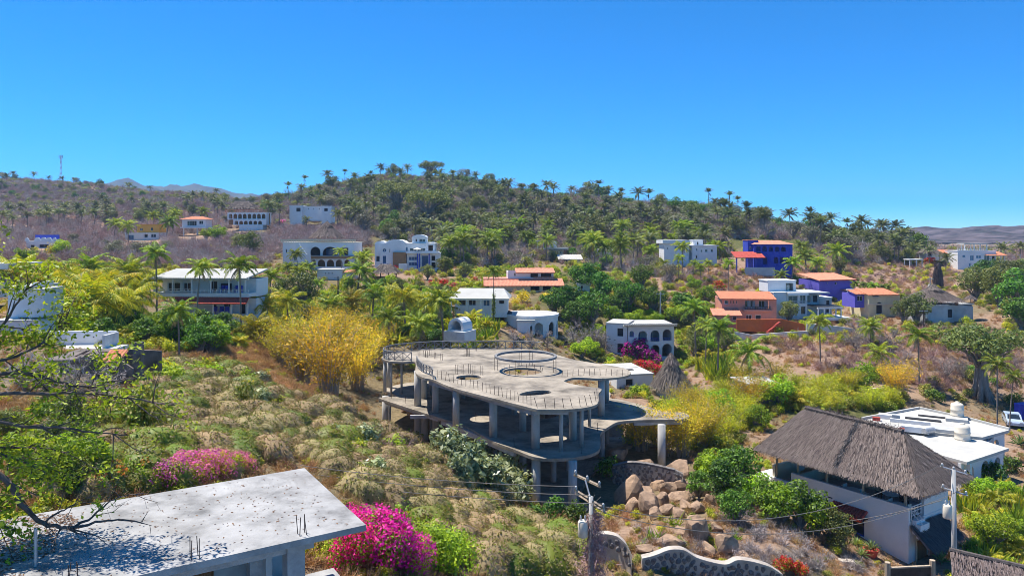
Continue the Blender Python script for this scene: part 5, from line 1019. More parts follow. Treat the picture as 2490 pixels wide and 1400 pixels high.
h.box('pergola_roof', 'black', 1968, 2028, 741, 743, -3.2, .8); h.box('pergola_beam', 'white', 1967, 2030, 743.2, 747, -3.4, -3.1); h.posts('white', (1970, 1985, 1998, 2014, 2027), 747, 775, -3.2, .16); h.slab('terrace', 'white', 1960, 2050, 768, .5, -4, 1); h.shell('greyplaster', 2008, 2040, 727, 765, 4, [('r', 2026, 2036, 732, 764, 'k')], roof='white', y=2); h.rail('galv', 1914, 1962, 731, 738, .1, 8, 2)
# violet house
h = House('violet_house', 'violet-blue house with a red-edged salmon roof', 2040, 738, 178, 14)
h.shell('purple', 1985, 2085, 681, 738, 8, [('r', 2028, 2034, 686, 692, 'w'), ('r', 2006, 2009, 686, 690, 'w')], roof=None); h.slope('pinkroof', 1983, 2090, 681, 668, -.5, 8.6); h.box('eave_board', 'redtile', 1983, 2089, 679.5, 682, -.66, -.5)
h.posts('white', (2044, 2062, 2078), 704, 735, -2.5, .2); h.box('pergola_beam', 'white', 2042, 2082, 701, 704, -2.7, -2.3); h.slab('porch_roof', 'brownwall', 2044, 2082, 703, .12, -2.3, 0)
# yellow house
h = House('pale_yellow_house', 'pale yellow house with terracotta roof and a dark curved entrance', 2150, 772, 149, 5)
h.shell('paleyellow', 2110, 2190, 716, 772, 7, [('a', 2130, 2146, 734, 764, 'k'), ('r', 2164, 2171, 746, 753, 'w'), ('r', 2181, 2186, 747, 757, 'k'), ('r', 2120, 2138, 718, 722, 'k')], roof=None); h.slope('terracotta', 2106, 2186, 716, 705, -.7, 5); h.shell('purple', 2086, 2112, 716, 735, 5, [('r', 2092, 2106, 720, 733, 'w')], roof=None, y=1.5); h.slope('terracotta', 2083, 2112, 715, 708, .6, 4); h.box('cornice', 'cream', 2108, 2191, 738, 741, -.18, -.005)
# grey house with palapa
h = House('grey_palapa_house', 'grey block house with an open thatched palapa storey', 2310, 790, 139, 8)
h.shell('greyplaster', 2252, 2304, 743, 795, 6, [('r', 2256, 2262, 754, 760, 'k')], roof='roofwhite'); h.shell('greyplaster', 2304, 2332, 745, 795, 5, [('r', 2305, 2329, 752, 775, 'k')], roof='roofwhite', y=1); h.shell('greyplaster', 2332, 2394, 744, 775, 6, [], roof='roofwhite', y=2, top=[(2394, 748), (2360, 744), (2332, 744)])
R1, R2 = (h.X(2290), 4.5, h.Z(705)), (h.X(2326), 4.5, h.Z(705)); A = [(h.X(2264), .5, h.Z(733)), (h.X(2353), .5, h.Z(733)), (h.X(2353), 8.5, h.Z(733)), (h.X(2264), 8.5, h.Z(733))]
mb = MB().add(A + [R1, R2], [(0, 1, 5, 4), (1, 2, 5), (2, 3, 4, 5), (3, 0, 4), (3, 2, 1, 0)])
for f in ([A[0], A[1], R2, R1], [A[1], A[2], R2, R2], [A[2], A[3], R1, R2], [A[3], A[0], R1, R1]): thatch_face(mb, f, RT, 16, .8, .14)
mb.build('thatch_roof', [M['thatch_base'], M['thatch']], h.e); mb = MB(); c_ = (h.X(2310), 4.5, 0); cone_thatch(h.e, c_, 1.4, h.Z(708), h.Z(694), RT, False, 30, 'thatch', .6, .12)
h.posts('wood', (2270, 2300, 2340, 2344), 732, 745, 1.4, .28); h.wall('purple', 2272, 2330, 733, 745, 6.5, .2); h.rail('darkwood', 2300, 2340, 738, 744, .9, 10, 1)
o = empty('beach_umbrella', P(2360, 745, 143), 0, 'small thatched parasol on the terrace of the grey house', 'parasol'); MB().tube([(0, 0, -.3), (0, 0, 2.2)], .05, 6).build('pole', M['palewood'], o); cone_thatch(o, (0, 0, 0), 1.1, 1.5, 2.3, RT, False, 30, 'thatch', .4, .1)
# right-hand white house
h = House('white_ridge_house', 'white two-storey house with roof pergola and terracotta side roof', 2382, 657, 228, -4)
h.shell('white', 2331, 2420, 611, 657, 8, [('r', 2342, 2349, 620, 626, 'b'), ('r', 2360, 2369, 621, 634, 'b'), ('r', 2374, 2386, 621, 628, 'b'), ('r', 2393, 2405, 621, 635, 'w'), ('r', 2357, 2362, 640, 648, 'b'), ('r', 2376, 2384, 643, 650, 'b'), ('r', 2411, 2418, 622, 636, 'k')], roof='white'); h.slope('terracotta', 2394, 2441, 620, 610, -1.5, 5); h.rail('white', 2331, 2398, 604, 611, .2, 14, 1, t=.12); h.posts('white', (2352, 2374, 2404), 593, 611, 1.2, .25); h.posts('white', (2360, 2382, 2404), 593, 611, 5, .25); h.box('pergola_roof', 'roofwhite', 2350, 2406, 591.5, 594, .8, 5.5); h.slab('balcony', 'white', 2400, 2430, 636, .3, -1.2, 0); h.posts('white', (2428, 2437), 620, 655, -.8, .2); h.rail('white', 2400, 2430, 630, 636, -1.1, 6, 1)
h = House('white_hut', 'tiny white hut with a dark doorway among hill palms', 2199, 616, 255, 0, 'hut'); h.shell('white', 2192, 2206, 599, 616, 3, [('r', 2197, 2201, 603, 614, 'k')], roof='pinkroof')
h = House('thatched_cottage', 'thatched cottage with a small terracotta roof near the white ridge house', 2275, 622, 235, 0, 'cottage'); cone_thatch(h.e, (h.X(2268), 2, 0), 3.2, h.Z(613), h.Z(597), RT, False, 10, 'thatch', .8, .2); h.shell('white2', 2252, 2284, 612, 624, 4, [('r', 2260, 2266, 615, 623, 'k')], roof=None); h.slope('terracotta', 2284, 2320, 615, 608, -.5, 4); h.shell('cream', 2286, 2318, 615, 626, 4, [], roof=None)
h = House('white_pergola', 'thin white pergola frame beside red bougainvillea', 2227, 645, 228, 0, 'pergola'); h.posts('white', (2212, 2228, 2242), 632, 650, 0, .22); h.posts('white', (2212, 2228, 2242), 632, 650, 3, .22); h.box('roof', 'white', 2210, 2244, 630, 632, -.3, 3.3)
h = House('ochre_wall', 'ochre and grey garden wall below the palm ridge', 2078, 626, 238, 0, 'wall'); h.wall('brownwall', 2061, 2096, 609, 628, 0, .3); h.wall('greyplaster', 1945, 2062, 614, 630, .6, .3)
o = MB(); hh = House('retaining_wall', 'long grey retaining wall across the cleared slope', 1590, 664, 188, 0, 'wall'); hh.wall('greyplaster', 1535, 1640, 661, 676, 0, .3, top=[(1640, 662), (1590, 660), (1535, 662)])
hh = House('white_shed', 'little white shed roof deep among the trees', 1415, 695, 150, 0, 'shed'); hh.shell('white2', 1406, 1434, 690, 704, 4, [('r', 1412, 1418, 694, 703, 'k')], roof=None); hh.slope('roofwhite', 1403, 1437, 691, 684, -.4, 4.4, .12, .4, 'roof')
hh = House('white_cistern', 'small white tank block among dark mango trees', 1499, 748, 143, 0, 'tank'); hh.shell('white', 1490, 1510, 739, 750, 2, [], roof='white')
for (x0, x1, y0, y1, d, lab) in [(1800, 1880, 925, 946, 97, 'low white roof sunk in bright shrubs left of the tall palm'), (1990, 2035, 922, 945, 98, 'short white wall gleaming between the yellow shrubs'), (2095, 2180, 938, 962, 100, 'white curved garden wall beyond the yellow shrubs')]:
    hh = House('garden_shelter' if y1-y0 == 21 else 'garden_wall', lab, (x0+x1)/2, y1, d, 8, 'wall' if y1-y0 != 21 else 'shelter'); hh.wall('white2', x0, x1, y0+8, y1+15, 0, .25, top=[(x1, y0+10), ((x0+x1)/2, y0+5), (x0, y0+7)]); 
    if y1-y0 == 21: hh.box('roof', 'roofwhite', x0-3, x1+3, y0, y0+3, -2, 3)
# ------------------------------------------------------------------ thatched house on the right
class Frame:
    """a thing laid out in its own axes: x along one wall, y along the other, z up"""
    def __init__(s, name, label, cat, o, u, v): s.o, s.u, s.v = np.array(o, float), np.array([*u, 0.]), np.array([*v, 0.]); s.e = empty(name, tuple(o), 0, label, cat)
    def p(s, a, b, c): return tuple(s.u*a + s.v*b + np.array([0, 0, c]))
    def box(s, name, mat, a0, a1, b0, b1, c0, c1, parent=None):
        v = [s.p(a, b, c) for c in (c0, c1) for a, b in ((a0, b0), (a1, b0), (a1, b1), (a0, b1))]; mb = MB().add(v, [(0,3,2,1),(4,5,6,7),(0,1,5,4),(1,2,6,5),(2,3,7,6),(3,0,4,7)])
        if np.cross(s.u, s.v)[2] < 0: mb.F = [(f[:, ::-1], m_) for f, m_ in mb.F]
        return mb.build(name, M[mat] if isinstance(mat, str) else mat, parent or s.e)
    def prism(s, name, mat, outer, holes, b0, b1):      # outline in (x, z), thickened along y
        mb = MB().prism(outer, holes, b0, b1, lambda a, c, h: s.p(a, h, c))
        if np.cross(s.u, s.v)[2] > 0: mb.F = [(f[:, ::-1], m_) for f, m_ in mb.F]
        return mb.build(name, M[mat], s.e)
    def prismy(s, name, mat, outer, holes, a0, a1):     # outline in (y, z), thickened along x
        mb = MB().prism(outer, holes, a0, a1, lambda b, c, h: s.p(h, b, c)); return mb.build(name, M[mat], s.e)
rect = lambda a0, a1, c0, c1: [(a0, c0), (a1, c0), (a1, c1), (a0, c1)]
K = P(2209, 1375, 52.0); u2 = unit(np.array([19.3-26.3, 61.6-51.0])); v2 = np.array([-u2[1], u2[0]]); v2 = v2 if v2[0] > 0 else -v2
T = Frame('thatched_villa', 'white house under a huge grey thatched roof with an open dining terrace', 'house', K, u2, v2)
T.prism('front_wall', 'white', [(0, -1.5), (11.6, -1.5), (11.6, 3.15), (9.6, 3.15), (9.6, 4.0), (0, 4.12)], [rect(3.3, 5.3, .9, 2.35)], 0, .25)
T.box('low_wing', 'white', 11.61, 13.8, .1, 3.0, -1.5, 2.7); T.box('side_wall', 'white', 0, .25, .26, 5.6, -1.5, 3.1); T.box('gable_parapet', 'white', .03, .28, 2.2, 5.6, 3.102, 4.3); T.box('back_wall', 'white', .26, 11.6, 5.4, 5.62, -1.5, 3.2); T.box('end_wall', 'cream', 11.35, 11.6, .26, 5.4, -1.5, 4.1)
T.box('terrace_floor', 'concrete_edge', .3, 11.3, .26, 5.38, 2.55, 2.8); T.box('back_parapet', 'cream', 3.0, 11.3, 5.15, 5.38, 2.81, 4.0); T.box('inner_partition', 'cream', 9.4, 9.6, .6, 5.1, 2.81, 3.7)
T.box('wall_ledge', 'white', 5.2, 10.6, -.28, -.002, 2.35, 2.5)
w = T.box('window', 'blueframe', 3.3, 5.3, .06, .14, .9, 1.0)
for a in (3.3, 5.22): T.box('frame', 'blueframe', a, a+.08, .06, .14, 1.001, 2.35, w)
T.box('frame', 'frame', 4.26, 4.34, .07, .13, 1.001, 2.34, w); T.box('pane', 'glass', 3.38, 5.22, .16, .18, 1.0, 2.35, w)
T.box('vent_slot', 'dark', 5.9, 6.3, -.02, .02, 3.0, 3.08)
for i, (a0, a1, z, n) in enumerate([(3.0, 5.8, 2.75, 13), (9.7, 11.3, 2.55, 8), (11.9, 13.4, 2.6, 8)]):        # tiled awnings: every row of tiles a piece
    aw = T.box('tile_awning', 'darkwood', a0, a1, -.75, -.005, z-.42, z-.38); tl = MB().tube([T.p(0, -.02, .12), T.p(0, -.5, -.12), T.p(0, -.95, -.42)], [.11, .12, .13], 8).mesh('tile_row', M['redtile'])
    for j in range(n): mobj('tile_row', tl, aw, T.p(a0+(a1-a0)*(j+.5)/n, 0, z))
# hip roof
ez, rz_ = 5.75, 8.75; e0, e1, w0, w1 = -1.3, 12.0, -1.15, 5.9; r0, r1, rw = 1.7, 9.9, 2.4
A = [T.p(e0, w0, ez), T.p(e1, w0, ez), T.p(e1, w1, ez), T.p(e0, w1, ez)]; R1, R2 = T.p(r0, rw, rz_), T.p(r1, rw, rz_+.15)
mb = MB().add(A + [R1, R2, T.p(e0, w0, ez-.25), T.p(e1, w0, ez-.25), T.p(e1, w1, ez-.25), T.p(e0, w1, ez-.25)], [(0, 4, 5, 1), (1, 5, 2), (2, 5, 4, 3), (3, 4, 0), (6, 7, 8, 9), (0, 1, 7, 6), (1, 2, 8, 7), (2, 3, 9, 8), (3, 0, 6, 9)])
for f in ([A[0], A[1], R2, R1], [A[1], A[2], R2, R2], [A[2], A[3], R1, R2], [A[3], A[0], R1, R1]): thatch_face(mb, f, RT, 210, .42, .045, .03, .05)
for f in ([A[0], A[1]], [A[3], A[0]], [A[1], A[2]]):                                   # shaggy fringe hanging at the eaves
    a, b = map(np.array, f); n = int(np.linalg.norm(b-a)*70); t_ = RT.uniform(0, 1, (n, 1)); blades(mb, a+(b-a)*t_ + RT.normal(size=(n, 3))*[.05, .05, .08], np.array([0, 0, -1.]) + RT.normal(size=(n, 3))*.25, RT.uniform(.3, .65, n), .05, RT, 1)
tr_ = mb.build('thatch_roof', [M['thatch_base'], M['thatch']], T.e)
mb = MB(); rp = np.linspace(0, 1, 12)[:, None]; pts_r = np.array(R1) + (np.array(R2)-np.array(R1))*rp; mb.tube(pts_r + [0, 0, .04], .2, 7); n = 900; t_ = RT.uniform(0, 1, (n, 1)); blades(mb, np.array(R1)+(np.array(R2)-np.array(R1))*t_ + RT.normal(size=(n, 3))*.1 + [0, 0, .15], RT.normal(size=(n, 3)) + [0, 0, -.4], .35, .05, RT, 1); mb.build('ridge_roll', [M['thatch_base'], M['thatch']], tr_)
mb = MB(); sm_ = np.array([np.array(A[0])*(1-.47)+np.array(A[1])*.47, np.array(R1)*(1-.42)+np.array(R2)*.42]); n = 500; t_ = RT.uniform(0, 1, (n, 1)); blades(mb, sm_[0]+(sm_[1]-sm_[0])*t_ + RT.normal(size=(n, 3))*[.1, .1, .05] + [0, 0, .15], unit(sm_[0]-sm_[1]) + RT.normal(size=(n, 3))*.5, .4, .05, RT); mb.build('thatch_seam', M['thatch_dark'], tr_)
pm = MB().tube([(0, 0, 0), (0, 0, 3.1)], .1, 8).mesh('post', M['palewood'], True)
for a, b in ((.4, .35), (3.6, .35), (6.6, .35), (9.2, .35), (11.2, .35), (.6, 5.3), (4, 5.3), (8, 5.3), (11.2, 5.3)): mobj('post', pm, T.e, T.p(a, b, 2.78))
# stair with white railing, little awning and doors at the gable end
for i in range(2): T.box('step', 'white', -.35-.3*i, -.05-.3*i, .4, 1.6, 2.5-.22*i-.3, 3.2-.24*i)
rl = T.box('stair_railing', 'frame', -.05, .0, .35, 1.7, 4.1, 4.16)
for i in range(4): T.box('post', 'frame', -.04, .0, .36+.42*i, .40+.42*i, 3.15, 4.1, rl)
for z in (3.45, 3.75): T.box('bar', 'frame', -.035, -.005, .35, 1.7, z, z+.04, rl)
mb = MB(); [mb.tube([T.p(-.05, b, z), T.p(-.9, b, z-.7)], .025, 5) for b, z in ((.4, 4.1), (.4, 3.7))]; mb.build('slope_bar', M['frame'], rl)
AW = [T.p(-1.5, -.1, 1.75), T.p(-1.5, 4.6, 1.75), T.p(-.1, 4.4, 2.85), T.p(-.1, .1, 2.85)]; mb = MB().add(AW + [tuple(np.array(q)-[0, 0, .2]) for q in AW], [(0, 1, 2, 3), (7, 6, 5, 4), (0, 4, 5, 1), (1, 5, 6, 2), (2, 6, 7, 3), (3, 7, 4, 0)]); thatch_face(mb, AW, RT, 150, .45, .045, .03)
n = 260; t_ = RT.uniform(0, 1, (n, 1)); blades(mb, np.array(AW[0])+(np.array(AW[1])-np.array(AW[0]))*t_, np.array([0, 0, -1.]) + RT.normal(size=(n, 3))*.2, .5, .05, RT, 1); mb.build('door_awning', [M['thatch_dark'], M['thatch_dark']], T.e)
for b0 in (1.0, 2.7): d_ = T.box('door', 'wood', -.07, -.002, b0, b0+1.35, -.6, 1.5); T.box('door_frame', 'cream', -.1, -.071, b0-.1, b0, -.6, 1.6, d_)
T.box('doorstep', 'white2', -2.2, -.01, .3, 4.9, -1.4, -.6)
# dining furniture under the roof
for i, (a, b) in enumerate([(1.6, 1.6), (3.2, 3.4), (5.4, 1.8)]):
    o = empty('round_table', K + Vector(T.p(a, b, 2.8)), 0, ('round pale table at the gable end under the thatch', 'round pale table at the middle of the thatched terrace', 'round pale table deep under the thatch')[i], 'table', 'terrace tables')
    MB().lathe([(.62, .7), (.62, .74)], 20).build('table_top', M['cloth'], o); MB().lathe([(.25, 0), (.05, .06), (.05, .7)], 10).build('pedestal', M['darkwood'], o)
    for j in range(2): chair(K + Vector(T.p(a+(-1)**j*.95, b+.2, 2.8)), math.atan2(u2[1], u2[0]) + math.pi/2*(-1)**j, 'cloth' if i != 1 else 'darkwood', ('chair %s the gable end terrace table', 'chair %s the middle terrace table', 'chair %s the deepest terrace table')[i] % ('on the near side of', 'on the far side of')[j])
o = empty('pedestal_fan', K + Vector(T.p(10.2, 2.0, 2.8)), 0, 'round metal fan standing at the far end of the thatched terrace', 'fan'); MB().tube([(0, 0, 0), (0, 0, 1.2)], .03, 6).build('stand', M['galv'], o); MB().lathe([(.25, 0), (.25, .04)], 12).build('base', M['galv'], o); MB().lathe([(.4, 0), (.42, .06), (.4, .12)], 16).build('cage', M['galv'], o, loc=(0, -.06, 1.3), rot=(math.pi/2, 0, 0))

# ------------------------------------------------------------------ flat-roofed villa behind it
ZV = CZ-21.5; q4 = lambda pts_: [(1710 + a/3.182, 960 + b/3.182) for a, b in pts_]
V0 = G(2330, 1080, ZV) - Vector((0, 0, 3)); fv = empty('flat_roofed_villa', V0, 0, 'sprawling white flat-roofed villa with arched porches and roof tanks', 'villa')
vl = lambda a, b, z=ZV: (lambda g: (g.x-V0.x, g.y-V0.y))(G(*q4([(a, b)])[0], z))
zr = 3.0
MB().prism([vl(*q) for q in [(1230,205),(1670,122),(2030,200),(2370,288),(2160,345),(1560,285),(1440,262)]], [], zr-.05, zr+.25).build('roof', M['roofwhite'], fv)
MB().prism([vl(*q) for q in [(1430,270),(1560,288),(2158,350),(2365,413),(2040,520),(1640,412)]], [], zr-.25, zr+.02).build('roof', M['roofwhite'], fv)
for pl in ([(2030,200),(2370,288)], [(1670,122),(2030,200)], [(1230,205),(1670,122)]):
    a, b = np.array(vl(*pl[0])), np.array(vl(*pl[1])); d = unit(b-a); nn = np.array([-d[1], d[0]])*.12; MB().prism([tuple(a-nn), tuple(b-nn), tuple(b+nn), tuple(a+nn)], [], zr+.252, zr+.5).build('parapet', M['roofwhite'], fv)
def arch_wall(pa, pb, arches, zt, mat='white', inset=.5, name='arched_wall'):
    a, b = np.array(vl(*pa)), np.array(vl(*pb)); L_ = np.linalg.norm(b-a); d = (b-a)/L_; nn = np.array([-d[1], d[0]]); nn = nn if nn[1] > 0 else -nn; a = a+nn*inset; b = b+nn*inset
    hol = []
    for c_, r_, hh in arches: c_ *= L_; hol.append([(c_-r_, .35), (c_+r_, .35)] + [(c_+r_*math.cos(q), hh-r_+r_*math.sin(q)) for q in np.linspace(0, math.pi, 11)])
    MB().prism([(0, -2.2), (L_, -2.2), (L_, zt), (0, zt)], hol, 0, .3, lambda s_, z, h: (a[0]+d[0]*s_+nn[0]*h, a[1]+d[1]*s_+nn[1]*h, z)).build(name, M[mat], fv)
    for hl in hol:
        r_ = (hl[1][0]-hl[0][0])/2; cx_ = (hl[0][0]+hl[1][0])/2; hs = hl[2][1]; MB().prism([(cx_+(r_+.16)*math.cos(q), hs+(r_+.16)*math.sin(q)) for q in np.linspace(0, math.pi, 13)], [], .0, .06, lambda s_, z, h: (a[0]+d[0]*s_-nn[0]*(h+.003), a[1]+d[1]*s_-nn[1]*(h+.003), z)) if False else None
arch_wall((1640,412), (2040,520), [(.55, 1.05, 2.3), (.85, .9, 2.3), (.2, .8, 2.2)], zr-.26); arch_wall((2040,520), (2365,413), [(.2, .75, 2.25), (.55, .75, 2.25), (.85, .6, 2.2)], zr-.26); arch_wall((2160,345), (2370,288), [(.25, .5, 2.35), (.68, .62, 2.35)], zr-.06)
MB().prism([vl(*q) for q in [(1300,235),(1660,160),(2020,225),(2250,300),(2150,400),(2000,440),(1660,380)]], [], -2.2, zr-.27).build('inner_walls', M['greyplaster'], fv); MB().prism([vl(*q) for q in [(1640,412),(2040,520),(2365,413),(2150,352)]], [], -2.2, .3).build('porch_floor', M['mortar'], fv)
def roofbox(a, b, lx, ly, hh, mat, name, rz=-.5):
    x, y = vl(a, b); MB().box(-lx/2, lx/2, -ly/2, ly/2, 0, hh).build(name, M[mat], fv, loc=(x, y, zr+.252), rot=(0, 0, rz))
for a, b, lx, ly, hh, mt, nm in [(1640,300,2.6,1.2,.6,'white','roof_hatch'),(1850,300,2.6,1.3,.35,'greyplaster','skylight'),(1700,210,3.6,.7,.12,'dark','roof_trough'),(1800,190,3.6,.5,.12,'dark','roof_trough'),(1490,215,.8,.6,.7,'greyplaster','chimney'),(1440,200,2.2,1.0,.5,'white','roof_kerb'),(1600,240,4.0,.25,.4,'white','roof_kerb'),(1960,215,2.2,1.8,.35,'roofwhite','tank_plinth'),(1340,215,.8,.5,.4,'redtile','tile_ridge')]: roofbox(a, b, lx, ly, hh, mt, nm)
x, y = vl(1965, 200); wheeltank((V0.x+x, V0.y+y, ZV+.62), .7, 1.5, 'tank', 'beige_water_tank', 'beige ribbed water tank at the far edge of the flat villa roof'); x, y = vl(2005, 345); wheeltank((V0.x+x, V0.y+y, ZV+.02), .75, 1.6, 'tank', 'beige_water_tank', 'beige ribbed water tank at the middle of the flat villa roof')
x, y = vl(1745, 318); o = MB().tube([(-.7, 0, .3), (.7, 0, .3)], .3, 12).build('gas_cylinder', M['galv'], loc=(V0.x+x, V0.y+y, ZV+.3), rot=(0, 0, .4)); tag(o, 'grey horizontal gas cylinder lying on the flat villa roof', 'gas cylinder')
x, y = vl(1535, 305); o = empty('red_bucket', (V0.x+x, V0.y+y, ZV+.25), 0, 'small red bucket on the flat villa roof', 'bucket'); MB().lathe([(.22, 0), (.3, .45), (.27, .45), (.2, .05)], 14).build('body', M['redpot'], o); mb = MB().tube([(.28*math.cos(a), 0, .45+.2*math.sin(a)) for a in np.linspace(0, math.pi, 9)], .015, 5).build('handle', M['galv'], o)

# ------------------------------------------------------------------ thatched gate roof, gate, pot, car, tarpaulin
o = empty('thatched_gate_roof', P(2420, 1385, 40), 0, 'small grey thatched ridge roof over the entrance in the corner', 'roof')
a, b = np.array([-2.2, .5, .85]), np.array([2.6, -1.6, .35]); d = unit(b-a); sd = np.array([-d[1], d[0], 0])*-1.5; dn = np.array([0, 0, -1.0])
qs = [[a+sd+dn, b+sd+dn, b, a], [b-sd+dn, a-sd+dn, a, b]]; mb = MB()
for q in qs: mb.add([tuple(x_) for x_ in q], [(0, 1, 2, 3)]); thatch_face(mb, q, RT, 210, .4, .04)
mb.build('thatch', [M['thatch_base'], M['thatch']], o); MB().tube([a+[0, 0, .05], b+[0, 0, .05]], .13, 7).build('ridge_roll', M['thatch_base'], o)
for q in (a, b): MB().tube([q*[.8, .8, 1]+[0, 0, -.1], q*[.8, .8, 0]+[0, 0, -3.5]], .12, 7).build('post', M['palewood'], o)
o = empty('wooden_gate', P(2213, 1400, 46), .1, 'dark brown panel gate between two weathered posts', 'gate'); MB().box(-1.35, 1.35, -.05, .05, -.9, .55).build('gate_panel', M['darkwood'], o); MB().box(-1.35, 1.35, -.08, .08, .55, .63).build('cap_rail', M['palewood'], o)
for x in (-1.5, 1.5): MB().tube([(x, 0, -2.5), (x, 0, .95)], .17, 8).build('gate_post', M['palewood'], o)
o = empty('potted_plant', hit(2118, 1352) or P(2118, 1352, 51), 0, 'spiky green plant in a red clay pot beside the white wall', 'potted plant'); MB().lathe([(.32, 0), (.5, .45), (.54, .55), (.46, .55), (.4, .3)], 18).build('pot', M['redpot'], o); mobj('foliage', PL['agave'][0][0][1], o, (0, 0, .5), scale=.55)
def car(loc, rz, mat, label):
    o = empty('parked_car', loc, rz, label, 'car'); prof = [(-2.1, .35), (2.05, .35), (2.1, .7), (1.95, .88), (1.0, .98), (.35, 1.42), (-1.1, 1.45), (-1.75, 1.05), (-2.1, .98)]
    MB().prism(prof, [], -.85, .85, lambda a, b, h: (a, h, b)).build('body', M[mat], o)
    MB().prism([(.92, .99), (.36, 1.38), (-1.05, 1.40), (-1.6, 1.06)], [], -.86, .86, lambda a, b, h: (a, h, b)).build('side_windows', M['glass'], o); MB().add([(1.02, -.7, 1.0), (1.02, .7, 1.0), (.39, .62, 1.42), (.39, -.62, 1.42)], [(0, 1, 2, 3)]).build('windscreen', M['glass'], o); MB().box(-1.05, .3, -.8, .8, 1.452, 1.49).build('roof_panel', M[mat], o)
    wm_ = MB().lathe([(.33, -.11), (.33, .11)], 18).mesh('wheel', M['tyre']); rm = MB().lathe([(.19, -.115), (.19, .115)], 12).mesh('rim', M['galv'])
    for x in (-1.3, 1.3):
        for y in (-.78, .78): w_ = mobj('wheel', wm_, o, (x, y, .33), (math.pi/2, 0, 0)); mobj('rim', rm, w_)
    for y in (-.6, .6): MB().box(2.02, 2.09, y-.18, y+.18, .68, .82).build('headlight', M['frame'], o)
    MB().box(2.06, 2.12, -.3, .3, .42, .52).build('number_plate', M['frame'], o); return o
car(on(2462, 94) + Vector((0, 0, .02)), math.radians(-115), 'carpaint', 'pale blue-white car parked in the shade beside the palms')
o = MB().box(-1.1, 1.1, -1.2, 1.2, 0, 1.9).build('blue_tarpaulin', M['bluecloth'], loc=on(2502, 97), rot=(0, 0, .3)); tag(o, 'bright blue tarpaulin cut off by the frame edge behind the car', 'tarpaulin')

# ------------------------------------------------------------------ power lines
def insulator(parent, loc): MB().lathe([(.05, 0), (.05, .08), (.09, .1), (.05, .14), (.08, .17), (.03, .24)], 10).build('insulator', M['ceramic'], parent, True, loc=loc)
def transformer(parent, loc, k=1.0):
    t_ = MB().lathe([(.26*k, 0), (.28*k, .05), (.28*k, .8*k), (.22*k, .88*k), (.08*k, .92*k)], 18).build('transformer', M['tank'], parent, True, loc=loc)
    for x in (-.12, .12): MB().lathe([(.04, 0), (.06, .08), (.04, .14), (.06, .2), (.03, .3)], 8, (x*k, 0, .86*k)).build('bushing', M['ceramic'], t_)
    return t_
def wire(a, b, sag, label):
    a, b = np.array(a), np.array(b); t_ = np.linspace(0, 1, 18)[:, None]; p = a+(b-a)*t_; p[:, 2] -= 4*sag*(t_*(1-t_))[:, 0]; o = MB().tube(p - p[0], .022, 4).build('power_line', M['wire'], loc=tuple(p[0])); tag(o, label, 'cable', 'overhead power lines'); return o
PB = P(1437, 1400, 40); pole1 = empty('utility_pole', (PB.x, PB.y, CZ-20.5), 0, 'vine-choked utility pole with a grey transformer below the concrete building', 'utility pole'); pt = CZ-20.5
top1 = P(1430, 1215, 40).z - pt
MB().tube([(0, 0, -1), (0, 0, top1+.2)], [.17, .12], 9).build('pole', M['concrete_col'], pole1, True); transformer(pole1, (-.45, -.1, P(0, 1302, 40).z-pt), 1.0)
arms1 = []
for i, (dx, dy, dz) in enumerate([(-.1, 0, .05), (-.05, .15, -.22), (-.35, .5, .75), (-.3, .7, .62)]):
    if i < 2: a = np.array([-.75+dx, .55+dy, top1+dz+.35]); b = np.array([.8+dx, -.45+dy, top1+dz-.35])
    else: a = np.array([-.75+dx*.2, .7+dy, top1+dz+.3]); b = np.array([.65+dx*.2, -.1+dy, top1+dz-.12])
    mb = MB().tube([a, b], .065, 4).build('crossarm', M['palewood'], pole1); arms1.append((a, b))
    for q in (.05, .5, .95): insulator(pole1, tuple(a+(b-a)*q))
MB().tube([(0, 0, top1), (-.25, .6, top1+.9)], .05, 5).build('brace', M['galv'], pole1)
for i in range(5): MB().tube([(Rr.uniform(-.6, .6), Rr.uniform(-.3, .3), top1+Rr.uniform(-.3, .4)), (Rr.uniform(-.3, .3), 0, top1-.6), (Rr.uniform(-.5, .5), 0, top1-.3)], .015, 4).build('loose_cable', M['wire'], pole1)
mb = MB(); n = 2600; t_ = RT.uniform(0, 1, n); wv = .35+.75*(1-t_)**1.2; bb = np.stack([RT.normal(size=n)*wv*.55+.15, RT.normal(size=n)*wv*.4, t_*(top1-.3)-.4], -1); blades(mb, bb, RT.normal(size=(n, 3)) + [0, 0, -.8], .45, .04, RT); bl_ = mb.build('dead_vine', M['twig'], pole1); bl_['kind'] = 'stuff'
w1 = [Vector(pole1.location) + Vector(tuple(arms1[0][0]+(arms1[0][1]-arms1[0][0])*q)) for q in (.05, .5, .95)]
w0 = [P(-60, 955+20*i, 46+i) for i in range(3)]
for i in range(3): wire(w0[i], w1[i] + Vector((0, 0, .2)), 1.3, ('upper', 'middle', 'lower')[i] + ' power line running left from the vine-choked pole')
P2 = P(2322, 1400, 46); pole2 = empty('utility_pole', (P2.x, P2.y, CZ-23.4), 0, 'grey concrete utility pole with transformer beside the thatched house', 'utility pole'); pt2 = CZ-23.4; top2 = P(0, 1140, 46).z - pt2
MB().tube([(0, 0, -1), (-.1, 0, top2)], [.19, .13], 9).build('pole', M['concrete_col'], pole2, True); transformer(pole2, (-.5, -.05, P(0, 1258, 46).z-pt2), .95)
for z_, x0, x1 in ((top2-.05, -.85, .7), (P(0, 1193, 46).z-pt2, -.8, .75)):
    MB().tube([(x0, .1, z_+.2), (x1, -.1, z_-.25)], .055, 4).build('crossarm', M['galv'], pole2); [insulator(pole2, (x0+(x1-x0)*q, 0, z_+.2-.45*q)) for q in (.03, .5, .97)]
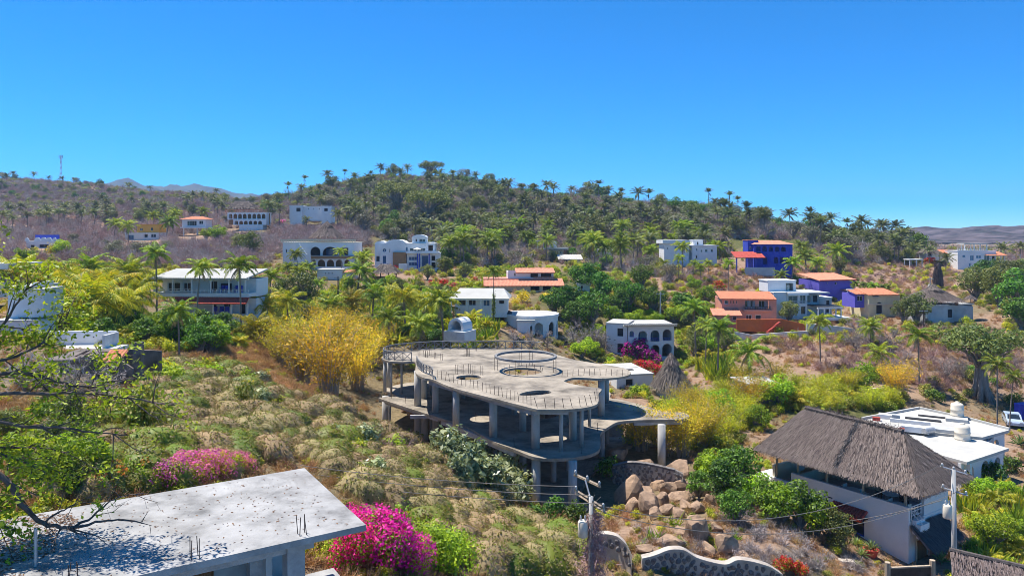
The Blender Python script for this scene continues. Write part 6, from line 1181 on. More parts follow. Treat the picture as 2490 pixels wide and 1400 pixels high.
for i, (q, z_) in enumerate(((-.82, top2+.3), (.6, P(0, 1193, 46).z-pt2+.15))): wire(Vector(pole1.location)+Vector(tuple(arms1[0][1]))*1 + Vector((0, 0, .1-.35*i)), Vector(pole2.location)+Vector((q, 0, z_)), 1.9, ('upper', 'lower')[i] + ' power line sagging between the two near poles')
wire(Vector(pole2.location)+Vector((-.8, 0, P(0, 1215, 46).z-pt2)), P(1790, 1262, 60), .9, 'thin service cable dropping in front of the white wall')
for (px, y0, y1, d, lab, tf) in [(2262, 675, 722, 178, 'pale concrete power pole with a small transformer above the yellow house', True), (2246, 752, 805, 135, 'dark timber power pole left of the grey palapa house', False), (2256, 742, 800, 137, 'short concrete power pole touching the grey palapa house', True), (1606, 710, 748, 140, 'thin white concrete pole rising from the mango trees', False), (822, 672, 725, 150, 'dark slender post in front of the gabled annex', False), (881, 600, 620, 200, 'thin lamp post at the bare slope behind the mansion', False), (2481, 618, 655, 225, 'concrete power pole at the edge beyond the white ridge house', False)]:
    b_ = P(px, y1, d); o = empty('power_pole', b_, 0, lab, 'utility pole'); hh = (y1-y0)*d/FP; MB().tube([(0, 0, -1.5), (0, 0, hh)], [.16, .11], 8).build('pole', M['concrete_col' if 'dark' not in lab else 'darkwood'], o); MB().box(-.8, .8, -.05, .05, hh-.35, hh-.25).build('crossarm', M['galv'], o)
    if tf: transformer(o, (-.4, -.1, hh*.45), .9)
# antenna mast on the ridge
b_ = on(148, 690); mast = empty('antenna_mast', b_, 0, 'tall pale lattice antenna mast on the far ridge', 'mast'); hh = P(0, 378, 690).z - b_.z; ml = MB()
for i in range(3):
    a = i*2.094; MB().tube([(1.3*math.cos(a), 1.3*math.sin(a), -1), (.45*math.cos(a), .45*math.sin(a), hh)], .17, 4).build('leg', M['frame'], mast)
for k in range(11):
    z0, z1 = hh*k/11, hh*(k+1)/11; r0_, r1_ = 1.3-.85*k/11, 1.3-.85*(k+1)/11; mb = MB()
    for i in range(3): a, b = i*2.094, (i+1)*2.094; mb.tube([(r0_*math.cos(a), r0_*math.sin(a), z0), (r1_*math.cos(b), r1_*math.sin(b), z1)], .1, 4)
    mb.build('lattice_bracing', M['frame' if k % 2 else 'terracotta'], mast)
for i in range(6): a = i*1.047; MB().box(-.25, .25, -.15, .15, -1.4, 1.4).build('antenna_panel', M['galv'], mast, loc=(1.7*math.cos(a), 1.7*math.sin(a), hh-1.2), rot=(0, 0, a))
MB().lathe([(1.9, -.15), (1.9, 0)], 12, (0, 0, hh-2.8)).build('platform', M['galv'], mast); MB().tube([(0, 0, hh-3), (0, 0, hh+2)], .07, 5).build('lightning_rod', M['galv'], mast)

# ------------------------------------------------------------------ boulders and stone walls
def boulder_mesh(seed, sub=3, rough=.28):
    import bmesh
    R = np.random.default_rng(seed); bm = bmesh.new(); bmesh.ops.create_icosphere(bm, subdivisions=sub, radius=1); off = Vector(R.uniform(-50, 50, 3)); cuts = [Vector(unit(R.normal(size=3))) for _ in range(14)]; dist = R.uniform(.5, .85, 14)
    for v in bm.verts:
        p = v.co.copy()
        for c_, d_ in zip(cuts, dist):
            k = p.dot(c_)
            if k > d_: p -= c_*(k-d_)*.92
        v.co = p*(1 + rough*.35*mnoise.noise(p*1.6+off)) + p*(.05*mnoise.noise(p*6+off))
    me = bpy.data.meshes.new('boulder'); bm.to_mesh(me); bm.free(); me.materials.append(M['boulder']); [setattr(p, 'use_smooth', False) for p in me.polygons]; return me
BM = [boulder_mesh(300+i) for i in range(6)]
BL = [(1698,1315,70,60,47,'largest flat-topped brown boulder above the stone wall'),(1530,1215,66,58,53,'tall split brown boulder at the head of the rock pile'),(1575,1215,54,34,52.5,'flat sunlit boulder in the middle of the rock pile'),(1627,1200,44,36,54,'squared grey block leaning in the rock pile'),(1662,1190,42,34,54,'rounded boulder at the top of the rock pile'),(1650,1222,38,28,53,'wedge-shaped pale boulder below the squared block'),(1612,1232,32,34,52,'upright egg-shaped boulder in the rock pile'),(1578,1245,50,50,51.5,'broad shaded boulder at the foot of the rock pile'),(1708,1205,38,32,55,'grey cracked boulder at the far end of the rock pile'),(1700,1245,40,30,54,'low grey boulder beside the green shrub'),(1650,1258,30,26,52,'small dark boulder under the rock pile'),(1690,1275,30,22,51,'squat boulder below the rock pile'),(1770,1345,62,42,45,'lumpy brown boulder behind the dip of the stone wall'),(1722,1345,36,24,45.5,'pale flat stone behind the wall crest'),(1630,1328,60,28,46,'low sunlit slab of rock behind the wall crest'),(1565,1340,40,20,45,'small rock at the start of the stone wall'),(475,950,56,34,58,'brown boulder on the mound field left of the bamboo'),(1020,1010,44,34,70,'rust-brown boulder under the left deck'),(985,1000,30,20,76,'low rust-brown stone behind the deck edge'),(1045,1120,60,30,62,'shaded boulder under the left columns'),(1650,1160,70,44,62,'dark shaded boulder below the lone column'),(1560,1150,60,40,64,'dark boulder beside the retaining bank'),(1500,1120,50,40,66,'mossy dark boulder under the right deck'),(1715,1160,40,50,60,'dark boulder edged by a pale path kerb'),(1595,1262,34,26,51,'dark wedge stone under the broad shaded boulder'),(1545,1245,40,34,52,'brown stone tucked below the split boulder'),(1625,1250,34,28,51.5,'rounded stone at the lower middle of the pile'),(1668,1240,36,30,52.5,'brown cube-like stone right of the egg boulder'),(1730,1225,34,26,54,'pale stone at the far right of the pile'),(1675,1215,30,24,53.5,'small brown stone beneath the topmost boulder'),(1600,1190,36,22,55,'flat stone behind the squared block'),(1550,1185,34,24,56,'ochre stone behind the split boulder'),(1660,1300,34,20,49,'half-buried stone above the largest boulder'),(1740,1290,30,20,50,'half-buried stone right of the largest boulder'),(1805,1365,40,22,45,'stone resting against the wall end'),(790,1340,30,22,30,'small ochre stone below the flat roof'),(2405,655,40,14,235,'pale rock outcrop beside the white ridge house'),(1770,655,20,10,185,'round grey boulder on the cleared slope'),(2080,640,26,12,225,'grey boulder at the top of the dry slope')]
for i, (px, py, w_, h_, d, lab) in enumerate(BL):
    g_ = hit(px, py, 25) or P(px, py, d); d = g_.y; k = d/FP; c_ = g_ + Vector((0, .3*w_*k*.5, h_*k*.28)); o = mobj('boulder', BM[i % 6], None, c_, (Rr.normal()*.2, Rr.normal()*.2, Rr.uniform(0, 6.28)), (w_*k*.74, w_*k*.62, h_*k*.8)); tag(o, lab, 'boulder')
SM_ = []
for i in range(5):
    me = boulder_mesh(340+i, 2, .2); me.name = 'stone'; me.materials.clear(); me.materials.append(M['stone']); SM_.append(me)
def stone_wall(name, label, pts_px, d0, d1, depth_px, th=.4, cap=.16, seed=1, capm='mortar'):
    """rubble wall: mortar core with an undulating cement cap, each face stone a piece"""
    R = np.random.default_rng(seed); n = len(pts_px); ds = np.linspace(d0, d1, n); tops = [P(a, b, d) for (a, b), d in zip(pts_px, ds)]
    xs = np.linspace(0, n-1, (n-1)*6+1); T_ = np.stack([np.interp(xs, range(n), [t[k] for t in tops]) for k in range(3)], -1); ker = np.ones(5)/5
    T_[2:-2, 2] = np.convolve(T_[:, 2], ker, 'valid'); o0 = T_[0].copy(); o = empty(name, tuple(o0), 0, label, 'wall'); o['kind'] = 'thing'; hgt = depth_px*d0/FP
    def strip(z0, z1, t_, nm, mat):
        V = []; m_ = len(T_)
        for p in T_ - o0:
            for dy, dz in ((-t_/2, z0), (t_/2, z0), (t_/2, z1), (-t_/2, z1)): V.append((p[0], p[1]+dy, p[2]+dz))
        F = [(i*4+k, i*4+(k+1) % 4, i*4+4+(k+1) % 4, i*4+4+k) for i in range(m_-1) for k in range(4)]; F = [f[::-1] for f in F] + [(0, 1, 2, 3), (m_*4-1, m_*4-2, m_*4-3, m_*4-4)]
        return MB().add(V, F).build(nm, M[mat], o)
    strip(-hgt-1.2, -cap, th, 'core', 'mortar'); strip(-cap+.002, 0, th+.12, 'cap', capm)
    L_ = np.linalg.norm(T_[-1]-T_[0]); cols = int(L_/.42); rows = int(hgt/.34)
    for j in range(rows):
        for i in range(cols):
            t_ = (i + .5*(j % 2) + R.uniform(-.2, .2))/cols*(len(T_)-1)
            if t_ < 0 or t_ > len(T_)-1: continue
            p = np.array([np.interp(t_, range(len(T_)), T_[:, k]) for k in range(3)]) - o0; s_ = R.uniform(.15, .24)
            mobj('stone', SM_[int(R.integers(5))], o, (p[0], p[1]-th/2-.01, p[2]-cap-.2-j*.34+R.uniform(-.05, .05)), (R.normal()*.3, R.uniform(0, 6), R.normal()*.3), (s_*1.25, .1, s_))
    return o
stone_wall('rubble_wall', 'wavy-topped dark rubble stone wall at the lower edge', [(1560,1352),(1590,1345),(1625,1330),(1660,1330),(1690,1350),(1730,1362),(1765,1368),(1790,1354),(1830,1360),(1870,1372),(1900,1392)], 43.5, 44.5, 70, seed=2)
stone_wall('rubble_wall', 'short curved rubble wall beside the vine-choked pole', [(1440,1300),(1470,1292),(1500,1298),(1522,1318),(1535,1345)], 45, 43, 40, seed=3)
stone_wall('planter_wall', 'white-topped stone planter wall in front of the thatched house', [(1955,1318),(1990,1330),(2015,1345),(2040,1360),(2075,1362)], 51, 49, 26, seed=4)
stone_wall('bank_wall', 'dark boulder retaining wall shaded below the right deck', [(1490,1130),(1530,1120),(1580,1125),(1640,1140),(1660,1150)], 66, 62, 70, seed=5, capm='stone')
# ------------------------------------------------------------------ planting
ORD = ['first','second','third','fourth','fifth','sixth','seventh','eighth','ninth','tenth','eleventh','twelfth','thirteenth','fourteenth','fifteenth','sixteenth','seventeenth','eighteenth','nineteenth','twentieth']
_o9 = ORD[:9]
for t_ in ('twenty', 'thirty', 'forty', 'fifty', 'sixty'): ORD += ([] if t_ == 'twenty' else [t_[:-1] + 'ieth']) + [t_ + '-' + o_ for o_ in _o9]
CL = {}
def reg(o, px, key, one, many, where, cat):
    CL.setdefault(key, dict(one=one, many=many, where=where, cat=cat, items=[]))['items'].append((px, o)); o['category'] = cat
LMK = [(60,'left of the frame palms'),(350,'behind the orange house'),(600,'by the arcaded hotel'),(758,'above the long white house'),(990,'above the modern white house'),(1166,'above the white pavilion'),(1290,'above the salmon roofs'),(1430,'above the mango trees'),(1560,'above the arcaded house'),(1677,'above the cubic villa'),(1780,'left of the cobalt house'),(1868,'above the cobalt house'),(1960,'above the modern pergola house'),(2040,'above the violet house'),(2150,'above the yellow house'),(2300,'by the white ridge house')]
def finish():
    for key in list(CL):
        c = CL[key]
        if len(c['items']) > 20 and key in ('hillpalm', 'spindle', 'greytree', 'olivetree', 'bareh', 'mangoh', 'bandpalm', 'bandtree'):
            del CL[key]
            for px, o in c['items']:
                z = min(LMK, key=lambda q: abs(q[0]-px))[1]; z = ('high on the hill ' if o.location.y > 385 else 'midway up the hill ' if o.location.y > 320 else 'low on the hill ') + z; CL.setdefault(key+z, dict(one=c['one'], many=c['many'], where=z.replace('midway up', 'halfway up'), cat=c['cat'], items=[]))['items'].append((px, o))
    LM2 = [(345,1070,'near the vine-draped shrubs'),(475,950,'near the brown boulder'),(560,1060,'in the middle of the left slope'),(740,1130,'behind the near roof corner'),(905,1290,'above the magenta bougainvillea'),(1000,1180,'left of the silvery shrubs'),(1180,1290,'below the silvery shrubs'),(1400,1340,'by the vine-choked pole'),(820,1000,'below the yellow bamboo'),(200,1120,'behind the overhanging branches'),(480,1140,'above the pink bougainvilleas'),(650,980,'on the upper left slope'),(880,1090,'left of the concrete building'),(1150,1380,'right of the magenta bougainvillea'),(1900,1000,'left of the flat villa'),(1600,1000,'behind the lone deck column'),(2100,970,'beyond the flat villa'),(1750,1000,'left of the great thatched roof'),(1850,960,'around the low white roof')]
    for key in list(CL):
        c = CL[key]
        if len(c['items']) > 20 and key in ('mounds', 'moundsl', 'yelb', 'yelbush', 'lowmound', 'moundbush'):
            del CL[key]
            for px, o in c['items']:
                l_ = o.location; py = HY + (CZ-l_.z)/l_.y*FP; z = min(LM2, key=lambda q: (q[0]-px)**2 + ((q[1]-py)*1.5)**2)[2]; dd = ('large ' if o.scale.x > 1.05 else 'small ') if key in ('mounds', 'moundsl') else ''
                CL.setdefault(key+z+dd, dict(one=dd+c['one'].split(' on ')[0], many=dd+c['many'], where=z, cat=c['cat'], items=[]))['items'].append((px, o))
    for key, c in CL.items():
        it = sorted(c['items'], key=lambda q: q[0]); n = len(it)
        for i, (px, o) in enumerate(it):
            if n == 1: o['label'] = f"{c['one']} {c['where']}"
            elif n <= len(ORD): o['label'] = f"{ORD[i]} from left of the {c['many']} {c['where']}"
            else: o['label'] = f"{c['one']} {c['where']}"
            if n > 1: o['group'] = f"{c['many']} {c['where']}"
def palm(key, px, cpy, d, s, cl, var=None, name='coconut_palm', vine=None):
    """a palm whose crown sits at photo row cpy; the trunk is as tall as the ground below asks for"""
    g = on(px, d); v = PL[key][int(_pick.integers(len(PL[key]))) if var is None else var]; tz = np.array([q.co.z for q in v[0][1].vertices]).max()
    hgt = max(.8, P(px, cpy, d).z - g.z); o = empty(name, g, float(_pick.uniform(0, 6.28))); o.scale = (s, s, s)
    for pn, me in v:
        if pn == 'trunk': mobj(pn, me, o, scale=(1, 1, hgt/s/tz))
        else: mobj(pn, me, o, (0, 0, hgt/s - tz))
    reg(o, px, *cl); return o
def stand(key, px, py, s, cl, name, var=None, sz=None, flat=False, sink=.0):
    g = hit(px, py)
    if g is None: return None
    o = plant(key, g - Vector((0, 0, sink)), s, name, var=var, sz=sz, flat=flat); reg(o, px, *cl); return o
def poly_pts(poly, n, R):
    poly = np.array(poly, float); lo, hi = poly.min(0), poly.max(0); out = []
    while len(out) < n:
        q = R.uniform(lo, hi, (n*3, 2)); x, y = q[:, 0], q[:, 1]; ins = np.zeros(len(q), bool); j = len(poly)-1
        for i in range(len(poly)):
            a, b = poly[i], poly[j]; c_ = ((a[1] > y) != (b[1] > y)) & (x < (b[0]-a[0])*(y-a[1])/(b[1]-a[1]+1e-9)+a[0]); ins ^= c_; j = i
        out += list(map(tuple, q[ins]))
    return out[:n]
# footprints to keep plants out of the houses
FOOT = [(485,105,125,9,0),(170,66,60,3,0),(780,190,92,12,0),(990,196,82,12,0),(1166,127,75,9,0),(1293,127,72,12,0),(1560,130,88,10,0),(1677,202,70,10,0),(1868,192,60,11,0),(1815,141,66,10,0),(1955,147,82,9,0),(2040,182,60,11,0),(2150,152,48,9,0),(2320,143,72,10,0),(2382,232,60,11,0),(1290,161,100,11,0),(758,308,58,9,0),(600,298,52,9,0),(350,278,45,9,0),(470,288,34,9,0),(99,237,40,7,0),(1387,218,32,8,0),(1345,228,40,8,0),(1545,102,50,9,0),(1632,95,48,6,0),(70,73,60,6,0),(200,52,120,7,0),(935,167,36,6,0),(805,172,40,9,0),(1108,105,28,5,0),(2278,237,44,6,0)]
def clear(px, d, pad=0):
    for fx, fd, hw, dep, _ in FOOT:
        if abs(px-fx) < hw+pad*FP/d and -2-pad < d-fd+dep/2*.6 < dep+1+pad: return False
    x = (px-CX)*d/FP
    if -15 < x < 17 and 57 < d < 92 and x > -15.2 + (81-d)/21*16.1: return False                      # under the unfinished building
    rv = np.array([x-FO.x, d-FO.y]) - c2; ss_, ww_ = rv @ dv, -(rv @ ev)
    if -1 < ss_ < 16.5 and -6.5 < ww_ < wd+.4: return False            # near roof and its terrace
    if d < 24: return False
    a, b = (np.array([x, d]) - [K.x, K.y]) @ u2, (np.array([x, d]) - [K.x, K.y]) @ v2
    if -2.5 < a < 13.5 and -.9 < b < 6.3: return False                 # thatched house
    if 23 < x < 52 and 69 < d < 92 and px > 2060: return False         # flat villa
    return True
# walls of sight: do not let a random plant hide the front of a house
FRONT = [(355,615,658,770,104),(683,866,536,655,188),(908,1072,572,660,192),(1222,1365,758,832,122),(1476,1645,780,872,126),(1608,1745,580,645,198),(1776,1930,582,664,188),(1748,1990,710,835,131),(1876,2032,680,775,140),(1983,2100,666,738,175),(2083,2195,704,772,149),(2250,2396,692,795,138),(2328,2442,590,658,226),(1092,1240,702,756,123),(1175,1374,654,708,157),(548,650,486,560,295),(702,815,498,542,305),(303,388,543,583,275),(438,505,524,575,285),(62,136,570,604,235),(1303,1418,584,641,213),(1040,1680,825,1110,58),(1580,1682,855,955,94),(1495,1600,880,945,96),(1840,2320,985,1380,48),(2110,2455,995,1170,66),(0,115,690,845,66),(75,318,800,1012,48),(2262,2302,655,705,185)]
def blocks(px, py, d, s, hm, rm):
    top = py - hm*s*FP/d; w_ = rm*s*FP/d
    for x0, x1, y0, y1, fd in FRONT:
        if d < fd and px+w_*.8 > x0 and px-w_*.8 < x1 and py > y0 and top < y1-(y1-y0)*.12: return True
    return False
def fill(poly, n, kinds, cl, name, seed, flat=True, pad=.5, hm=5, rm=2.5, smin=.7, smax=1.2, dmin=22, mind=0, sunk=.1):
    """n separate plants of the given kinds, spread over the ground seen inside a photo outline"""
    R = np.random.default_rng(seed); made = 0; P0 = []
    for px, py in poly_pts(poly, n*4, R):
        g = hit(px, py, dmin)
        if g is None or not clear(px, g.y, pad): continue
        k = kinds[int(R.integers(len(kinds)))]; s = R.uniform(smin, smax)
        if blocks(px, py, g.y, s, hm, rm): continue
        if mind and any((g.x-a)**2 + (g.y-b)**2 < (mind*s)**2 for a, b in P0): continue
        P0.append((g.x, g.y)); o = plant(k, g - Vector((0, 0, sunk)), s, name, flat=flat); reg(o, px, *cl); made += 1
        if made >= n: break
    return made
def stuff(name, label, cat, keys, regions, seed, pad=0., smin=.7, smax=1.3, hm=1.2, dmin=22):
    R = np.random.default_rng(seed); pts3 = []; S = []
    for poly, n in regions:
        for px, py in poly_pts(poly, n, R):
            g = hit(px, py, dmin)
            if g is None or not clear(px, g.y, pad): continue
            s = R.uniform(smin, smax)
            if blocks(px, py, g.y, s, hm, .8): continue
            pts3.append(tuple(g - Vector((0, 0, .06)))); S.append(s)
    return stuff_scatter(name, label, cat, keys, pts3, S, seed)

# ---- the main hill: palms and trees one can tell apart
HILL = [(640,560),(650,480),(780,455),(950,440),(1200,455),(1450,487),(1600,510),(1850,542),(1950,565),(2150,585),(2230,606),(2240,640),(2050,640),(1930,585),(1760,580),(1600,582),(1450,590),(1300,580),(1080,600),(900,580),(830,545),(700,500)]
HILLBAND = [(870,600),(1080,590),(1300,585),(1450,585),(1600,580),(1760,580),(1780,620),(1740,650),(1640,690),(1500,660),(1250,650),(1080,650),(1060,600)]
fill(HILL, 170, ['oil'], ('hillpalm', 'ragged dark palm', 'palms', 'on the wooded main hill', 'palm tree'), 'hill_palm', 401, smin=.75, smax=1.25, hm=8, rm=3, mind=3.2)
fill(HILL, 46, ['spindle'], ('spindle', 'tall thin-crowned palm', 'thin-crowned palms', 'rising from the main hill', 'palm tree'), 'slender_palm', 402, smin=.7, smax=1.1, hm=10, rm=2.2, mind=4)
fill(HILL, 84, ['greytree'], ('greytree', 'grey-green dry tree', 'dry trees', 'on the wooded main hill', 'tree'), 'dry_tree', 403, smin=.8, smax=1.5, hm=6, rm=3.5, mind=3.5)
fill(HILL, 54, ['olive'], ('olivetree', 'dull olive-green broad tree', 'olive-green trees', 'on the wooded main hill', 'tree'), 'broad_tree', 404, smin=.8, smax=1.5, hm=6.5, rm=3.3, mind=3.5)
fill(HILL, 52, ['bare'], ('bareh', 'leafless pale tree', 'leafless trees', 'on the wooded main hill', 'tree'), 'leafless_tree', 405, smin=.8, smax=1.4, hm=5.5, rm=3.3, mind=4)
fill(HILL, 22, ['mango'], ('mangoh', 'dark green leafy tree', 'leafy trees', 'on the wooded main hill', 'tree'), 'leafy_tree', 406, smin=.8, smax=1.3, hm=6.5, rm=3.3, mind=4)
fill(HILLBAND, 64, ['oil', 'coco'], ('bandpalm', 'green palm', 'green palms', 'in the belt between the hill and the houses', 'palm tree'), 'belt_palm', 407, smin=.8, smax=1.15, hm=8, rm=3, mind=3, flat=False)
fill(HILLBAND, 40, ['olive', 'bright', 'mango', 'greytree'], ('bandtree', 'rounded leafy tree', 'rounded trees', 'in the belt between the hill and the houses', 'tree'), 'belt_tree', 408, smin=.55, smax=1.0, hm=6, rm=3, mind=3, flat=False)
for px, d, s, k in [(742,442,1.0,'spindle'),(838,446,.9,'spindle'),(925,440,1.1,'oil'),(990,445,1.1,'oil'),(1390,412,1.0,'oil'),(1480,405,1.1,'oil'),(1722,368,1.0,'spindle'),(1775,362,1.05,'spindle'),(1795,358,.9,'spindle'),(1968,322,1.05,'spindle'),(2020,312,1.1,'oil'),(2110,305,.9,'oil'),(2150,305,.7,'oil'),(1815,352,.8,'oil')]:
    o = plant(k, on(px, d), s, 'ridge_palm', flat=True); reg(o, px, 'ridgepalm', 'lone palm', 'lone palms', 'standing against the sky on the ridge', 'palm tree')
for px, d, s, k in [(700,438,1.1,'bare'),(955,446,1.5,'olive'),(1050,444,1.6,'parota'),(1130,446,1.6,'greytree'),(1190,440,1.4,'olive'),(1435,410,1.9,'olive'),(1460,408,1.5,'mango'),(1270,430,1.3,'greytree'),(1590,392,1.3,'bare'),(960,320,2.0,'parota'),(1040,300,2.0,'parota')]:
    o = plant(k, on(px, d), s, 'ridge_tree', flat=True); reg(o, px, 'ridgetree', 'spreading tree', 'spreading trees', 'along the crest of the main hill', 'tree')
# the left hill: dry scrub with a few dark palms
fill([(0,520),(260,530),(260,560),(60,565),(0,560)], 26, ['oil'], ('leftpalm', 'dark palm', 'dark palms', 'on the dry left hill', 'palm tree'), 'hill_palm', 411, smin=.8, smax=1.2, hm=8, rm=3, mind=4)
fill([(240,500),(520,490),(640,500),(560,530),(420,548),(240,540)], 40, ['oil', 'olive'], ('saddleplant', 'dark palm or bush-like tree', 'dark palms and trees', 'in the saddle below the mountains', 'tree'), 'saddle_tree', 412, smin=.7, smax=1.2, hm=7, rm=3, mind=4)
fill([(0,455),(200,455),(420,490),(640,490),(520,500),(300,495),(0,480)], 50, ['olive', 'mango'], ('ridgebush', 'low dark tree', 'low dark trees', 'along the left ridge', 'tree'), 'ridge_bush', 413, smin=.45, smax=.8, hm=5, rm=2.5)
fill([(0,470),(560,500),(600,540),(400,600),(560,640),(300,640),(0,620)], 46, ['bare', 'greytree'], ('leftbare', 'grey leafless tree', 'grey leafless trees', 'in the dry scrub of the left slope', 'tree'), 'leafless_tree', 414, smin=.5, smax=.9, hm=5, rm=3, mind=3)
DRYL = [(0,450),(150,452),(260,472),(420,490),(650,488),(700,500),(860,560),(880,600),(700,600),(640,650),(520,655),(380,650),(150,640),(0,640)]
stuff('dry_scrub', 'leafless purple-brown scrub over the left hill and slope', 'scrub', ['twigbush', 'greytwigbush'], [(DRYL, 5200), ([(0,448),(150,452),(300,478),(560,495),(560,510),(300,500),(0,470)], 1500), ([(690,545),(880,560),(900,600),(690,600)], 500)], 421, smin=.9, smax=2.2, hm=2.0)
stuff('hill_undergrowth', 'dense olive undergrowth covering the main hill', 'undergrowth', ['busholive', 'twigbush', 'greytwigbush', 'greytwigbush'], [(HILL, 4200), (HILLBAND, 900)], 422, smin=1.0, smax=2.4, hm=2)
stuff('slope_weeds', 'dry grass and low brush on the cleared right slopes', 'weeds', ['tuft', 'drybush', 'twigbush', 'tuft'], [([(1640,640),(1800,650),(1990,640),(2260,640),(2330,660),(2300,720),(2200,720),(2050,670),(1900,700),(1700,720),(1620,700)], 1500), ([(1880,830),(2100,780),(2480,800),(2490,950),(2300,950),(2000,910),(1900,880)], 1100)], 423, smin=.5, smax=1.1, hm=1)
def ridge_pts(x0, x1, dfun, n, R):
    out = []
    for _ in range(n):
        px = R.uniform(x0, x1); lo, hi = dfun(px); out.append(tuple(on(px, R.uniform(lo, hi)) - Vector((0, 0, .1))))
    return out
Rg = np.random.default_rng(66)
rp = ridge_pts(-80, 660, lambda p: (420, 770), 5200, Rg); stuff_scatter('ridge_scrub', 'leafless brown scrub along the far left ridge', 'scrub', ['twigbush', 'greytwigbush', 'busholive'], rp, Rg.uniform(1.1, 2.6, len(rp)), 67)
rp = ridge_pts(640, 2250, lambda p: (np.interp(p, [640, 950, 1450, 1850, 2250], [380, 390, 360, 310, 270]), np.interp(p, [640, 950, 1450, 1850, 2250], [490, 480, 440, 380, 330])), 2600, Rg); stuff_scatter('crest_undergrowth', 'dense brush along the crest of the main hill', 'undergrowth', ['busholive', 'greytwigbush', 'bushdark', 'twigbush'], rp, Rg.uniform(1.2, 2.8, len(rp)), 68)
rp = ridge_pts(2150, 2600, lambda p: (235, 900), 2600, Rg); stuff_scatter('plain_scrub', 'grey-brown scrub on the plain beyond the white ridge house', 'scrub', ['twigbush', 'greytwigbush', 'busholive'], rp, Rg.uniform(1.1, 2.6, len(rp)), 69)
Rk = np.random.default_rng(70); kk = 0
for i in range(60):
    px = float(Rk.uniform(-40, 640)); d = float(Rk.uniform(560, 720)); o = plant(['olive', 'mango', 'oil', 'greytree'][int(Rk.integers(4))], on(px, d), float(Rk.uniform(.7, 1.2)), 'ridge_tree', flat=True); reg(o, px, 'lridge', 'small dark tree', 'small dark trees', 'on the crest of the far left ridge', 'tree')
for i in range(16):
    px = float(Rk.uniform(2200, 2490)); d = float(Rk.uniform(300, 700)); o = plant(['oil', 'greytree', 'olive'][int(Rk.integers(3))], on(px, d), float(Rk.uniform(.7, 1.1)), 'plain_tree', flat=True); reg(o, px, 'plaint', 'distant dark tree', 'distant dark trees', 'on the plain beyond the white ridge house', 'tree')
# ---- palms around the hotel and the valley floor
PG = ('hotelgold', 'golden-green palm', 'golden-green palms', 'left of the verandah hotel', 'palm tree')
for px, cpy, d, s in [(165,715,84,.95),(240,735,80,1.0),(100,690,94,.9),(130,740,86,.8),(270,700,92,.85),(45,665,96,.8),(330,715,92,.7),(205,690,95,.85),(60,735,88,.7),(190,770,78,.7),(300,745,84,.75),(345,690,104,.7)]: palm('cocogold', px, cpy, d, s*1.25, PG, name='golden_palm')
PC = ('hotelcoco', 'wind-swept coconut palm', 'wind-swept coconut palms', 'beside the verandah hotel', 'palm tree')
for px, cpy, d, s, k in [(222,650,104,.85,'coco'),(305,662,97,.95,'coco'),(382,618,98,.75,'talcoco'),(478,652,96,.72,'talcoco'),(586,645,98,.85,'talcoco'),(436,760,74,.62,'coco')]: palm(k, px, cpy, d, s, PC)
PV = ('valley', 'green palm', 'green palms', 'behind the yellow bamboo', 'palm tree')
for px, cpy, d, s in [(655,672,125,.6),(640,745,108,.8),(700,735,112,.8),(735,660,150,.6),(870,660,158,.95),(905,715,125,.85),(985,725,116,.8),(1040,740,118,.8),(1080,730,108,.9),(850,735,118,.8),(800,745,114,.75),(945,775,104,.7),(1020,790,102,.65),(625,800,92,.8)]: palm('coco' if s != .8 else 'cocogold', px, cpy, d, s*1.15, PV)
PM = ('mansionp', 'palm', 'palms', 'in front of the arcaded mansion', 'palm tree')
for px, cpy, d, s in [(725,618,180,.7),(745,650,168,.7),(832,612,176,.55),(880,630,172,.9),(705,650,165,.6),(770,690,145,.55)]: palm('coco', px, cpy, d, s, PM)
palm('talcoco', 1200, 660, 120, .55, ('vinepalm', 'slender palm with a green vine-wrapped trunk', 'x', 'before the white pavilion', 'palm tree')); mobj('vine', bush_mesh(777, M['palm'], .5, 6.5, 700, .3, 'vine', 22), CL['vinepalm']['items'][0][1], (0, 0, 0), scale=(1.6, 1.6, 1.55))
PS = ('slopepalm', 'thin-stemmed palm', 'thin-stemmed palms', 'below the cubic villa', 'palm tree')
for px, cpy, d, s in [(1650,628,172,.55),(1685,640,176,.5),(1705,648,170,.5),(1725,640,172,.5),(1772,640,162,.55),(1660,600,185,.8),(1615,640,190,.6)]: palm('talcoco', px, cpy, d, s, PS)
PA = ('arcadep', 'leaning green palm', 'green palms', 'left of the pink house', 'palm tree')
for px, cpy, d, s in [(1692,750,122,.8),(1745,800,110,.8),(1715,790,116,.6),(1820,855,102,.9)]: palm('coco', px, cpy, d, s, PA)
PF = ('drylot', 'tall single palm', 'tall palms', 'on the dry lot', 'palm tree')
for px, cpy, d, s in [(1995,780,110,.72),(2118,795,120,.7),(2235,815,104,.75),(2425,885,86,.62),(2455,915,90,.5),(2125,858,104,.8)]: palm('talcoco' if px != 2118 else 'coco', px, cpy, d, s, PF)
for px, cpy, d, s in [(2080,690,166,.7),(2103,692,164,.68),(2124,694,162,.72),(2152,697,160,.75),(2190,722,152,.7)]: palm('royal', px, cpy, d, s, ('royal', 'feathery royal palm', 'feathery palms', 'in the row above the yellow house', 'palm tree'))
PB_ = ('bluep', 'drooping palm', 'drooping palms', 'around the cobalt blue house', 'palm tree')
for px, cpy, d, s in [(1925,640,180,.8),(1960,622,205,1.0),(1985,640,190,.8),(2035,612,212,1.15),(1900,668,172,.6),(1945,600,225,.9),(1750,600,215,.9),(1585,610,215,.9)]: palm('coco', px, cpy, d, s, PB_)
PR = ('rightp', 'dark palm', 'dark palms', 'beside the white ridge house', 'palm tree')
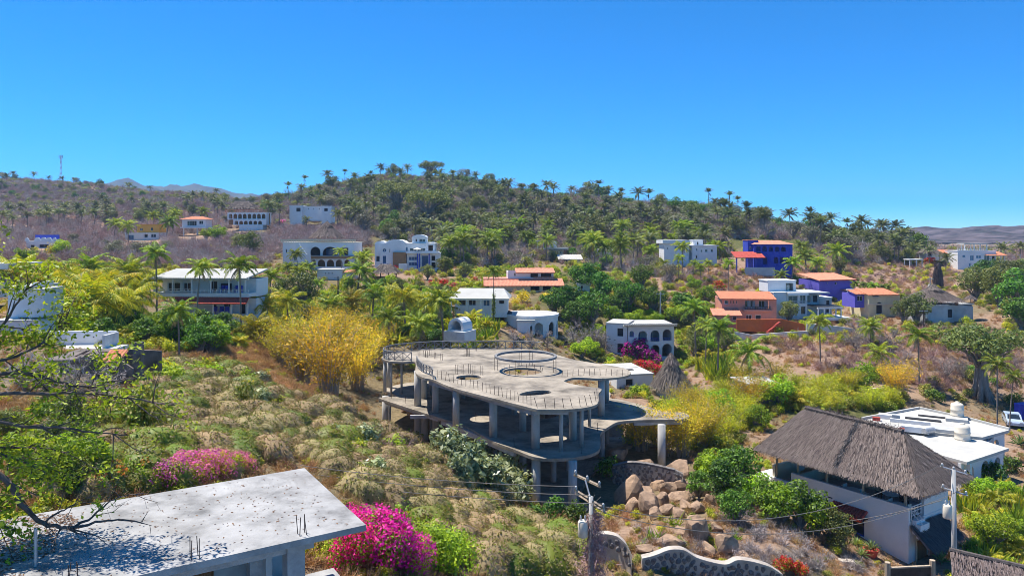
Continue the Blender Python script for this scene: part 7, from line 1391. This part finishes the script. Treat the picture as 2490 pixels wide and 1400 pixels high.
for px, cpy, d, s in [(2440,605,232,.9),(2425,640,215,.6),(2300,628,222,.8),(2260,610,232,.7),(2220,605,245,1.0),(2480,600,250,.8),(2455,690,180,.8)]: palm('oil', px, cpy, d, s, PR)
PO = ('orangep', 'bushy palm', 'bushy palms', 'around the orange house', 'palm tree')
for px, cpy, d, s in [(278,545,268,1.1),(312,550,265,1.1),(405,540,272,1.25),(420,520,290,1.0),(375,525,290,1.0),(495,515,300,.9)]: palm('coco', px, cpy, d, s, PO)
PU = ('upperp', 'palm', 'palms', 'beside the long white house', 'palm tree')
for px, cpy, d, s in [(655,500,300,1.1),(680,505,300,1.0),(820,520,295,1.0),(745,535,285,.7)]: palm('oil', px, cpy, d, s, PU)
PN = ('homep', 'palm', 'palms', 'flanking the modern white house', 'palm tree')
for px, cpy, d, s in [(1128,565,225,.9),(1185,580,215,1.1),(890,620,200,.6),(1085,640,182,.6)]: palm('coco', px, cpy, d, s, PN)
# ---- trees of the middle ground
TM = ('mangob', 'dense dark mango tree', 'dense dark mango trees', 'around the round house', 'tree')
for px, py, s in [(1420,715,1.15),(1375,765,1.0),(1345,770,.85),(1470,735,.95),(1530,750,1.0),(1590,765,.95),(1440,790,1.05),(1400,800,.9),(1500,770,.85),(1300,690,.5),(1560,700,.8),(1660,770,.8)]: stand('mango', px, py, s, TM, 'mango_tree')
TB = ('brightb', 'bright green rounded tree', 'bright green trees', 'in the middle gardens', 'tree')
for px, py, s in [(1540,800,.75),(1490,790,.7),(1640,790,.8),(1680,770,.7),(1150,735,.6),(1000,720,.6),(910,740,.7),(850,710,.6),(620,720,.75),(610,760,.6),(530,590,1.1),(500,585,.8),(570,700,.5),(1720,740,.75),(1690,710,.65),(1480,610,.8),(150,625,.9),(200,630,.7),(60,640,.8),(2030,705,.5)]: stand('bright', px, py, s, TB, 'garden_tree')
TO = ('oliveb', 'dull olive tree', 'dull olive trees', 'scattered across the middle slope', 'tree')
for px, py, s in [(730,750,1.15),(690,740,.8),(610,620,1.1),(580,615,.9),(1080,670,.8),(1130,680,.7),(1040,680,.6),(2040,665,.7),(1430,640,.9),(1930,770,.75),(1920,785,.7),(2230,790,1.0),(2200,790,.8),(2150,640,.9),(2205,640,.8),(1700,850,.8),(1760,860,.7)]: stand('olive', px, py, s, TO, 'olive_green_tree')
TD = ('darkr', 'large dark spreading tree', 'large dark trees', 'behind the grey palapa house', 'tree')
for px, py, s in [(2370,735,1.3),(2430,745,1.4),(2480,760,1.4),(2400,690,1.1),(2450,700,1.2),(2490,690,1.1),(2480,800,1.0),(2350,700,.8)]: stand('olive' if px % 20 else 'mango', px, py, s, TD, 'dark_tree')
g = on(2385, 103); o = plant('parota', g, 1.22, 'spreading_parota_tree', 'huge umbrella-crowned tree with a thick fluted grey trunk', 'tree', var=0, sz=1.32)
mb = MB()
for a in np.linspace(0, 6.28, 8)[:-1]: mb.tube([(1.3*math.cos(a), 1.3*math.sin(a), -.5), (.55*math.cos(a), .55*math.sin(a), 1.2), (.3*math.cos(a), .3*math.sin(a), 3.6), (.9*math.cos(a), .9*math.sin(a), 4.9)], [.35, .33, .3, .14], 6)
mb.build('buttress', M['bark'], o, True)
BT = ('bareb', 'leafless brown tree', 'leafless brown trees', 'beside the round house', 'tree')
for px, py, s in [(1435,850,1.0),(1400,845,.8),(1465,860,.8),(1330,845,.55),(1290,842,.5),(1250,840,.5)]: stand('bare', px, py, s, BT, 'leafless_tree')
fill([(1860,830),(2100,790),(2300,830),(2480,900),(2300,950),(2050,900),(1900,860)], 16, ['bare'], ('lotbare', 'small leafless tree', 'small leafless trees', 'on the dry lot', 'tree'), 'leafless_tree', 431, smin=.35, smax=.7, hm=4, rm=2, mind=3, flat=False)
fill([(2330,905),(2490,940),(2490,990),(2300,985),(2200,960)], 14, ['bushdark', 'busholive'], ('lotbush', 'shaded bush', 'shaded bushes', 'under the umbrella-crowned tree', 'bush'), 'shaded_bush', 432, smin=.8, smax=1.5, hm=1.3, rm=1)
for px, py, s in [(1275,735,1.0),(1330,735,.8),(1250,745,.7),(135,625,1.5)]: stand('orangebush', px, py, s, ('orangeb', 'dry orange-leaved bush', 'dry orange-leaved bushes', 'below the salmon roofs', 'bush') if px > 500 else ('orangeb2', 'dry orange-leaved bush', 'x', 'beside the white terrace house', 'bush'), 'dry_orange_bush')
# ---- bamboo and the lush valley
for px, py, s in [(800,960,1.25),(735,935,1.1),(870,945,1.15),(690,890,.95),(760,890,1.15),(900,890,1.05),(840,860,1.1),(790,840,1.0),(920,860,.9)]: stand('bamboo', px, py, s, ('bamboo', 'arching yellow bamboo clump', 'yellow bamboo clumps', 'left of the concrete building', 'bamboo'), 'bamboo_clump')
VAL = [(600,800),(620,720),(800,700),(1000,690),(1230,700),(1210,780),(1180,850),(1000,850),(900,830),(700,840)]
fill(VAL, 50, ['lowpalm'], ('lowp', 'low fan of golden fronds', 'low golden palms', 'crowding the valley floor', 'palm tree'), 'low_palm', 441, flat=False, smin=.5, smax=1.0, hm=3.2, rm=2, mind=2.4)
fill(VAL, 60, ['heliconia', 'heliconiadark'], ('helic', 'clump of tall broad-bladed leaves', 'broad-bladed plants', 'on the valley floor', 'plant'), 'broad_leaved_plant', 442, smin=.7, smax=1.3, hm=2.6, rm=1.3, mind=1.5)
fill(VAL, 46, ['bright', 'mango', 'olive'], ('valtree', 'small leafy tree', 'small leafy trees', 'of the valley garden', 'tree'), 'valley_tree', 443, flat=False, smin=.35, smax=.6, hm=6, rm=3, mind=4)
fill([(110,800),(360,770),(560,790),(640,840),(530,850),(330,850),(120,830)], 30, ['bright', 'mango', 'lowpalm'], ('hotelgarden', 'leafy garden plant', 'garden plants', 'in front of the verandah hotel', 'tree'), 'garden_tree', 444, flat=False, smin=.35, smax=.62, hm=5, rm=3, mind=2.6)
fill([(340,790),(520,800),(530,860),(460,870),(370,840)], 8, ['mango', 'bright'], ('hotelthick', 'dense green shrub', 'dense green shrubs', 'below the verandah hotel', 'shrub'), 'dense_shrub', 445, flat=False, smin=.5, smax=.75, hm=5, rm=3)
fill([(1480,790),(1700,740),(1780,800),(1760,900),(1690,880),(1660,840),(1480,900),(1380,860)], 34, ['bright', 'heliconia', 'olive', 'bushyellow', 'lowpalm'], ('arcgarden', 'leafy garden plant', 'garden plants', 'around the arcaded house', 'shrub'), 'garden_shrub', 446, smin=.4, smax=.7, hm=4, rm=2.5, mind=2)
fill([(1680,880),(1760,880),(1800,930),(1700,925)], 12, ['heliconia', 'heliconiadark'], ('banana', 'tall spiky broad-leaved plant', 'spiky broad-leaved plants', 'right of the conical palapa', 'plant'), 'spiky_plant', 447, smin=.9, smax=1.3, hm=2.6, rm=1)
YEL = [(1480,985),(1560,950),(1700,960),(1850,940),(2050,945),(2200,960),(2180,1000),(2050,1010),(1900,1000),(1790,1090),(1740,1100),(1600,1080),(1530,1060)]
fill(YEL, 34, ['greenbamboo', 'greenbamboo', 'bamboo'], ('yelb', 'yellow-green feathery thicket clump', 'yellow-green thickets', 'behind the great thatched roof', 'bamboo'), 'feathery_thicket', 451, flat=False, smin=.6, smax=.95, hm=4.5, rm=2.3, mind=2.6)
fill(YEL, 24, ['bushyellow', 'bright', 'lowpalm'], ('yelbush', 'bright yellow-green shrub', 'yellow-green shrubs', 'behind the great thatched roof', 'shrub'), 'bright_shrub', 452, smin=.5, smax=.9, hm=3.5, rm=2, mind=2)
for px, py, s in [(1620,1105,.8),(1560,1095,.75),(1660,1110,.8),(1700,1095,.75),(1590,1085,.8),(1530,1085,.7)]: stand('greenbamboo' if px % 20 else 'bamboo', px, py, s, ('deckbamboo', 'yellow bamboo thicket', 'yellow bamboo thickets', 'behind the lone deck column', 'bamboo'), 'bamboo_thicket')
# ---- mound field on the left slope
MF = [(330,1000),(420,900),(560,900),(640,940),(780,985),(940,1045),(1090,1125),(1230,1240),(1330,1290),(1400,1330),(1390,1395),(1150,1390),(1000,1250),(880,1215),(760,1130),(640,1115),(450,1110),(250,1100)]
MFL = [(110,1060),(260,1030),(420,1000),(560,1040),(640,1110),(560,1150),(380,1190),(200,1220),(110,1200),(60,1120)]
fill(MF, 290, ['mound', 'mound', 'mound', 'moundgreen'], ('mounds', 'dry creeper-covered hummock', 'creeper-covered hummocks', 'on the slope left of the concrete building', 'shrub'), 'creeper_mound', 461, smin=.65, smax=1.35, hm=1, rm=1.2, pad=0, mind=.85, sunk=.2)
fill(MFL, 80, ['moundgreen', 'mound', 'moundgreen'], ('moundsl', 'greenish creeper-covered hummock', 'greenish hummocks', 'behind the near flat roof', 'shrub'), 'creeper_mound', 462, smin=.6, smax=1.2, hm=1, rm=1.2, pad=0, mind=.8, sunk=.15)
fill([(900,1010),(960,1060),(1060,1130),(1110,1190),(1000,1170),(900,1090)], 40, ['mound', 'twigbush', 'busholive'], ('bankm', 'brown dry bush', 'brown dry bushes', 'on the bank left of the concrete columns', 'bush'), 'bank_bush', 465, smin=.5, smax=1.0, hm=0, rm=0, pad=-9)
fill([(400,900),(640,940),(900,1060),(1100,1180),(900,1180),(640,1000),(420,960)], 34, ['figbush', 'busholive', 'bushyellow', 'bush'], ('moundbush', 'upright leafy bush', 'upright bushes', 'among the hummocks', 'bush'), 'upright_bush', 463, smin=.4, smax=.9, hm=2, rm=1, pad=0)
fill([(330,905),(480,880),(640,900),(620,940),(480,930),(360,950)], 22, ['bushyellow', 'busholive', 'bush'], ('weedbush', 'yellow-green weedy bush', 'weedy bushes', 'right of the ruin', 'bush'), 'weedy_bush', 464, smin=.6, smax=1.2, hm=1.4, rm=1, pad=0)
for px, py, s in [(1090,1130,1.25),(1130,1140,1.35),(1160,1190,1.2),(1190,1215,1.3),(1225,1205,1.5),(1250,1225,1.3),(1115,1190,1.1),(1175,1160,1.2),(1270,1235,1.0),(1075,1105,1.0),(1210,1175,1.1),(1100,1150,1.2),(1145,1165,1.3),(1240,1195,1.4)]: stand('figbush', px, py, s, ('fig', 'large-leaved silvery shrub', 'large-leaved silvery shrubs', 'at the foot of the concrete columns', 'shrub'), 'large_leaved_shrub')
for px, py, s in [(1005,1085,1.2),(1350,1265,1.0),(1400,1270,1.0),(1310,1262,.8),(1480,1160,1.2)]: stand('bushdark', px, py, s, ('darkbush', 'dark green bush', 'dark green bushes', 'under the concrete building', 'bush'), 'dark_bush')
for px, py, s in [(345,1075,1.5),(600,1000,1.1),(365,1040,1.3),(330,1060,1.2)]: stand('busholive', px, py, s, ('tallmound', 'tall vine-draped shrub', 'tall vine-draped shrubs', 'below the ruin', 'shrub'), 'vine_draped_shrub', sz=s*1.5)
o = mobj('vine_draped_stump', PL['mound'][0][0][1], None, on(2281, 188), (0, 0, .4), (1.2, .8, 5.6)); tag(o, 'tall dark brown vine-draped stump on the dry slope', 'tree stump'); o.data = o.data.copy(); o.data.materials.clear(); [o.data.materials.append(M['darkbark']) for _ in range(3)]
stuff('slope_grass', 'dry grass and stalks between the hummocks', 'grass', ['tuft', 'drybush', 'tuft'], [(MF, 500), ([(330,880),(640,850),(720,900),(900,1000),(700,960),(420,920)], 900), ([(530,790),(640,790),(660,890),(540,880)], 300)], 471, smin=.4, smax=.9, hm=.8)
stuff('dry_brush', 'heaps of pale cut brush and dead stalks below the thatched house', 'brush', ['greytwigbush', 'tuft', 'tuft', 'tuft'], [([(1740,1260),(1850,1250),(1960,1300),(2040,1370),(1960,1395),(1880,1370),(1800,1330)], 420), ([(1540,1290),(1900,1330),(1890,1390),(1560,1330)], 160), ([(2050,1350),(2200,1390),(2060,1395)], 60)], 472, smin=.25, smax=.55, hm=.6)
stuff('valley_weeds', 'low green weeds filling the gardens', 'weeds', ['busholive', 'bush', 'bushyellow', 'greentuft'], [(VAL, 700), (YEL, 600), ([(110,800),(360,770),(600,780),(600,850),(330,860),(120,850)], 350), ([(1380,700),(1700,720),(1760,900),(1480,900),(1370,830)], 500), ([(1080,650),(1500,650),(1640,700),(1400,720),(1100,700)], 400), ([(0,610),(300,620),(340,700),(0,700)], 250)], 473, smin=.5, smax=1.0, hm=1)
def cover(name, label, cat, keys, n, d0, d1, seed, smin, smax, test=None, u0=-.8, u1=.85):
    R = np.random.default_rng(seed); pts3 = []; S = []
    while len(pts3) < n:
        u_ = R.uniform(u0, u1, 4000); d_ = np.exp(R.uniform(math.log(d0), math.log(d1), 4000)); x_ = u_*d_; z_ = hz(x_, d_); nz = fbm(x_/6, d_/6, 31)
        for x, d, z, q in zip(x_, d_, z_, nz):
            if q < .27 or not clear(CX + x/d*FP, d, -.5): continue
            pts3.append((x, d, z-.03)); S.append(R.uniform(smin, smax)*(.6+q*.8))
            if len(pts3) >= n: break
    return stuff_scatter(name, label, cat, keys, pts3, S, seed)
cover('ground_weeds', 'dry grass tufts and small weeds scattered over the near ground', 'weeds', ['tuft', 'tuft', 'drybush'], 12000, 26, 130, 474, .3, .7); cover('low_herbs', 'small green herbs scattered over the near ground', 'herbs', ['busholive', 'greentuft', 'bushyellow'], 2600, 26, 130, 475, .2, .5); cover('middle_weeds', 'dry grass and weeds between the middle houses', 'weeds', ['tuft', 'busholive', 'drybush', 'bushyellow'], 5200, 120, 240, 476, .5, 1.1)
for px, py, s in [(110,960,.5),(170,975,.5),(250,975,.5),(60,950,.5)]: stand('bare', px, py, s, ('ruinbare', 'tangled dead tree', 'tangled dead trees', 'in front of the ruin', 'tree'), 'dead_tree')
# ---- shrubs by the thatched house and lower right corner
SH = ('frontshrub', 'glossy green shrub', 'glossy green shrubs', 'in front of the thatched house', 'shrub')
for px, py, s, k in [(1745,1190,.62,'bright'),(1800,1205,.66,'mango'),(1770,1235,.55,'mango'),(1720,1160,.5,'bright'),(1830,1230,.5,'bright'),(1900,1275,.55,'bright'),(1950,1290,.55,'mango'),(1985,1305,.5,'bright'),(1870,1255,.45,'mango'),(2020,1325,.45,'olive'),(1790,1275,.4,'mango'),(1700,1215,.35,'mango'),(2045,1345,.35,'olive')]: stand(k, px, py, s, SH, 'glossy_shrub')
fill([(2330,1190),(2490,1180),(2490,1395),(2370,1395),(2330,1330),(2330,1250)], 60, ['heliconia', 'heliconiadark', 'bushyellow', 'bush', 'bush'], ('corner', 'lush bright garden plant', 'lush garden plants', 'at the right of the second pole', 'plant'), 'lush_plant', 481, smin=.5, smax=.85, hm=2, rm=1, mind=.8)
fill([(2330,1180),(2490,1150),(2490,1390),(2380,1390)], 16, ['lowpalm', 'bright'], ('cornerpalm', 'low arching palm or shrub', 'low arching plants', 'at the right of the second pole', 'plant'), 'arching_plant', 482, flat=False, smin=.35, smax=.6, hm=2.5, rm=2, mind=1.5)
for px, py, s in [(2250,1118,.7),(2390,1150,.8),(2430,1160,.8),(2460,1130,.7)]: stand('bushdark' if px > 2300 else 'bush', px, py+20, s*1.6, ('villavine', 'green creeper bush', 'creeper bushes', 'on the porch of the flat-roofed villa', 'bush'), 'creeper_bush')
for px, py, s in [(1640,1275,.8),(1690,1285,.7),(1590,1310,.8),(1555,1335,.6),(1500,1330,.7),(1790,1310,.5)]: stand('greentuft', px, py, s*1.6, ('grasst', 'bright green grass tuft', 'bright green tufts', 'among the boulders', 'grass tuft'), 'grass_tuft')
for px, py, s in [(2080,1325,.5),(2095,1350,.45),(2290,1365,.6),(2480,1080,.9)]: stand('agave', px, py, s, ('agav', 'pale spiky agave', 'spiky agaves', 'around the white house walls', 'agave'), 'agave_plant')
fill([(1560,1300),(1700,1290),(1880,1350),(1880,1390),(1600,1345)], 14, ['greentuft', 'tuft'], ('rockweed', 'small weed', 'small weeds', 'between the boulders and the rubble wall', 'weed'), 'rock_weed', 483, smin=.25, smax=.5, hm=1, rm=.6)
for px, py, s in [(1370,1330,1.0),(1420,1350,.9),(1330,1385,1.3),(1250,1395,1.1)]: stand('moundgreen', px, py, s, ('lowmound', 'green-edged hummock', 'green-edged hummocks', 'at the foot of the vine-choked pole', 'shrub'), 'creeper_mound')
# ---- bougainvilleas
def boug(key, lst, cl, name='bougainvillea'):
    for px, py, s in lst: stand(key, px, py, s, cl, name)
boug('bougnear', [(905,1375,2.0),(850,1385,1.6),(960,1390,1.9),(880,1330,1.4),(1010,1395,1.5),(935,1340,1.3)], ('bm', 'vivid magenta bougainvillea', 'vivid magenta bougainvilleas', 'beside the near flat roof', 'bougainvillea'))
for px, py, s in [(1030,1370,1.6),(1080,1390,1.7),(1060,1345,1.2),(1110,1370,1.2)]: stand('bushnear', px, py, s, ('bmb', 'yellow-green leafy bush', 'yellow-green leafy bushes', 'right of the magenta bougainvillea', 'bush'), 'leafy_bush')
boug('bougpinknear', [(395,1190,1.0),(430,1185,1.1),(470,1178,1.15),(510,1165,1.1),(550,1160,1.0),(590,1150,.8)], ('bp', 'rose pink bougainvillea', 'rose pink bougainvilleas', 'behind the near flat roof', 'bougainvillea'))
boug('bougorange', [(280,1190,.9),(330,1180,.9),(240,1205,.8)], ('bo', 'orange flecked bougainvillea', 'orange flecked bougainvilleas', 'behind the near flat roof', 'bougainvillea')); boug('bougwhite', [(500,1115,.8)], ('bw', 'white flowering bush', 'x', 'above the pink bougainvilleas', 'bush'))
boug('bougpurple', [(1548,872,2.6),(1565,882,2.2),(1530,866,1.8),(1583,888,1.8)], ('bpu', 'deep purple bougainvillea', 'deep purple bougainvilleas', 'against the arcaded white house', 'bougainvillea')); boug('bougred', [(1560,905,1.4),(1585,908,1.5),(1605,912,1.3),(1535,905,1.1)], ('br', 'scarlet bougainvillea', 'scarlet bougainvilleas', 'beside the conical palapa', 'bougainvillea'))
boug('bougred', [(1075,700,1.4),(1100,706,1.2),(1150,690,1.1),(1050,695,1.0),(965,660,1.2)], ('br2', 'crimson bougainvillea', 'crimson bougainvilleas', 'below the modern white house', 'bougainvillea')); boug('bougred', [(1748,705,1.5),(1765,628,1.0)], ('br3', 'red bougainvillea', 'red bougainvilleas', 'on the cleared slope', 'bougainvillea')); boug('bougpink', [(680,548,2.2)], ('br4', 'salmon pink bougainvillea', 'x', 'beside the arcaded hotel', 'bougainvillea')); boug('bougred', [(2262,645,1.9),(2145,630,1.2)], ('br5', 'bright red bougainvillea', 'bright red bougainvilleas', 'by the white pergola', 'bougainvillea'))
boug('bougred', [(1715,1030,1.1),(1725,1055,1.0)], ('br6', 'orange-red bougainvillea', 'orange-red bougainvilleas', 'beside the lone deck column', 'bougainvillea')); boug('bougred', [(1900,1385,.6),(1930,1392,.6),(1945,1398,.5)], ('br7', 'little red-flowered plant', 'little red-flowered plants', 'right of the rubble wall', 'bougainvillea')); boug('bougpink', [(335,790,.9),(310,795,.7)], ('br8', 'dark pink bougainvillea', 'dark pink bougainvilleas', 'left of the verandah hotel', 'bougainvillea'))
# ---- overhanging tree at the near left: a real tree standing beside the frame
g = on(-330, 23); lt = empty('overhanging_tree', g, 0, 'sparsely leaved tree reaching bare dark branches in from the left edge', 'tree'); LO = Vector(g); Rb = np.random.default_rng(21)
def pb(px, py, d): return np.array(P(px, py, d + 6) - LO)
bare_l, leaf_mb = [], MB(); root = pb(-330, 960, 17); MB().tube([(0, 0, -.6), root*.5, root], [.4, .36, .3], 9).build('trunk', M['darkbark'], lt, True)
def branch(pl, r0, tw=10, lf=0, lsp=None):
    r0 = r0*1.3; p = np.array([pb(*q) for q in pl]); t_ = np.linspace(0, len(p)-1, len(p)*4); q = np.stack([np.interp(t_, range(len(p)), p[:, k]) for k in range(3)], -1); q[1:-1] = (q[:-2]+q[1:-1]*2+q[2:])/4; q[1:-1] += Rb.normal(size=(len(q)-2, 3))*.02
    mb = MB().tube(q, np.linspace(r0, r0*.18, len(q)), 6); tips = [q[-1]]
    for i in range(tw):
        k = Rb.integers(len(q)//4, len(q)-1); d = unit(unit(q[k+1]-q[k]) + Rb.normal(size=3)*.75); L_ = Rb.uniform(.5, 1.5); e = q[k]+d*L_; m_ = q[k]+d*L_*.5+Rb.normal(size=3)*.06; mb.tube([q[k], m_, e], [r0*.3, r0*.2, .006], 4); tips.append(e)
        for j in range(3): d2 = unit(d+Rb.normal(size=3)*.8); s_ = q[k]+d*L_*Rb.uniform(.4, 1); e2 = s_+d2*L_*.45; mb.tube([s_, e2], [r0*.12, .004], 3); tips.append(e2)
    mb.build('branch', M['darkbark'], lt, True)
    for t in tips:
        if Rb.uniform() < lf:
            n = int(Rb.integers(14, 40)); c_ = t + Rb.normal(size=(n, 3))*[.22, .22, .16]; leaves(leaf_mb, c_, Rb.normal(size=(n, 3))*.7+[0, 0, .8], .17, Rb, .45)
r_ = (-330, 960, 17)
branch([r_, (-120,880,17.3), (0,800,17.6), (40,740,17.8), (70,690,18)], .07, 12, .75); branch([r_, (-100,900,17), (60,862,17.4), (120,820,17.6), (165,775,18)], .06, 14, .7); branch([r_, (-100,915,16.5), (60,905,16.5), (150,930,16.8), (230,945,17), (290,900,17.2)], .07, 16, .55)
branch([r_, (-80,960,16.2), (80,955,16.2), (200,955,16.4), (300,965,16.6), (425,985,17)], .06, 16, .3); branch([r_, (-80,1010,16), (60,1035,16), (150,1040,16.2), (230,1050,16.4), (310,1058,16.8)], .055, 12, .15); branch([r_, (-120,1060,15.5), (20,1165,15.5), (50,1225,15.6), (100,1272,15.8), (165,1285,16), (240,1268,16.3), (300,1264,16.6)], .09, 7, .0)
branch([(165,1285,16), (215,1265,16.4), (245,1235,16.6), (290,1205,16.9), (350,1198,17.2)], .035, 6, 0); branch([(100,1272,15.8), (150,1240,16.1), (200,1215,16.3)], .03, 7, .05); branch([r_, (-150,1000,16.5), (-20,1100,16.5), (60,1120,16.8), (110,1150,17)], .06, 14, .85); branch([r_, (-100,1050,17), (0,1090,17.2), (90,1085,17.6), (180,1100,18)], .05, 14, .8); branch([r_, (-160,1150,15.5), (-30,1260,15.5), (30,1285,15.8)], .05, 10, .7); branch([r_, (-200,760,17), (-100,700,17.3), (-10,640,17.6)], .06, 10, .6); branch([r_, (-250,1100,14), (-160,1260,13.5), (-40,1330,13.6)], .08, 14, .6); branch([r_, (-300,800,15), (-200,640,14.5), (-80,560,14.5)], .08, 14, .6); branch([r_, (-300,700,17), (-260,560,17), (-200,450,17)], .08, 14, .6)
leaf_mb.build('foliage', M['bright'], lt)
fill([(-40,1050),(150,1045),(230,1100),(215,1190),(140,1200),(110,1150),(-40,1140)], 20, ['bright', 'bright', 'olive'], ('leftleafy', 'bright leafy shrub', 'bright leafy shrubs', 'behind the overhanging branches', 'shrub'), 'leafy_shrub', 491, flat=False, smin=.22, smax=.42, hm=0, rm=0, pad=0)
finish()
# ------------------------------------------------------------------ the air: thin even haze round the whole place
m = bpy.data.materials.new('thin_haze'); m.use_nodes = True; t = m.node_tree; t.nodes.clear(); out = t.nodes.new('ShaderNodeOutputMaterial'); pv = t.nodes.new('ShaderNodeVolumePrincipled')
pv.inputs['Color'].default_value = (.48, .70, 1, 1); pv.inputs['Density'].default_value = 1.5e-4; pv.inputs['Anisotropy'].default_value = .1; t.links.new(pv.outputs[0], out.inputs['Volume'])
o = MB().box(-5000, 5000, -150, 5200, 25, 365).build('haze', m); tag(o, 'thin bluish haze over the far hills', 'haze', kind='stuff')
